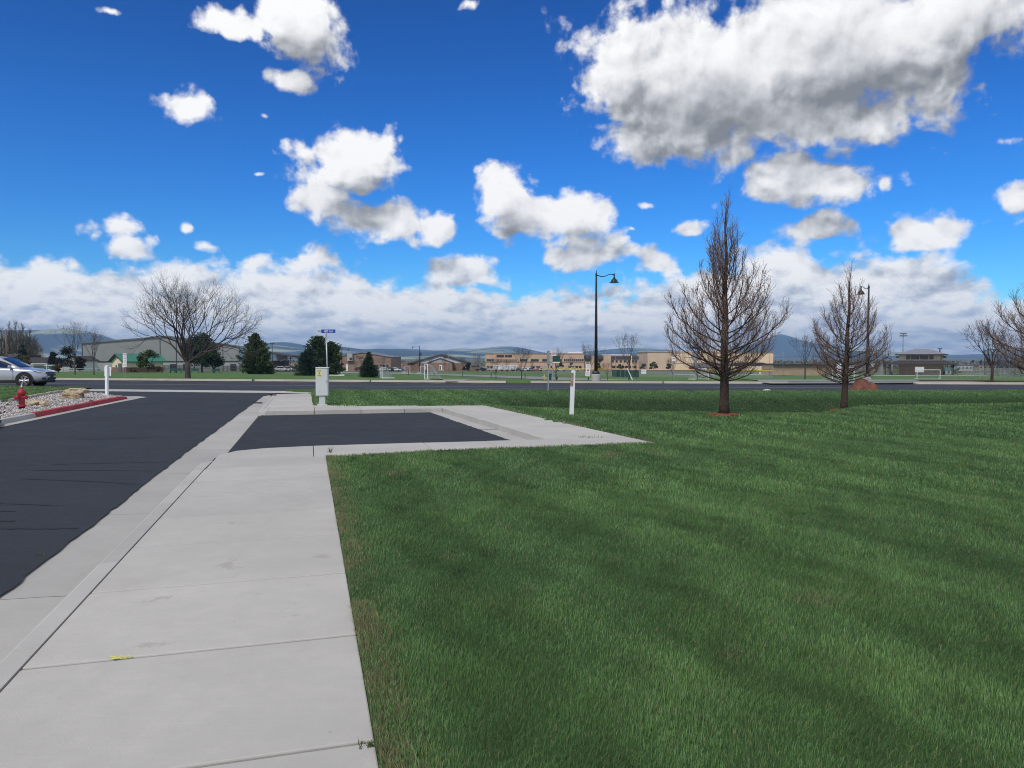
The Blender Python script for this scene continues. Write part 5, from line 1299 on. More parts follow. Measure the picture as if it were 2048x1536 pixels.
# ---- bare park trees: a few built, then copied
PB = [(0, .1), (.2, .25), (.35, .8), (.5, 1), (.65, .95), (.8, .7), (.92, .4), (1, .1)]
def prof_s(w): return [(a, b_*w) for a, b_ in PB]
GT = (M_bark, M_twig2, M_bud)
def bare(label, px, Y, h_px, w_px, seed, n=22, dens=.34, tw=1.9, mats=GT, lean=(0, 0), bud=False):
    h, w = sz(h_px, Y), sz(w_px, Y)
    sp = dict(clear=h*.30, r=.008*h+.02, limbs=8, L=h*.215, ang=(6, 20+38*min(1.1, w/h)), up=[.05, .07, .07, .06, .08], wob=.075, lev=5, fork=(11, 27), ratio=(.64, .84), three=.72, lat=2, tw=h*.11*tw/1.9, tr=.0045+.0006*h)
    return spread_tree('street_tree', label, atY(px, Y), sp, seed, mats)
b0 = bare('bare park tree left of the green sign, in front of the school', 1043, 74, 74, 62, 31)
b1 = bare('thin bare park tree between the green sign and the leaning notice sign', 1112, 80, 72, 60, 32)
b2 = bare('bare park tree just left of the tall black lamp post', 1177, 84, 86, 74, 33)
b3 = bare('bare park tree with a white stake beside it, right of the tall lamp post', 1258, 66, 106, 84, 34, 26)
b4 = bare('bare tree with bare red twigs half hidden behind the lamp post and the leaning tree', 1610, 56, 104, 82, 35, 24)
b5 = bare('bare upright tree, the taller of a pair left of the grey warehouse', 150, 120, 114, 52, 36, 30, .5, 2.2, (M_bark, M_twig, M_bud))
b6 = bare('bare upright tree, the shorter of a pair at the left end of the warehouse', 188, 116, 100, 44, 37, 28, .5, 2.1, (M_bark, M_twig, M_bud))
b7 = spread_tree('street_tree', 'bare rounded tree by the far kerb near the right edge of the picture', atY(1984, 48.4), dict(clear=1.05, r=.085, limbs=8, L=1.02, ang=(10, 62), up=[.03, .06, .06, .06, .08], wob=.09, lev=5, fork=(15, 36), ratio=(.66, .86), three=.55, lat=2, tw=.8, tr=.0085), 14, (M_barkr, M_twig2, None))
lst = [(b1, 992, 96, 62/72, 'faint bare tree beside the white trailers at the left end of the school'), (b0, 1215, 100, .75, 'young bare tree right of the lamp post, before the green wind screen'), (b2, 1273, 130, .8, 'slim bare tree at the right end of the green wind screen'), (b1, 1346, 76, .75, 'slender bare tree behind the stop sign'),
       (b0, 1395, 62, .42, 'thin bare sapling in front of the goal by the largest tree'), (b2, 1478, 60, .40, 'bare sapling right of the largest tree trunk'), (b3, 956, 250, 1.5, 'far bare tree right of the chapel'), (b1, 926, 300, 1.7, 'far bare tree over the chapel shoulder'), (b2, 890, 330, 1.8, 'bare tree standing before the chapel door'), (b0, 862, 320, 1.7, 'bare tree before the left part of the chapel'),
       (b3, 838, 250, 1.2, 'bare tree behind the banner lamp post'), (b1, 800, 260, 1.3, 'bare tree behind the nearer white goal'), (b2, 765, 270, 1.3, 'bare tree at the parked pickup'), (b0, 710, 250, 1.1, 'small bare tree before the brown store front'), (b3, 724, 300, 1.1, 'bare tree at the right of the store sign'), (b1, 1065, 330, 1.5, 'far bare tree before the left school wing'), (b2, 1140, 350, 1.6, 'far bare tree at the middle of the school'), (b0, 1012, 340, 1.6, 'far bare tree behind the white trailers')]
for src, px, Y, k, lb in lst:
    c = clone(src, lb, atY(px, Y), rng.uniform(0, 6), (k*rng.uniform(.9, 1.1), k*rng.uniform(.9, 1.1), k))
pp0 = None
for i, (px, h_) in enumerate(((-14, 90), (4, 84), (20, 94), (34, 98), (48, 90), (61, 82), (73, 64))):
    lb = 'slender half leafed poplar in the row behind the car, with others like it'
    if not pp0:
        pp0 = pear_tree('poplar_tree', lb, atY(px, 235), sz(h_, 235), [(0, .2), (.12, .8), (.3, 1.5), (.7, 1.5), (.9, .9), (1, .1)], .26, .08, 40, 77, (0, 0), 4.4, .42, (M_bark, M_twig2, mat('poplar_leaf', (.10, .085, .05), .8, .3, 1, c2=(.22, .20, .12))), group='poplars behind the car')
    else: clone(pp0, lb, atY(px, 235), i*1.3, (rng.uniform(1.1, 1.5), rng.uniform(1.1, 1.5), h_/90))
# distant tree belt on the valley floor
rg = np.random.default_rng(5); n = 15000
Y = rg.uniform(520, 1700, n); px = rg.uniform(-100, 2150, n); X = (px-1024)/F_PX*Y
cl = (np.sin(px*.021+Y*.004)+np.sin(px*.057+1)+np.sin(px*.013+Y*.011)+rg.normal(size=n)*.7); ok = cl > .1; X, Y, px = X[ok], Y[ok], px[ok]; n = len(X)
hz = rg.uniform(0, 1, n)**1.5*6.5; Z = np.array([hfar(x, y) for x, y in zip(X, Y)])+hz
P_ = np.stack([X, Y, Z], 1); tone = rg.choice(3, n, p=[.5, .3, .2]); CT = np.array([[.05, .05, .035], [.09, .075, .06], [.02, .035, .02]])[tone]*rg.uniform(.6, 1.4, (n, 1))
V, Q, CC = tri_cloud(P_, rg.uniform(1.2, 2.8, n), CT, rg)
tag(attr_mesh('distant_trees', V, Q, np.zeros((0, 3), int), CC, M_leaf), 'low belt of far off trees and scrub across the valley floor', 'trees', kind='stuff')
# ================================================================ lamps, signs, goals, fences, poles
def lamp_post(label, loc, h, side, base_h=.42, arm=1.15, cat='street lamp', banner=False, k=1.0):
    t_ = thing('street_lamp', label, cat, loc)
    if base_h: MB().lathe([(.30, -.3), (.30, base_h), (.27, base_h+.03)], 20).build('concrete_base', M_kerb, t_)
    MB().lathe([(.25, base_h+.03), (.25, base_h+.12), (.20, base_h+.22), (.12, base_h+.24)], 18).build('base_cover', M_dark, t_)
    MB().tube([(0, 0, base_h+.2), (0, 0, h*.55), (0, 0, h-.05), (0, 0, h), (0, 0, h+.18)], [.115*k, .085*k, .055*k, .03, .008], 12).build('pole', M_dark, t_, smooth=True)
    s = side; z = h-.16
    MB().tube([(0, 0, z)]+[(s*q*arm/1.15, 0, z+e) for q, e in ((.12, -.03), (.32, -.10), (.50, -.10), (.68, -.02), (.85, .05), (.98, .05), (1.15, 0))], [.035, .032, .028, .026, .026, .026, .026, .03], 8).build('arm', M_dark, t_, smooth=True)
    hd = MB().lathe([(.03, .10), (.055, .06), (.04, .02), (.045, -.16), (.075, -.17), (.08, -.22), (.14, -.27), (.20, -.35), (.225, -.43), (.30, -.475), (.30, -.49), (.20, -.48)], 22, (s*arm, 0, z)).build('lamp_shade', M_dark, t_, smooth=False)
    MB().lathe([(.19, -.47), (.17, -.50), (.08, -.52)], 16, (s*arm, 0, z)).build('lens', mat('lamp_lens', (.45, .45, .42), .3), hd)
    MB().lathe([(.075, -.03), (.075, .03)], 12, (0, 0, z)).build('collar', M_dark, t_)
    if banner:
        MB().bx(s*-.62, s*-.10, -.01, .01, h*.62, h*.62+1.0).build('banner', mat('banner_navy', (.05, .06, .08), .7), t_)
    return t_
x, y = 5.42, far(5.42)+.75
lamp_post('tall black lamp post, swan neck arm to the right, on a round concrete base', (x, y, H(x, y)), 6.95, 1, .40)
x, y = 25.65, far(25.65)+8.5
lamp_post('black lamp post, arm to the left, behind the leaning tree crown', (x, y, H(x, y)), 6.9, -1, .3, .55)
x, y, z = atY(684, 190); lamp_post('far lamp post right of the two topped pine, its arm to the right', (x, y, z), sz(51, 190), 1, .3, 1.6, k=1.3)
x, y, z = atY(839, 205); lamp_post('far lamp post with a dark banner, its arm to the left, left of the chapel', (x, y, z), sz(55, 205), -1, .3, 1.8, banner=True, k=1.3)

def pole_thing(name, label, cat, loc, h, r, m, group=None, top=None, r2=None):
    t_ = thing(name, label, cat, loc, 0, group)
    MB().tube([(0, 0, -.3), (0, 0, h)], [r, r2 or r*.7], 8).build('pole', m, t_, smooth=True)
    if top: top(t_, h)
    return t_
def flat_head(t_, h): MB().bx(-.55, .55, -.3, .3, h-.05, h+.18).build('lamp_head', M_dark, t_)
M_steel = mat('weathered_steel', (.20, .22, .25), .6, .2, 5)
p = atY(14, 175); pole_thing('utility_pole', 'weathered wooden utility pole behind the silver car', 'pole', p, sz(86, 175), .20, mat('pole_wood', (.16, .11, .09), .9))
for px, Y, h_, lb in ((545, 200, 58, 'dark parking lot light right of the full pine'), (611, 210, 52, 'dark parking lot light left of the two topped pine'), (620, 215, 55, 'dark parking lot light just above the low spruce'), (1805, 260, 78, None), (1879, 240, 50, 'slim lot light behind the two storey field building roof')):
    if lb: pole_thing('lot_light', lb, 'light pole', atY(px, Y), sz(h_, Y), .11, M_dark if Y < 240 else M_steel, None, flat_head)
t_ = pole_thing('field_light', 'tall field light mast with two racks of lamps behind the two storey building', 'light mast', atY(1805, 260), sz(79, 260), .22, M_steel)
h = sz(79, 260); MB().bx(-1.05, 1.05, -.2, .2, h-.1, h+.1).bx(-1.25, 1.25, -.2, .2, h-.85, h-.65).build('crossarm', M_steel, t_)
k = MB()
for i in range(6):
    k.box((-1.0+.4*i, -.25, h+.22), (.28, .2, .34)).box((-1.1+.44*i, -.25, h-.5), (.3, .2, .3))
k.build('lamps', M_steel, t_)
for i, (px, Y, h_, lb) in enumerate(((766, 230, 46, 'thin pole right of the small spruce'), (850, 260, 44, 'thin net pole over the left chapel roof'), (897, 260, 44, 'thin net pole over the chapel ridge'), (952, 250, 50, 'thin pole between chapel and school'), (1016, 240, 46, 'thin net pole over the left end of the school'), (1231, 210, 52, 'thin net pole right of the black lamp post'),
        (1288, 210, 56, 'thin net pole left of the tan hall'), (1399, 215, 54, 'thin net pole left of the largest tree trunk'), (1539, 190, 54, 'thin net pole at the right end of the tan hall'), (1566, 185, 50, 'thin net pole over the low brown building'), (1646, 200, 50, 'thin net pole at the right end of the low brown building'), (1893, 240, 36, 'thin pole right of the field building roof'), (2018, 170, 52, 'thin pole before the net of the right backstop'), (1936, 230, 30, 'short thin pole left of the right backstop'))):
    pole_thing('net_pole', lb, 'pole', atY(px, Y), sz(h_, Y), .055, M_steel)
# ---- yellow foul pole
pole_thing('foul_pole', 'bright yellow foul pole at the end of the dark green wind screen', 'pole', atY(1263, 155), sz(43, 155), .09, mat('yellow_paint', (.62, .52, .06), .5), r2=.09)

# ---- signs
def plate_sign(label, loc, h, w, ph, m, rz=0, tilt=0, name='notice_sign', pole=M_galv, r=.03, marks=None, cat='sign'):
    t_ = thing(name, label, cat, loc, rz); t_.rotation_euler = (0, tilt, rz)
    MB().tube([(0, .03, -.2), (0, .03, h)], r, 8).build('pole', pole, t_)
    pl = MB().bx(-w/2, w/2, -.012, .0, h-ph, h).build('plate', m, t_, bevel=.004)
    if marks: marks(pl, w, h, ph)
    return t_
def red_marks(pl, w, h, ph):
    k = MB(); k.bx(-w*.36, w*.36, -.016, -.0125, h-ph*.10, h-ph*.06)
    for q in (.18, .26, .36): k.bx(-w*.34, w*.34, -.016, -.0125, h-ph*(q+.025), h-ph*q)
    k.build('red_print', mat('faded_red', (.42, .16, .16), .6), pl)
    k = MB()
    for q in (.52, .60, .68, .80, .88): k.bx(-w*.32, w*.30, -.016, -.0125, h-ph*(q+.025), h-ph*q)
    k.build('grey_print', mat('faded_grey', (.34, .34, .36), .6), pl)
def dot_marks(pl, w, h, ph):
    k = MB().lathe([(w*.22, -.002), (w*.22, .002)], 16, (0, -.0145, h-ph*.5), 'Y'); k.build('red_dot', M_red, pl)
    k = MB()
    for q in (.08, .15, .22, .30, .68, .76, .84): k.bx(-w*.30, w*.30, -.016, -.0125, h-ph*(q+.02), h-ph*q)
    k.build('grey_print', MATS['faded_grey'], pl)
x, y = -28.0, far(-28.0)+.8; plate_sign('narrow white parking sign with red heading, on a pole by the left far kerb', (x, y, H(x, y)), 1.78, .27, .98, M_wsign, marks=red_marks)
x, y = 4.9, far(4.9)+1.2; plate_sign('small white notice sign leaning right, left of the tall lamp post', (x, y, H(x, y)), 1.05, .30, .78, M_wsign, 0, R(5), marks=dot_marks)
x, y = 20.6, far(20.6)+1.0; plate_sign('white notice sign half hidden behind the trunk of the leaning tree', (x, y, H(x, y)), 1.10, .27, .74, M_wsign, marks=dot_marks)
x, y, z = atY(1347, 60); plate_sign('white regulation sign on a pole right of the stop sign', (x, y, z), 1.95, .30, .38, M_wsign, marks=lambda pl, w, h, ph: MB().bx(-w*.3, w*.3, -.016, -.0125, h-ph*.6, h-ph*.35).build('red_print', MATS['faded_red'], pl))
x, y = 1.70, near(1.7)-.5; t_ = thing('traffic_sign', 'grey steel sign seen edge on at the near road edge', 'sign', (x, y, hlawn(x, y)))
MB().bx(-.028, .028, -.028, .028, -.2, 1.78).build('pole', M_galv, t_); MB().bx(-.055, .055, -.22, .22, 1.22, 1.86).build('plate', mat('sign_back_grey', (.25, .29, .30), .5, .1, 4, .3), t_, bevel=.008)
x, y = 2.65, far(2.65)+.7; t_ = thing('park_sign', 'pole across the road carrying a red and white sign above a dark green one', 'sign', (x, y, H(x, y)))
MB().tube([(0, 0, -.2), (0, 0, 2.0)], .035, 8).build('pole', M_galv, t_)
pl = MB().bx(-.09, .22, -.05, -.035, 1.60, 1.98).build('plate', M_wsign, t_, bevel=.004)
k = MB()
for zz in (1.92, 1.84, 1.76, 1.68): k.bx(-.05, .18, -.054, -.0505, zz-.02, zz+.02)
k.build('red_print', MATS['faded_red'], pl)
pl = MB().bx(-.02, .46, -.034, -.02, 1.22, 1.60).build('green_plate', M_green, t_, bevel=.004)
MB().bx(-.02, .46, -.036, -.02, 1.15, 1.21).build('white_strip', M_wsign, t_)
MB().bx(-.04, .14, -.05, -.035, .82, 1.0).build('small_plate', mat('sign_pink_grey', (.42, .36, .36), .6), t_)
# stop sign seen from behind with street blades
x, y = 12.15, far(12.15)+2.6; t_ = thing('stop_sign', 'grey back of an octagonal stop sign with blue street blades on top', 'stop sign', (x, y, H(x, y)), R(-4))
MB().tube([(0, .03, -.2), (0, .03, 2.14)], .035, 8).build('pole', M_galv, t_)
k = MB(); o8 = [(.32*math.cos(R(22.5+45*i)), 1.56+.32*math.sin(R(22.5+45*i))) for i in range(8)]; k.xprism(o8, -.012, .0)
k.build('octagon', mat('sign_back', (.33, .35, .37), .5, .08, 4, .3), t_, bevel=.004)
MB().bx(-.33, .33, -.012, .012, 2.06, 2.22).build('street_blade', mat('sign_blue_shade', (.03, .05, .28), .4), t_, bevel=.003)
MB().box((0, 0, 2.31), (.02, .5, .14), R(25)).build('street_blade', MATS['sign_blue_shade'], t_)
# leaning white stake in the park by a bare tree, yellow marker, bins
x, y, z = atY(1260, 62); o = MB().box((0, 0, .55), (.06, .03, 1.15), 0, 0, R(-24)).build('stake', M_wpvc); o.location = (x, y, z); tag(o, 'white stake leaning beside a bare park tree', 'stake')
x, y, z = atY(1089, 95); t_ = thing('marker_post', 'short yellow marker post by the park path', 'post', (x, y, z)); MB().bx(-.07, .07, -.07, .07, -.2, .8).build('post', mat('marker_yellow', (.5, .38, .12), .6), t_, bevel=.01); MB().bx(-.3, .05, -.03, .03, .52, .6).build('arm', MATS['marker_yellow'], t_)
def bin_(label, px, Y, h=.95, m=None):
    x, y, z = atY(px, Y); t_ = thing('litter_bin', label, 'bin', (x, y, z)); MB().lathe([(.27, 0), (.30, h*.85), (.31, h*.86)], 14).build('drum', m or M_green, t_); MB().lathe([(.32, h*.86), (.30, h*.95), (.1, h)], 14).build('lid', M_dark, t_)
bin_('dark green litter bin behind the green sign', 1099, 110); bin_('dark green bin left of the chapel goal', 853, 190, 1.1)
x, y, z = atY(1113, 92); t_ = thing('hydrant_valve', 'small dark irrigation valve post by the park path', 'valve', (x, y, z)); MB().lathe([(.12, -.1), (.12, .35), (.17, .4), (.08, .62), (.03, .66)], 12).build('valve_body', M_dark, t_); MB().bx(-.2, .2, -.05, .05, .38, .46).build('handle', M_dark, t_)

# ---- goals
M_goal = mat('goal_white', (.74, .75, .76), .4, .04, 3)
M_net = mat('net_string', (.42, .44, .45), .9)
def goal(label, px, Y, w, h, d, rz, loc=None, rear=True, brace=False):
    x, y, z = loc or atY(px, Y); t_ = thing('soccer_goal', label, 'goal', (x, y, z), rz, None); r = .05
    k = MB()
    for s in (-1, 1): k.tube([(s*w/2, 0, -.05), (s*w/2, 0, h)], r, 8)
    k.build('post', M_goal, t_); MB().tube([(-w/2, 0, h), (w/2, 0, h)], r, 8).build('crossbar', M_goal, t_)
    k = MB()
    for s in (-1, 1):
        k.tube([(s*w/2, 0, .04), (s*w/2, d, .04)], r*.8, 6)
        if brace: k.tube([(s*w/2, 0, h), (s*w/2, d*.45, h)], r*.6, 6).tube([(s*w/2, d*.45, h), (s*w/2, d, .04)], r*.6, 6)
    k.tube([(-w/2, d, .04), (w/2, d, .04)], r*.8, 6); k.build('ground_frame', M_goal, t_)
    k = MB(); n = max(10, int(w/.22)); th = .012; tp = d*.30
    prof = [(0, h), (tp, h*.96), (tp+(d-tp)*.3, h*.62), (tp+(d-tp)*.62, h*.28), (d, .05)]
    for i in range(n+1):
        a = -w/2+w*i/n; k.tube([(a, p[0], p[1]) for p in prof], th, 3, False)
    for i in range(11):
        q = i/10*(len(prof)-1); j = min(int(q), len(prof)-2); f_ = q-j; yy = prof[j][0]+(prof[j+1][0]-prof[j][0])*f_; zz = prof[j][1]+(prof[j+1][1]-prof[j][1])*f_
        k.tube([(-w/2, yy, zz), (w/2, yy, zz)], th, 3, False)
        for s in (-1, 1): k.tube([(s*w/2, yy, zz), (s*w/2, yy*.0, zz)], th, 3, False) if i else None
    for s in (-1, 1):
        for q in (.25, .5, .75):
            zz = interp(q*d, [p[0] for p in prof], [p[1] for p in prof]); k.tube([(s*w/2, q*d, .05), (s*w/2, q*d, zz)], th, 3, False)
    k.build('net', M_net, t_); return t_
goal('nearest white goal seen from its side, right of the small spruce', 825, 86, 2.7, 1.75, 1.75, R(-77), (-9.6, 86, hfar(-9.6, 86)))
goal('white goal standing just right of the small spruce', 757, 112, 3.2, 1.6, 1.8, R(-77), (-19.0, 112, hfar(-19, 112)))
goal('small white goal before the chapel left wall', 846, 205, 1.9, 1.9, 1.4, R(50))
goal('small white goal beside the pickup, left of the chapel', 815, 215, 1.9, 1.9, 1.4, R(50))
goal('white goal with hanging net left of the largest tree trunk', 1404, 126, 2.75, 1.75, 1.7, R(28), (30.6, 124, hfar(30.6, 124)))
goal('large white goal behind the leaning tree and its notice sign', 1694, 118, 4.6, 2.0, 2.0, R(26), (50.0, 116, hfar(50, 116)))
goal('white goal in front of the two storey field building', 1857, 150, 4.1, 1.75, 1.5, R(-10), (80.2, 148, hfar(80.2, 148)))
goal('white goal frame on the grass just right of the car bonnet', 78, 135, 2.5, 1.75, 1.4, R(10), None, True, True)

# ---- long chain-link outfield fence with yellow top
def fence_run(name, label, path, h, step, mpost, mtop, mnet, r=.035, rt=.06, cat='fence', rails=True, mid=False, zf=None):
    t_ = thing(name, label, cat, (0, 0, 0)); zf = zf or H
    pts = []
    for a, b_ in zip(path[:-1], path[1:]):
        n = max(1, int(math.dist(a, b_)/step))
        for i in range(n): pts.append((a[0]+(b_[0]-a[0])*i/n, a[1]+(b_[1]-a[1])*i/n))
    pts.append(path[-1]); P = [(x, y, zf(x, y)) for x, y in pts]
    t_.location = P[0]; o = Vector(P[0]); P = [Vector(p)-o for p in P]
    if mpost:
        for p in P: MB().tube([p+Vector((0, 0, -.2)), p+Vector((0, 0, h))], r, 6).build('post', mpost, t_)
    if mtop: MB().tube([p+Vector((0, 0, h)) for p in P], rt, 6).build('top_rail', mtop, t_)
    if mid: MB().tube([p+Vector((0, 0, h*.5)) for p in P], rt*.7, 6).tube([p+Vector((0, 0, .12)) for p in P], rt*.7, 6).build('rail', mtop, t_)
    if mnet:
        v = []; f = []
        for p in P: v += [p+Vector((0, .03, .02)), p+Vector((0, .03, h-.02))]
        for i in range(len(P)-1): f.append((2*i, 2*i+2, 2*i+3, 2*i+1))
        MB().add(v, f).build('mesh', mnet, t_, recalc=False)
    return t_
M_ytop = mat('fence_yellow', (.62, .43, .06), .6, .15, 3); M_cl_net = net_mat('chain_link', (.30, .32, .33), .22)
q = lambda px, Y: atY(px, Y)[:2]
fence_run('outfield_fence', 'long chain link outfield fence with a yellow top guard right of the lamp post', [q(1085, 190), q(1180, 172), q(1300, 160), q(1420, 156), q(1546, 152)], 1.55, 3.2, M_galv, M_ytop, M_cl_net, .03, .11)
fence_run('backstop_fence', 'dark green fabric wind screen on the outfield fence', [q(1224, 163), q(1232, 157), q(1250, 154.5), q(1278, 153.5)], 1.45, 1.3, M_galv, M_galv, mat('windscreen_green', (.012, .055, .060), .8, .15, 1.5), .035, .03, cat='wind screen')
x, y, z = atY(1287, 158); t_ = thing('fence_banner', 'small white banner on the yellow topped fence', 'banner', (x, y-.3, z)); MB().bx(-.5, .5, -.02, .02, .7, 1.5).build('sheet', M_wsign, t_); MB().bx(-.42, .42, -.026, -.02, 1.15, 1.3).build('band', mat('faded_grey', (.34, .34, .36)), t_)
x, y, z = atY(1568, 158); t_ = thing('fence_banner', 'tiny white notice on the chain link fence right of the largest tree', 'banner', (x-5, y-.3, z)); MB().bx(-.2, .2, -.02, .02, .8, 1.2).build('sheet', M_wsign, t_); MB().bx(-.12, .12, -.026, -.02, .95, 1.05).build('band', MATS['faded_grey'], t_)
fence_run('infield_fence', 'tall light chain link fence before the parked cars of the school', [q(1150, 215), q(1050, 235), q(960, 262)], 2.0, 6, M_galv, M_galv, None, .045, .035)
fence_run('cable_fence', 'low cable fence of dark posts along the side street', [(-62, 200), (-33, 172), (-9, 140), (2, 118), (10.5, 98)], .95, 8.5, mat('post_wood', (.10, .085, .07), .9), mat('cable', (.10, .10, .10), .7), None, .07, .012, cat='fence')
fence_run('iron_fence', 'black iron railing fence along the foot of the grey warehouse', [q(300, 232), q(420, 226), q(560, 224), q(640, 224)], 1.75, 2.6, M_dark, M_dark, net_mat('iron_bars', (.012, .014, .018), .55), .05, .05, mid=True)
fence_run('ball_field_fence', 'chain link fence in front of the two storey field building, right side', [q(1890, 178), q(1960, 168), q(2060, 160), q(2160, 155)], 2.0, 3.4, M_galv, M_galv, M_cl_net, .04, .035)
fence_run('ball_field_fence', 'chain link fence between the low brown building and the field building', [q(1655, 215), q(1730, 218), q(1800, 218)], 2.2, 3.4, M_galv, M_galv, M_cl_net, .04, .035)
fence_run('rail_fence', 'white rail fence behind the lawn left of the warehouse', [q(84, 190), q(130, 195), q(200, 205)], .8, 3, M_goal, M_goal, None, .05, .05, mid=True)
# ---- backstops with tall nets
M_bnet = net_mat('backstop_net', (.07, .085, .10), .50)
def backstop(label, path, h, hood=0):
    t_ = thing('backstop', label, 'backstop', (*path[0], H(*path[0]))); o = Vector(t_.location); P = [Vector((x, y, H(x, y)))-o for x, y in path]
    for p in P: MB().tube([p, p+Vector((0, 0, h))]+([p+Vector((hood*.6, 0, h+abs(hood)*.55))] if hood else []), .09, 8).build('pole', M_dark, t_)
    v = []; f = []
    for p in P: v += [p+Vector((0, .1, .1)), p+Vector((0, .1, h))]
    for i in range(len(P)-1): f.append((2*i, 2*i+2, 2*i+3, 2*i+1))
    MB().add(v, f).build('net', M_bnet, t_, recalc=False)
    MB().tube([p+Vector((0, 0, h)) for p in P], .07, 6).tube([p+Vector((0, 0, h*.5)) for p in P], .05, 6).build('rail', M_dark, t_)
    return t_
backstop('tall dark net backstop at the right edge of the picture, behind bare branches', [q(1969, 200), q(1995, 186), q(2030, 178), (125, 176), (140, 186)], 6.6)
backstop('dark curved net backstop behind the leaning tree', [q(1690, 246), q(1702, 238), q(1718, 234), q(1732, 238), q(1739, 248)], 7.0)
# ================================================================ buildings
M_metal = mat('siding_grey', (.27, .275, .27), .55, .06, .4); M_metal2 = mat('siding_pale', (.36, .36, .35), .6, .06, .4)
M_trim = mat('trim_dark', (.03, .03, .04), .6, .15, 2); M_brick = mat('brick_brown', (.20, .125, .085), .9, .2, 2.5); M_cream = mat('cream_wall', (.66, .60, .43), .8, .08, 1)
M_win = mat('window_glass', (.025, .035, .045), .1, .2, 1, 0, .7); M_stone = mat('block_tan', (.33, .245, .17), .9, .12, .8); M_tanw = mat('wall_tan', (.74, .57, .38), .9, .07, .3)  # wall_tan is brightened: sunlight on the far hall put into its colour
M_school = mat('school_brick', (.52, .37, .255), .9, .12, .6); M_school2 = mat('school_band', (.25, .175, .13), .9, .12, .6); M_wht = mat('white_roofing', (.75, .76, .78), .6, .05, .5)  # school_brick raised too, sunlight put into its base colour
M_roofd = mat('roof_shingle', (.05, .042, .045), .9, .2, 2); M_roofg = mat('roof_grey', (.16, .16, .18), .6, .12, 1.5)
def bldg(name, label, cat, px, Y, rz=0):
    return thing(name, label, cat, atY(px, Y), rz)
def wins(t_, x0, x1, n, z0, z1, y=-.03, gap=.25, m=None, frame=None, sub=1):
    w = (x1-x0)/n
    for i in range(n):
        a, b_ = x0+i*w+w*gap/2, x0+(i+1)*w-w*gap/2
        f = MB().bx(a-.06, b_+.06, y-.03, y+.08, z0-.06, z1+.06).build('window', frame or M_trim, t_)
        k = MB()
        for j in range(sub): k.bx(a+(b_-a)*j/sub+.03, a+(b_-a)*(j+1)/sub-.03, y-.05, y-.031, z0, z1)
        k.build('pane', m or M_win, f)
# ---- long grey warehouse: gable wall towards us
Y = 262; t_ = bldg('warehouse', 'long pale grey metal warehouse with a low gable behind the wide spreading tree', 'warehouse', 326, Y, R(19)); t_.scale = (.93, 1, 1); k = Y/F_PX
L_, R_ = (172-326)*k, (480-326)*k; zl, zp, zr = sz(54, Y), sz(68.5, Y), sz(49, Y)
MB().xprism([(L_, 3.4), (R_, 3.4), (R_, zr), (2, zp), (L_, zl)], 0, 55).build('wall', M_metal, t_)
MB().xprism([(L_+.1, -1), (R_-.1, -1), (R_-.1, 3.15), (L_+.1, 3.15)], .05, 55).build('lower_wall', M_metal2, t_)
MB().bx(L_-.1, R_+.1, -.12, .2, 3.15, 3.45).build('band', M_trim, t_)
for a, za, b_, zb in ((L_-.4, zl-.04, 2, zp), (2, zp, R_+.4, zr-.04)):
    MB().add([(a, -.35, za), (b_, -.35, zb), (b_, 55.3, zb), (a, 55.3, za), (a, -.35, za+.45), (b_, -.35, zb+.45), (b_, 55.3, zb+.45), (a, 55.3, za+.45)], [(0, 3, 2, 1), (4, 5, 6, 7), (0, 1, 5, 4), (1, 2, 6, 5), (2, 3, 7, 6), (3, 0, 4, 7)]).build('roof', M_roofg, t_)
g = MB()
for px in (172.6, 321, 353, 388, 447): 
    x = (px-326)*k; g.bx(x-.10, x+.10, -.10, 0, -.5, interp(px, [172, 332, 480], [zl, zp, zr])-.1)
g.build('downpipe', M_trim, t_)
MB().bx(L_-.5, L_+4, -3, -.2, 3.0, 3.3).build('canopy', M_trim, t_); MB().bx(L_+1.2, L_+3.4, -.1, .04, 0, 2.4).build('door', M_trim, t_); MB().bx(L_+8, L_+17, -.16, .04, .4, 2.9).build('panel', M_metal2, t_)
for a, b_ in ((150, 160), (192, 200), (290, 300), (340, 352), (366, 372), (462, 474)):
    MB().bx((a*2/2-326)*k if a > 172 else L_+.5, (b_-326)*k if b_ > 172 else L_+1.1, -.18, .02, .1, 2.4).build('door', M_trim, t_)
# ---- open canopy right of it
Y = 250; k = Y/F_PX; t_ = bldg('pavilion', 'open dark roofed canopy between the two pines, right of the warehouse', 'canopy', 566, Y); f_ = lambda px: (px-566)*k
MB().add([(f_(536), -2, sz(37, Y)), (f_(588), -2, sz(29, Y)), (f_(588), 9, sz(29, Y)), (f_(536), 9, sz(37, Y)), (f_(536), -2, sz(39, Y)), (f_(588), -2, sz(31.5, Y)), (f_(588), 9, sz(31.5, Y)), (f_(536), 9, sz(39, Y))], [(0, 3, 2, 1), (4, 5, 6, 7), (0, 1, 5, 4), (1, 2, 6, 5), (2, 3, 7, 6), (3, 0, 4, 7)]).build('roof', M_roofd, t_)
MB().bx(f_(538), f_(560), 7, 9, -1, sz(34, Y)).build('wall', M_metal, t_); MB().bx(f_(540), f_(566), 2, 6.8, -1, sz(22, Y)).build('dark_wall', mat('brown_wall', (.05, .03, .03), .8), t_)
for px, tl in ((537.5, 0), (581, .5), (574, .4)): MB().tube([(f_(px), -1.5, -1), (f_(px)+tl, -1.5, sz(30, Y))], .16, 8).build('column', M_trim, t_)
g = MB(); xs_ = np.linspace(f_(560), f_(620), 12); g.tube([(x, 0, sz(21, Y)+1.0*math.sin(i/11*3.14)) for i, x in enumerate(xs_)], .16, 6).build('arch_beam', M_metal2, t_)
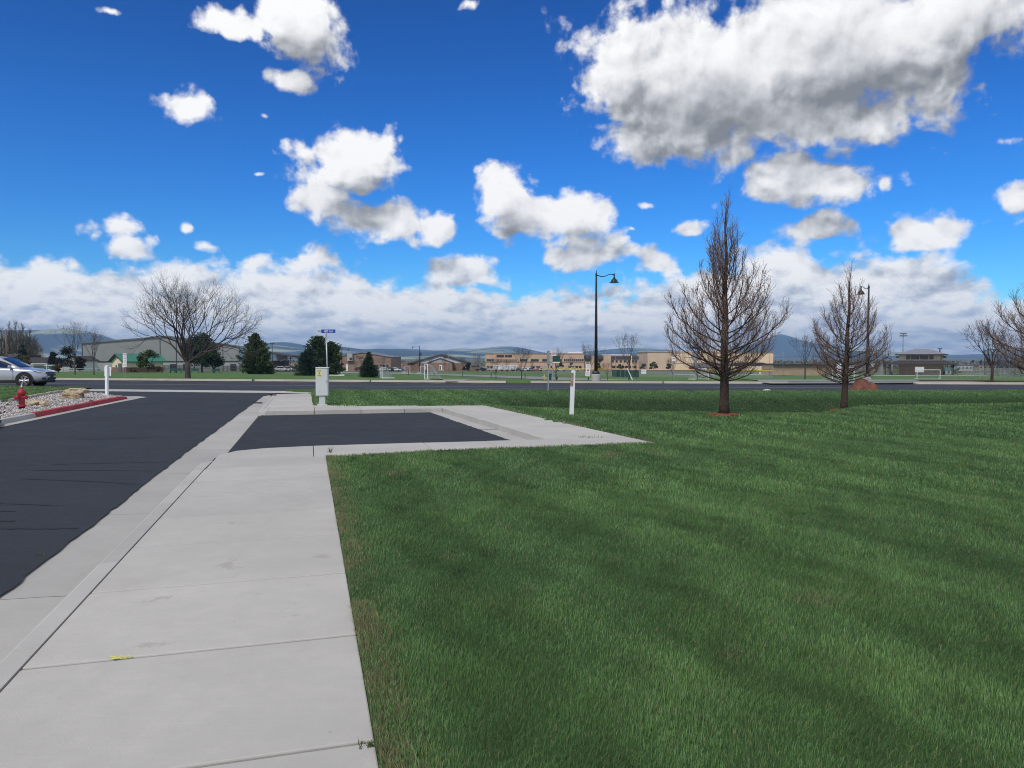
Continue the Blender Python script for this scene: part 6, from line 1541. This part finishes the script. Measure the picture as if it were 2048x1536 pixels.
# ---- hut with green roof
def gable_box(t_, w, l, he, hr, mw, mr, over=.5, base=None, mbase=None, hb=0, mg=None, thick=.16):
    """box along x (length l), gables on -x and +x; w deep along y"""
    if base: MB().bx(-l/2, l/2, -w/2, w/2, -1, hb).build('base_wall', mbase, t_)
    v = [(-l/2, -w/2, hb), (-l/2, w/2, hb), (l/2, w/2, hb), (l/2, -w/2, hb), (-l/2, -w/2, he), (-l/2, w/2, he), (l/2, w/2, he), (l/2, -w/2, he), (-l/2, 0, hr-.05), (l/2, 0, hr-.05)]
    q = MB().add([(a*.995, b_*.995, c) for a, b_, c in v], [(0, 4, 8, 5, 1), (3, 2, 6, 9, 7), (0, 3, 7, 4), (1, 5, 6, 2), (4, 7, 9, 8), (5, 8, 9, 6)]).build('wall', mw, t_)
    s = (hr-he)/(w/2)
    for sg in (-1, 1):
        a = [(-l/2-over, sg*(w/2+over), he-s*over), (l/2+over, sg*(w/2+over), he-s*over), (l/2+over, 0, hr), (-l/2-over, 0, hr)]
        MB().add(a+[(x, y, z+thick) for x, y, z in a], [(0, 3, 2, 1), (4, 5, 6, 7), (0, 1, 5, 4), (1, 2, 6, 5), (2, 3, 7, 6), (3, 0, 4, 7)]).build('roof', mr, t_)
        if mg: MB().tube([(-l/2-over-.02, sg*(w/2+over), he-s*over+.05), (-l/2-over-.02, 0, hr+.05)], .14, 4).build('bargeboard', mg, t_)
    return q
Y = 168; t_ = bldg('park_hut', 'small cream and brick hut with a green metal roof beside the leafing tree', 'hut', 276, Y, R(52))
gable_box(t_, 5.4, 8.6, 2.55, 3.95, M_cream, mat('roof_green', (.03, .17, .12), .5, .12, 2), .55, True, M_brick, 1.15, M_trim)
MB().bx(-4.42, -4.30, -1.9, -.4, -.3, 2.0).build('door', mat('door_slate', (.09, .10, .12), .5), t_)
MB().lathe([(.18, -.05), (.18, .05)], 10, (-4.36, 0, 3.25), 'X').build('vent', M_trim, t_); MB().bx(-4.42, -4.33, .4, .8, 1.25, 1.6).build('lamp', M_trim, t_)
MB().bx(-.6, .6, -2.78, -2.66, 1.4, 2.1).build('window', M_win, t_)
# ---- houses at the left
Y = 215; t_ = bldg('house', 'cream gabled house with a dark roof above the car bonnet', 'house', 77, Y, R(78)); gable_box(t_, 6.2, 10, sz(17, Y), sz(27, Y), M_cream, M_roofd, .4, True, mat('slate_wall', (.12, .13, .17), .8), 1.6)
MB().bx(-4, 2, 1, 5, sz(20, Y), sz(32, Y)).build('upper_roof', M_roofd, t_); MB().bx(-5.06, -4.96, -1.2, .4, 2.0, 3.0).build('window', M_win, t_)
Y = 225; t_ = bldg('house', 'brown brick house with a white window trim behind the cream gabled house', 'house', 94, Y, R(5)); gable_box(t_, 7, 5.2, sz(20, Y), sz(26, Y), mat('brick_mauve', (.22, .16, .15), .9), M_roofd, .4); MB().bx(-1.4, -.2, -3.58, -3.46, 1.8, 2.9).build('window', M_win, t_); MB().bx(.9, 1.2, -3.6, -3.46, 0, 3.0).build('corner_trim', M_wht, t_)
Y = 222; t_ = bldg('house', 'white gabled house end between the evergreens and the warehouse', 'house', 163, Y, R(82)); gable_box(t_, 4.4, 8, sz(22, Y), sz(30, Y), mat('house_white', (.6, .6, .6), .8), M_roofd, .4); MB().bx(-4.06, -3.96, -.5, .6, 2.2, 3.2).build('window', M_win, t_); MB().bx(-4.05, -3.97, -2, 2, .2, 1.0).build('plinth', M_metal2, t_)
Y = 200; t_ = bldg('house', 'dark roofed house at the left edge behind the green shrubs', 'house', 2, Y, R(8)); gable_box(t_, 7, 8, sz(24, Y), sz(34, Y), mat('house_tan', (.2, .15, .11), .9), M_roofd, .5); MB().bx(-.8, .8, -3.56, -3.46, 1.6, 2.6).build('window', M_win, t_)
Y = 190; t_ = bldg('shed', 'dark green storage box at the end of the white rail fence', 'shed', 99, Y, R(4)); MB().bx(-.95, .95, -.6, .6, -.3, 1.55).build('wall', mat('box_green', (.02, .07, .06), .7), t_, bevel=.03); MB().bx(-1.0, 1.0, -.65, .65, 1.56, 1.72).build('lid', M_wht, t_)
for i, px in enumerate((111, 122, 134)):
    t_ = bldg('boundary_wall', ('left', 'middle', 'right')[i]+' panel of the low pale wall under the dark evergreens', 'wall', px, 198, 0); MB().bx(-.72, .72, -.1, .1, -.5, 1.15).build('panel', M_metal2, t_); MB().bx(-.76, .76, -.14, .14, 1.15, 1.25).build('coping', M_wht, t_)
# ---- brown store
Y = 330; k = Y/F_PX; t_ = bldg('store_building', 'brown block store with a grey box over its entrance, behind the small spruce', 'store', 735, Y); f_ = lambda px: (px-735)*k
MB().xprism([(f_(678), -1), (f_(782), -1), (f_(782), sz(27, Y)), (f_(727), sz(36, Y)), (f_(678), sz(29, Y))], 0, 30).build('wall', mat('store_brown', (.25, .175, .13), .9, .1, .4), t_)
MB().bx(f_(678)-.2, f_(782)+.2, -.12, .04, sz(18.5, Y), sz(19.5, Y)).build('band', M_school2, t_)
MB().bx(f_(695.5), f_(706), -1.2, .5, sz(20, Y), sz(35, Y)).build('entrance_box', M_metal2, t_); MB().bx(f_(700.5), f_(705.3), -1.27, -1.2, sz(21.5, Y), sz(27, Y)).build('window', M_win, t_)
g = MB()
for i, (a, b_, z0, z1) in enumerate(((712.3, 713.1, 26, 30), (713.6, 715.3, 25.5, 26.4), (713.8, 716, 29, 30), (716.5, 717.2, 26, 29.5), (718, 719.6, 23.5, 26), (719, 721, 27, 28.5), (720.3, 721.2, 24, 28), (722, 724, 25, 26), (722.3, 723, 24, 29), (725, 726, 25, 29.5), (726.5, 728, 26, 27))): g.bx(f_(a), f_(b_), -.1, -.01, sz(z0, Y), sz(z1, Y))
g.build('wall_lettering', M_trim, t_); MB().bx(f_(692), f_(696), -.1, .03, 0, sz(13, Y)).build('door', M_wht, t_)
wins(t_, f_(745), f_(778), 5, 1.2, 2.6, -.03, .5); MB().xprism([(f_(677), sz(29, Y)), (f_(727), sz(36.3, Y)), (f_(783), sz(27, Y)), (f_(783), sz(28, Y)), (f_(727), sz(37.6, Y)), (f_(677), sz(30, Y))], -.3, 30).build('roof', M_roofg, t_)
# ---- chapel
Y = 400; k = Y/F_PX; t_ = bldg('chapel', 'wide low brick chapel with a pale gable and dark roof', 'chapel', 881, Y); f_ = lambda px: (px-881)*k
M_gab = mat('gable_pale', (.46, .46, .47), .8, .05, .5)
MB().bx(f_(829), f_(933), 0, 26, -1, sz(14.5, Y)).build('wall', M_brick, t_)
MB().xprism([(f_(828), sz(14.6, Y)), (f_(934), sz(14.6, Y)), (f_(881), sz(31, Y))], .2, 26).build('gable', M_gab, t_)
MB().bx(f_(858), f_(905.5), -3, -.01, -1, sz(15.5, Y)).build('porch_wall', mat('brick_porch', (.25, .155, .11), .9, .15, 2), t_)
MB().xprism([(f_(857), sz(15.6, Y)), (f_(906.5), sz(15.6, Y)), (f_(881), sz(24, Y))], -3.0, .1).build('porch_gable', mat('gable_tan', (.36, .34, .31), .8), t_)
def slope(a, za, b_, zb, y0, y1, m, name='roof', th=.35):
    MB().add([(a, y0, za), (b_, y0, zb), (b_, y1, zb), (a, y1, za), (a, y0, za+th), (b_, y0, zb+th), (b_, y1, zb+th), (a, y1, za+th)], [(0, 3, 2, 1), (4, 5, 6, 7), (0, 1, 5, 4), (1, 2, 6, 5), (2, 3, 7, 6), (3, 0, 4, 7)]).build(name, m, t_)
slope(f_(826), sz(14.2, Y), f_(881), sz(31, Y), -.5, 27, M_roofd); slope(f_(881), sz(31, Y), f_(936), sz(14.2, Y), -.5, 27, M_roofd)
slope(f_(855.5), sz(15.2, Y), f_(881), sz(24, Y), -3.4, .15, M_roofd, 'porch_roof', .2); slope(f_(881), sz(24, Y), f_(908), sz(15.2, Y), -3.4, .15, M_roofd, 'porch_roof', .2)
# left wing set back, with the long roof slope seen from its side
MB().bx(f_(802), f_(829), 6, 26, -1, sz(16, Y)).build('wing_wall', M_brick, t_)
MB().add([(f_(812), 5, sz(15, Y)), (f_(829), 5, sz(15.4, Y)), (f_(880), 27.5, sz(32.5, Y)), (f_(868), 29, sz(32.2, Y)), (f_(812), 29, sz(15.5, Y))], [(0, 1, 2, 3), (0, 3, 4)]).build('wing_roof', M_roofd, t_)
MB().bx(f_(879.5), f_(885.5), -3.12, -2.95, 0, sz(11, Y)).build('door', M_wht, t_); MB().bx(f_(880.2), f_(882.6), -3.18, -3.12, .3, sz(9.5, Y)).build('door_glass', M_win, t_)
MB().bx(f_(877), f_(890), -3.9, -3.02, -.4, .35).build('steps', M_kerb, t_)
Y = 380; k = Y/F_PX; t_ = bldg('brick_shed', 'small flat roofed brick enclosure right of the chapel', 'shed', 951, Y); MB().bx(-1.7, 1.7, -1.5, 1.5, -1, 2.0).build('wall', M_brick, t_); MB().bx(-1.9, 1.9, -1.7, 1.7, 2.0, 2.5).build('roof', M_roofd, t_)
# ---- school
Y = 450; k = Y/F_PX; t_ = bldg('school_building', 'long two storey brick school with rows of dark windows behind the parked cars', 'school', 1060, Y); f_ = lambda px: (px-1060)*k
z2 = sz(32.5, Y)
MB().bx(f_(971), f_(1168), 0, 30, -1.5, z2).build('wall', M_school, t_); MB().bx(f_(970.5), f_(1168.5), -.25, 30.1, z2, z2+.35).build('parapet', M_school2, t_)
MB().bx(f_(1168.2), f_(1278), 1.5, 30, -1.5, sz(26, Y)).build('right_wing_wall', M_school, t_)
MB().add([(f_(1168.3), .4, sz(25, Y)), (f_(1279.5), .4, sz(25, Y)), (f_(1276), 4, sz(29.5, Y)), (f_(1168.3), 4, sz(29.5, Y)), (f_(1168.3), .4, sz(24.4, Y)), (f_(1279.5), .4, sz(24.4, Y))], [(0, 1, 2, 3), (4, 5, 1, 0)]).build('right_wing_roof', M_roofd, t_)
MB().bx(f_(1183), f_(1195), -.1, 1.6, -1.5, sz(29, Y)).build('pier', M_school, t_); MB().bx(f_(1207), f_(1222), -.2, 1.55, -1.5, sz(31, Y)).build('pier', M_school, t_)
MB().bx(f_(1137), f_(1167), 6, 20, z2+.3, z2+1.3).build('roof_unit', M_wht, t_); MB().bx(f_(1212), f_(1264), 6, 20, sz(28, Y), sz(31.6, Y)).build('roof_unit', M_wht, t_)
for a, b_ in ((993, 1008), (1010, 1024)): MB().bx(f_(a), f_(b_), -.3, 0, sz(26.5, Y), sz(30.3, Y)).build('louvre', M_trim, t_)
MB().bx(f_(971), f_(1168), -.12, .0, sz(15.5, Y), sz(17, Y)).build('band', M_school2, t_)
for a, b_, n in ((973, 988, 3), (1038, 1056, 1), (1060, 1079, 1), (1083, 1100, 1), (1110, 1125, 1), (1170, 1182, 1), (1196, 1206, 1)):
    y_ = -.03 if a < 1168 else 1.47
    wins(t_, f_(a), f_(b_), n, sz(17.7 if a > 988 else 18, Y), sz(22, Y), y_, .2, sub=3 if n == 1 else 1)
MB().bx(f_(993), f_(1034), -.14, .0, sz(17.6, Y), sz(22, Y)).build('spandrel', M_school2, t_)
for i in range(10):
    a = 1128+i*4; 
    if a < 1166: wins(t_, f_(a), f_(a+3), 1, sz(18, Y), sz(22, Y), -.03, .1)
for a in (1198, 1224, 1232, 1240, 1248, 1256, 1264, 1271): wins(t_, f_(a), f_(a+4), 1, sz(15.5, Y), sz(19.5, Y), 1.47, .1)
for a, b_, n in ((973, 1000, 4), (1060, 1082, 2), (1100, 1120, 2), (1135, 1164, 4), (1224, 1275, 6)): wins(t_, f_(a), f_(b_), n, sz(4, Y), sz(8.5, Y), -.03 if a < 1168 else 1.47, .3)
# ---- tan hall
Y = 470; k = Y/F_PX; t_ = bldg('gym_building', 'tall blank tan hall behind the largest tree', 'hall', 1420, Y); f_ = lambda px: (px-1420)*k
MB().bx(f_(1295), f_(1345), 0, 40, -3, sz(35.5, Y)).build('wall', mat('wall_tan_left', (.58, .45, .32), .9, .06, .3), t_); MB().bx(f_(1345), f_(1545), -1, 40, -3, sz(34.5, Y)).build('wall', M_tanw, t_)
MB().bx(f_(1380), f_(1440), -1.2, 38, sz(34.5, Y), sz(37.5, Y)).build('upper_wall', M_tanw, t_)
MB().bx(f_(1294), f_(1345), -.3, 40.2, sz(35.5, Y), sz(36.2, Y)).build('coping', M_stone, t_); MB().bx(f_(1345.2), f_(1546), -1.3, 40.2, sz(34.5, Y), sz(35.2, Y)).build('coping', M_stone, t_)
MB().xprism([(f_(1376), sz(6, Y)), (f_(1438), sz(6, Y)), (f_(1428), sz(15, Y)), (f_(1386), sz(15, Y))], -9, -1.1).build('low_roof', M_roofg, t_); MB().bx(f_(1378), f_(1436), -8.5, -1.1, -3, sz(6, Y)).build('low_wall', M_stone, t_)
MB().bx(f_(1345), f_(1545), -1.1, -.9, sz(13, Y), sz(14, Y)).build('band', M_stone, t_)
Y = 300; k = Y/F_PX; t_ = bldg('awning', 'long dark shade awning in front of the tan hall right of the largest trunk', 'awning', 1496, Y); f_ = lambda px: (px-1496)*k
g = MB(); prof = [(f_(1452), sz(14, Y)), (f_(1470), sz(19, Y)), (f_(1490), sz(20, Y)), (f_(1522), sz(19.5, Y)), (f_(1530), sz(17, Y)), (f_(1531), sz(12.5, Y))]
g.xprism(prof+[(f_(1452), sz(12.5, Y))], -2, 3).build('shade', M_trim, t_)
for px in (1455, 1480, 1505, 1529): MB().tube([(f_(px), -1.8, -1), (f_(px), -1.8, sz(12.6, Y))], .1, 6).build('column', M_trim, t_)
# ---- low brown building
Y = 196; k = Y/F_PX; t_ = bldg('field_house', 'low brown block building with a flat dark fascia between the two front trees', 'field house', 1600, Y); f_ = lambda px: (px-1600)*k
MB().bx(f_(1546), f_(1653), 0, 9, -1, sz(21, Y)).build('wall', M_stone, t_); MB().bx(f_(1546)-.02, f_(1653)+.02, -.03, 9, sz(11, Y), sz(11.8, Y)).build('band', M_brick, t_)
MB().bx(f_(1545), f_(1688), -.7, 9.6, sz(21, Y), sz(22.6, Y)).build('roof', M_trim, t_); MB().bx(f_(1653), f_(1670), 5, 9, -1, sz(21, Y)).build('recess_wall', mat('recess_dark', (.06, .055, .05), .9), t_)
for px in (1661, 1670, 1684): MB().bx(f_(px)-.08, f_(px)+.08, -.3, -.1, -1, sz(21, Y)).build('column', M_trim, t_)
# ---- two storey field building
Y = 205; k = Y/F_PX; t_ = bldg('concession_building', 'two storey field building with hipped roofs, cream above and brown block below', 'field building', 1841, Y, R(-31)); f_ = lambda px: (px-1841)*k
def hip(x0, x1, y0, y1, ze, rx0, rx1, ry0, ry1, zr, th, m, mf, name):
    MB().add([(x0, y0, ze), (x1, y0, ze), (x1, y1, ze), (x0, y1, ze), (rx0, ry0, zr), (rx1, ry0, zr), (rx1, ry1, zr), (rx0, ry1, zr)], [(0, 1, 5, 4), (1, 2, 6, 5), (2, 3, 7, 6), (3, 0, 4, 7), (4, 5, 6, 7), (3, 2, 1, 0)]).build(name, m, t_)
    MB().bx(x0-.05, x1+.05, y0-.05, y1+.05, ze-th, ze-.002).build(name+'_fascia', mf, t_)
MB().bx(f_(1802), f_(1879), 0, 9, -1, sz(22, Y)).build('lower_wall', M_stone, t_); MB().bx(f_(1802)-.02, f_(1879)+.02, -.03, 9, sz(9.5, Y), sz(10.6, Y)).build('band', M_brick, t_)
hip(f_(1776), f_(1904), -3.2, 12.5, sz(23.2, Y), f_(1801), f_(1880), -.02, 9, sz(29.5, Y), .26, M_roofd, M_trim, 'lower_roof')
MB().bx(f_(1802), f_(1879), .05, 8.9, sz(28, Y), sz(42, Y)).build('upper_wall', M_cream, t_)
hip(f_(1795), f_(1887), -1.2, 10, sz(42, Y), f_(1830), f_(1854), 3.2, 5.5, sz(52.5, Y), .24, mat('roof_seam', (.20, .20, .22), .5, .1, 2), M_trim, 'upper_roof')
for a, b_ in ((1815.5, 1822), (1824, 1838), (1840, 1854), (1856.5, 1863)): wins(t_, f_(a), f_(b_), 1, sz(32, Y), sz(40.5, Y), .02, .04)
MB().bx(f_(1876), f_(1877), -.06, .05, sz(29, Y), sz(42, Y)).build('downpipe', M_trim, t_)
for px, y_ in ((1779, -2.6), (1788, -2.6), (1896, -2.6), (1779, 11.5), (1896, 11.5)): MB().bx(f_(px)-.17, f_(px)+.17, y_-.17, y_+.17, -1, sz(23, Y)-.26).build('column', M_trim, t_)
MB().tube([(f_(1896), -2.6, sz(17, Y)), (f_(1903), -2.6, sz(22, Y))], .08, 6).build('brace', M_trim, t_)
MB().bx(f_(1872), f_(1874), 4, 5, sz(44, Y), sz(51.5, Y)).build('vent_pipe', M_trim, t_)
for px in (1798.5, 1883): MB().bx(f_(px)-.5, f_(px)+.3, 2, 3, sz(34.5, Y), sz(39, Y)).build('wall_unit', M_metal, t_)
x, y, z = atY(1839, 176); t_ = thing('notice_board', 'blank white board on posts before the brown wall of the two storey field building', 'board', (x, y, z)); MB().bx(-1.15, 1.15, -.03, .03, sz(9, 176), sz(19, 176)).build('board', mat('board_white', (.60, .62, .62), .6, .04, 2), t_)
for s in (-1, 1): MB().tube([(s*.9, .06, -.3), (s*.9, .06, sz(15, 176))], .05, 6).build('post', M_steel, t_)
t_.scale = (.90, 1, 1.07)
# ---- arched gate
Y = 222; k = Y/F_PX; t_ = bldg('arch_gate', 'dark steel entrance arch left of the two storey field building', 'gate', 1773, Y); f_ = lambda px: (px-1773)*k
for px in (1762.5, 1783): MB().bx(f_(px)-.28, f_(px)+.28, -.3, .3, -1, sz(27, Y)).build('pillar', M_metal, t_); 
g = MB(); g.tube([(f_(1762)+(f_(1784)-f_(1762))*i/12, 0, sz(27, Y)+1.0*math.sin(i/12*math.pi)**.7) for i in range(13)], .13, 6).tube([(f_(1762), 0, sz(25, Y)), (f_(1784), 0, sz(25, Y))], .1, 6); g.build('arch', M_trim, t_)
for px in (1766.5, 1780): MB().bx(f_(px)-.22, f_(px)+.22, -.2, .2, sz(17, Y), sz(25, Y)).build('panel', M_trim, t_)
for i, (px, w, h_, Y, m, lb, nm) in enumerate(((1888, 7, 13, 212, M_wht, 'small white shed right of the two storey field building', 0), (1897, 11, 12, 230, M_metal2, 'grey hut with a teal roof behind the right canopy column', 1))):
    k = Y/F_PX; t_ = bldg('shed', lb, 'shed', px, Y); w *= k; h_ *= k; MB().bx(-w/2, w/2, 0, 2.5, -1, h_*.7).build('wall', m, t_)
    MB().xprism([(-w/2-.2, h_*.7), (w/2+.2, h_*.7), (w/2, h_), (-w/2, h_)] if nm else [(-w/2-.1, h_*.7), (w/2+.1, h_*.7), (0, h_)], -.2, 2.7).build('roof', mat('roof_teal', (.04, .17, .17), .5) if nm else M_wht, t_); MB().bx(-.3, .3, -.05, .02, .2, h_*.55).build('door', M_trim, t_)
# bleachers by the right hand field
for i, (px, Y) in enumerate(((1944, 186), (1962, 182), (1985, 178), (2012, 174))):
    t_ = thing('bleacher', ('leftmost', 'second from left', 'third from left', 'rightmost')[i]+' of the aluminium bleachers by the right ball field', 'bleacher', atY(px, Y), R(6), 'bleachers')
    g = MB(); f2 = MB()
    for j in range(4): g.bx(-1.0, 1.0, j*.45, j*.45+.28, .42+j*.32, .46+j*.32)
    for s in (-.9, 0, .9): f2.tube([(s, 0, -.1), (s, 1.6, 1.4)], .03, 5).tube([(s, 1.6, -.1), (s, 1.6, 1.9)], .03, 5).tube([(s, .1, -.1), (s, .1, .42)], .03, 5)
    g.build('seat', mat('aluminium', (.45, .46, .48), .4, .06, 3, .6), t_); f2.tube([(-.95, 1.6, 1.9), (.95, 1.6, 1.9)], .03, 5).build('frame', MATS['aluminium'], t_)
# far white and pale buildings on the valley floor
for i, (px, Y, w, h_, m, lb) in enumerate(((598, 420, 40, 15, M_stone, 'far tan building between the canopy and the two topped pine'), (803, 520, 26, 13, M_stone, 'far flat brown building left of the chapel roof'), (1288, 520, 16, 10, M_metal2, 'far pale block between the school and the tan hall'), (1712, 560, 24, 9, M_metal2, 'far pale building behind the leaning tree'), (1930, 420, 30, 11, M_metal2, 'far grey building right of the small clipped tree'), (1975, 520, 34, 8, M_stone, 'far tan building behind the bleachers'), (92, 900, 9, 7, M_wht, 'far white building under the left hill'), (1752, 800, 14, 8, M_wht, 'far white building left of the steel arch'))):
    k = Y/F_PX; t_ = bldg('distant_building', lb, 'building', px, Y); w *= k; h_ *= k
    MB().bx(-w/2, w/2, 0, w*.5, -2, h_).build('wall', m, t_); MB().bx(-w/2-.3, w/2+.3, -.3, w*.5+.3, h_, h_+.4).build('roof', M_roofg, t_)
    g = MB()
    for j in range(4): g.bx(-w/2+w*(j+.3)/4, -w/2+w*(j+.7)/4, -.06, .02, h_*.35, h_*.65)
    g.build('window_band', M_win, t_)
# concrete pad on the grass
x, y, z = atY(672, 138); t_ = MB().add([(-2.0, 2.6, .1), (-1.2, -1.8, .02), (1.9, -1.8, .02), (.9, 2.6, .1), (-2.0, 2.6, -.2), (-1.2, -1.8, -.2), (1.9, -1.8, -.2), (.9, 2.6, -.2)], [(0, 1, 2, 3), (0, 4, 5, 1), (1, 5, 6, 2), (2, 6, 7, 3), (3, 7, 4, 0)]).build('concrete_pad', mat('pad_white', (.62, .62, .62), .8, .08, 2)); t_.location = (x, y, z+.06); tag(t_, 'flat pale concrete pad on the grass right of the two topped pine', 'pad')
# park benches / dark bollards before the warehouse
for i, (px, lb) in enumerate(((347, 'dark green bench left of the spreading tree trunk'), (356, 'dark green bench just left of the big trunk, second of two'), (390, 'dark green bench right of the spreading tree trunk'), (432, 'dark green bench under the rounded evergreen'))):
    t_ = thing('park_bench', lb, 'bench', atY(px, 158), R(i*7)); MB().bx(-.75, .75, -.2, .2, .40, .46).build('seat', M_green, t_); MB().bx(-.75, .75, .18, .24, .5, .9).build('backrest', M_green, t_)
    for s in (-.6, .6): MB().bx(s-.04, s+.04, -.2, .24, -.1, .4).build('leg', M_dark, t_)

# ================================================================ vehicles far off
def car_paint(n, c): return mat('paint_'+n, c, .3, .04, 2, .2, .6)
def small_car(label, loc, rz, m, truck=False, group='vehicles parked by the school'):
    t_ = thing('pickup_truck' if truck else 'parked_car', label, 'pickup' if truck else 'car', loc, rz, group); L2, W2 = (2.7, .95) if truck else (2.3, .9)
    MB().xprism([(-L2, .45), (L2, .40), (L2, .80), (L2*.55, 1.02), (-L2*.98, 1.02)], -W2, W2).build('body', m, t_, bevel=.08)
    cabp = [(L2*.52, 1.0), (L2*.22, 1.62), (-L2*.12 if truck else -L2*.62, 1.64), (-L2*.2 if truck else -L2*.92, 1.0)]
    MB().xprism(cabp, -W2*.86, W2*.86).build('cabin', m, t_, bevel=.06)
    for s in (-1, 1):
        MB().xprism([(L2*.44, 1.06), (L2*.20, 1.54), (-L2*.10 if truck else -L2*.58, 1.55), (-L2*.16 if truck else -L2*.80, 1.06)], s*W2*.86-.02, s*W2*.86+.02).build('side_window', M_win, t_)
        for x in (-L2*.60, L2*.62): MB().lathe([(.34, -.1), (.34, .1), (.2, .11), (.19, .09)], 16, (x, s*W2*.92, .34), 'Y').build('wheel', M_black, t_)
    MB().add([(L2*.50, -W2*.75, 1.07), (L2*.50, W2*.75, 1.07), (L2*.25, W2*.68, 1.58), (L2*.25, -W2*.68, 1.58)], [(0, 1, 2, 3)]).build('windscreen', M_win, t_, loc=(.03, 0, .02))
    return t_
cw, cs, cr, cd, cb_ = car_paint('white', (.75, .75, .76)), car_paint('silver', (.45, .47, .5)), car_paint('red', (.16, .02, .025)), car_paint('dark', (.02, .022, .03)), car_paint('navy', (.02, .03, .07))
p0 = small_car('white pickup truck parked left of the chapel behind the white goals', atY(789, 300), R(4), cw, True)
c0 = small_car('white car parked before the school right of the trailers', atY(1052, 355), R(2), cw)
def repaint(t_, m):
    for c in KIDS(t_):
        if c.name.split('.')[0] in ('body', 'cabin'): c.material_slots[0].link = 'OBJECT'; c.material_slots[0].material = m
for src, px, Y, rz, m, lb in ((c0, 1062, 352, 40, cs, 'silver car fourth in the row right of the white trailers'), (c0, 1077, 350, 80, cr, 'dark red car in the school parking row'), (c0, 1088, 348, 5, cs, 'silver car just left of the edge-on grey sign'), (c0, 1122, 346, 8, cw, 'white car in the gap right of the green sign'), (c0, 1136, 344, 0, cs, 'silver car left of the white notice post'),
        (c0, 1149, 342, 4, cw, 'white car directly behind the white notice post'), (c0, 972, 352, 0, cs, 'silver car at the left end of the trailers'), (p0, 962, 350, 8, cd, 'dark pickup left of the white trailers'), (c0, 1037, 350, 85, cd, 'dark car beside the last white trailer'),
        (c0, 770, 298, 5, cs, 'pale car left of the white pickup'), (c0, 778, 300, 170, cd, 'dark car just left of the white pickup'), (c0, 720, 310, 10, cr, 'maroon car before the brown store'), (c0, 800, 302, 0, cb_, 'navy car right of the white pickup'),
        (c0, 578, 242, 0, cs, 'silver car under the dark canopy'), (c0, 588, 244, 12, cd, 'dark car at the right end of the dark canopy'), (c0, 548, 240, 20, cb_, 'navy car under the left side of the canopy'), (c0, 565, 238, 0, cw, 'white car behind the black railing under the canopy'), (c0, 1541, 290, 10, cw, 'white car at the right end of the dark awning')):
    c = clone(src, lb, atY(px, Y), R(rz), None, 'vehicles parked by the canopy' if px < 600 else 'vehicles parked by the school'); repaint(c, m)
tr0 = None
for i, (px, Y, k) in enumerate(((993, 352, 1.15), (1005, 356, 1.0), (1015, 352, 1.1), (1027, 354, 1.15))):
    lb = 'white box trailer, '+('first from the left in the row before the school', 'second from the left in the row before the school', 'third from the left in the row before the school', 'last on the right in the row before the school')[i]
    if not tr0:
        tr0 = thing('box_trailer', lb, 'trailer', atY(px, Y), R(10), 'white box trailers before the school')
        MB().xprism([(-1.4, .55), (1.25, .55), (1.5, 1.2), (1.4, 2.1), (1.0, 2.35), (-1.4, 2.35)], -.95, .95).build('box', cw, tr0, bevel=.06)
        MB().bx(-.2, .5, -.975, -.94, .65, 2.0).build('door', cs, tr0)
        for s in (-1, 1): MB().lathe([(.32, -.1), (.32, .1), (.15, .11)], 14, (-.2, s*.9, .32), 'Y').build('wheel', M_black, tr0)
        MB().tube([(1.3, 0, .5), (2.2, 0, .5)], .05, 6).tube([(2.1, 0, .5), (2.1, 0, -.05)], .04, 6).build('hitch', M_dark, tr0)
    else: clone(tr0, lb, atY(px, Y), R(10+i*4), k)
tr0.scale = (1.15,)*3
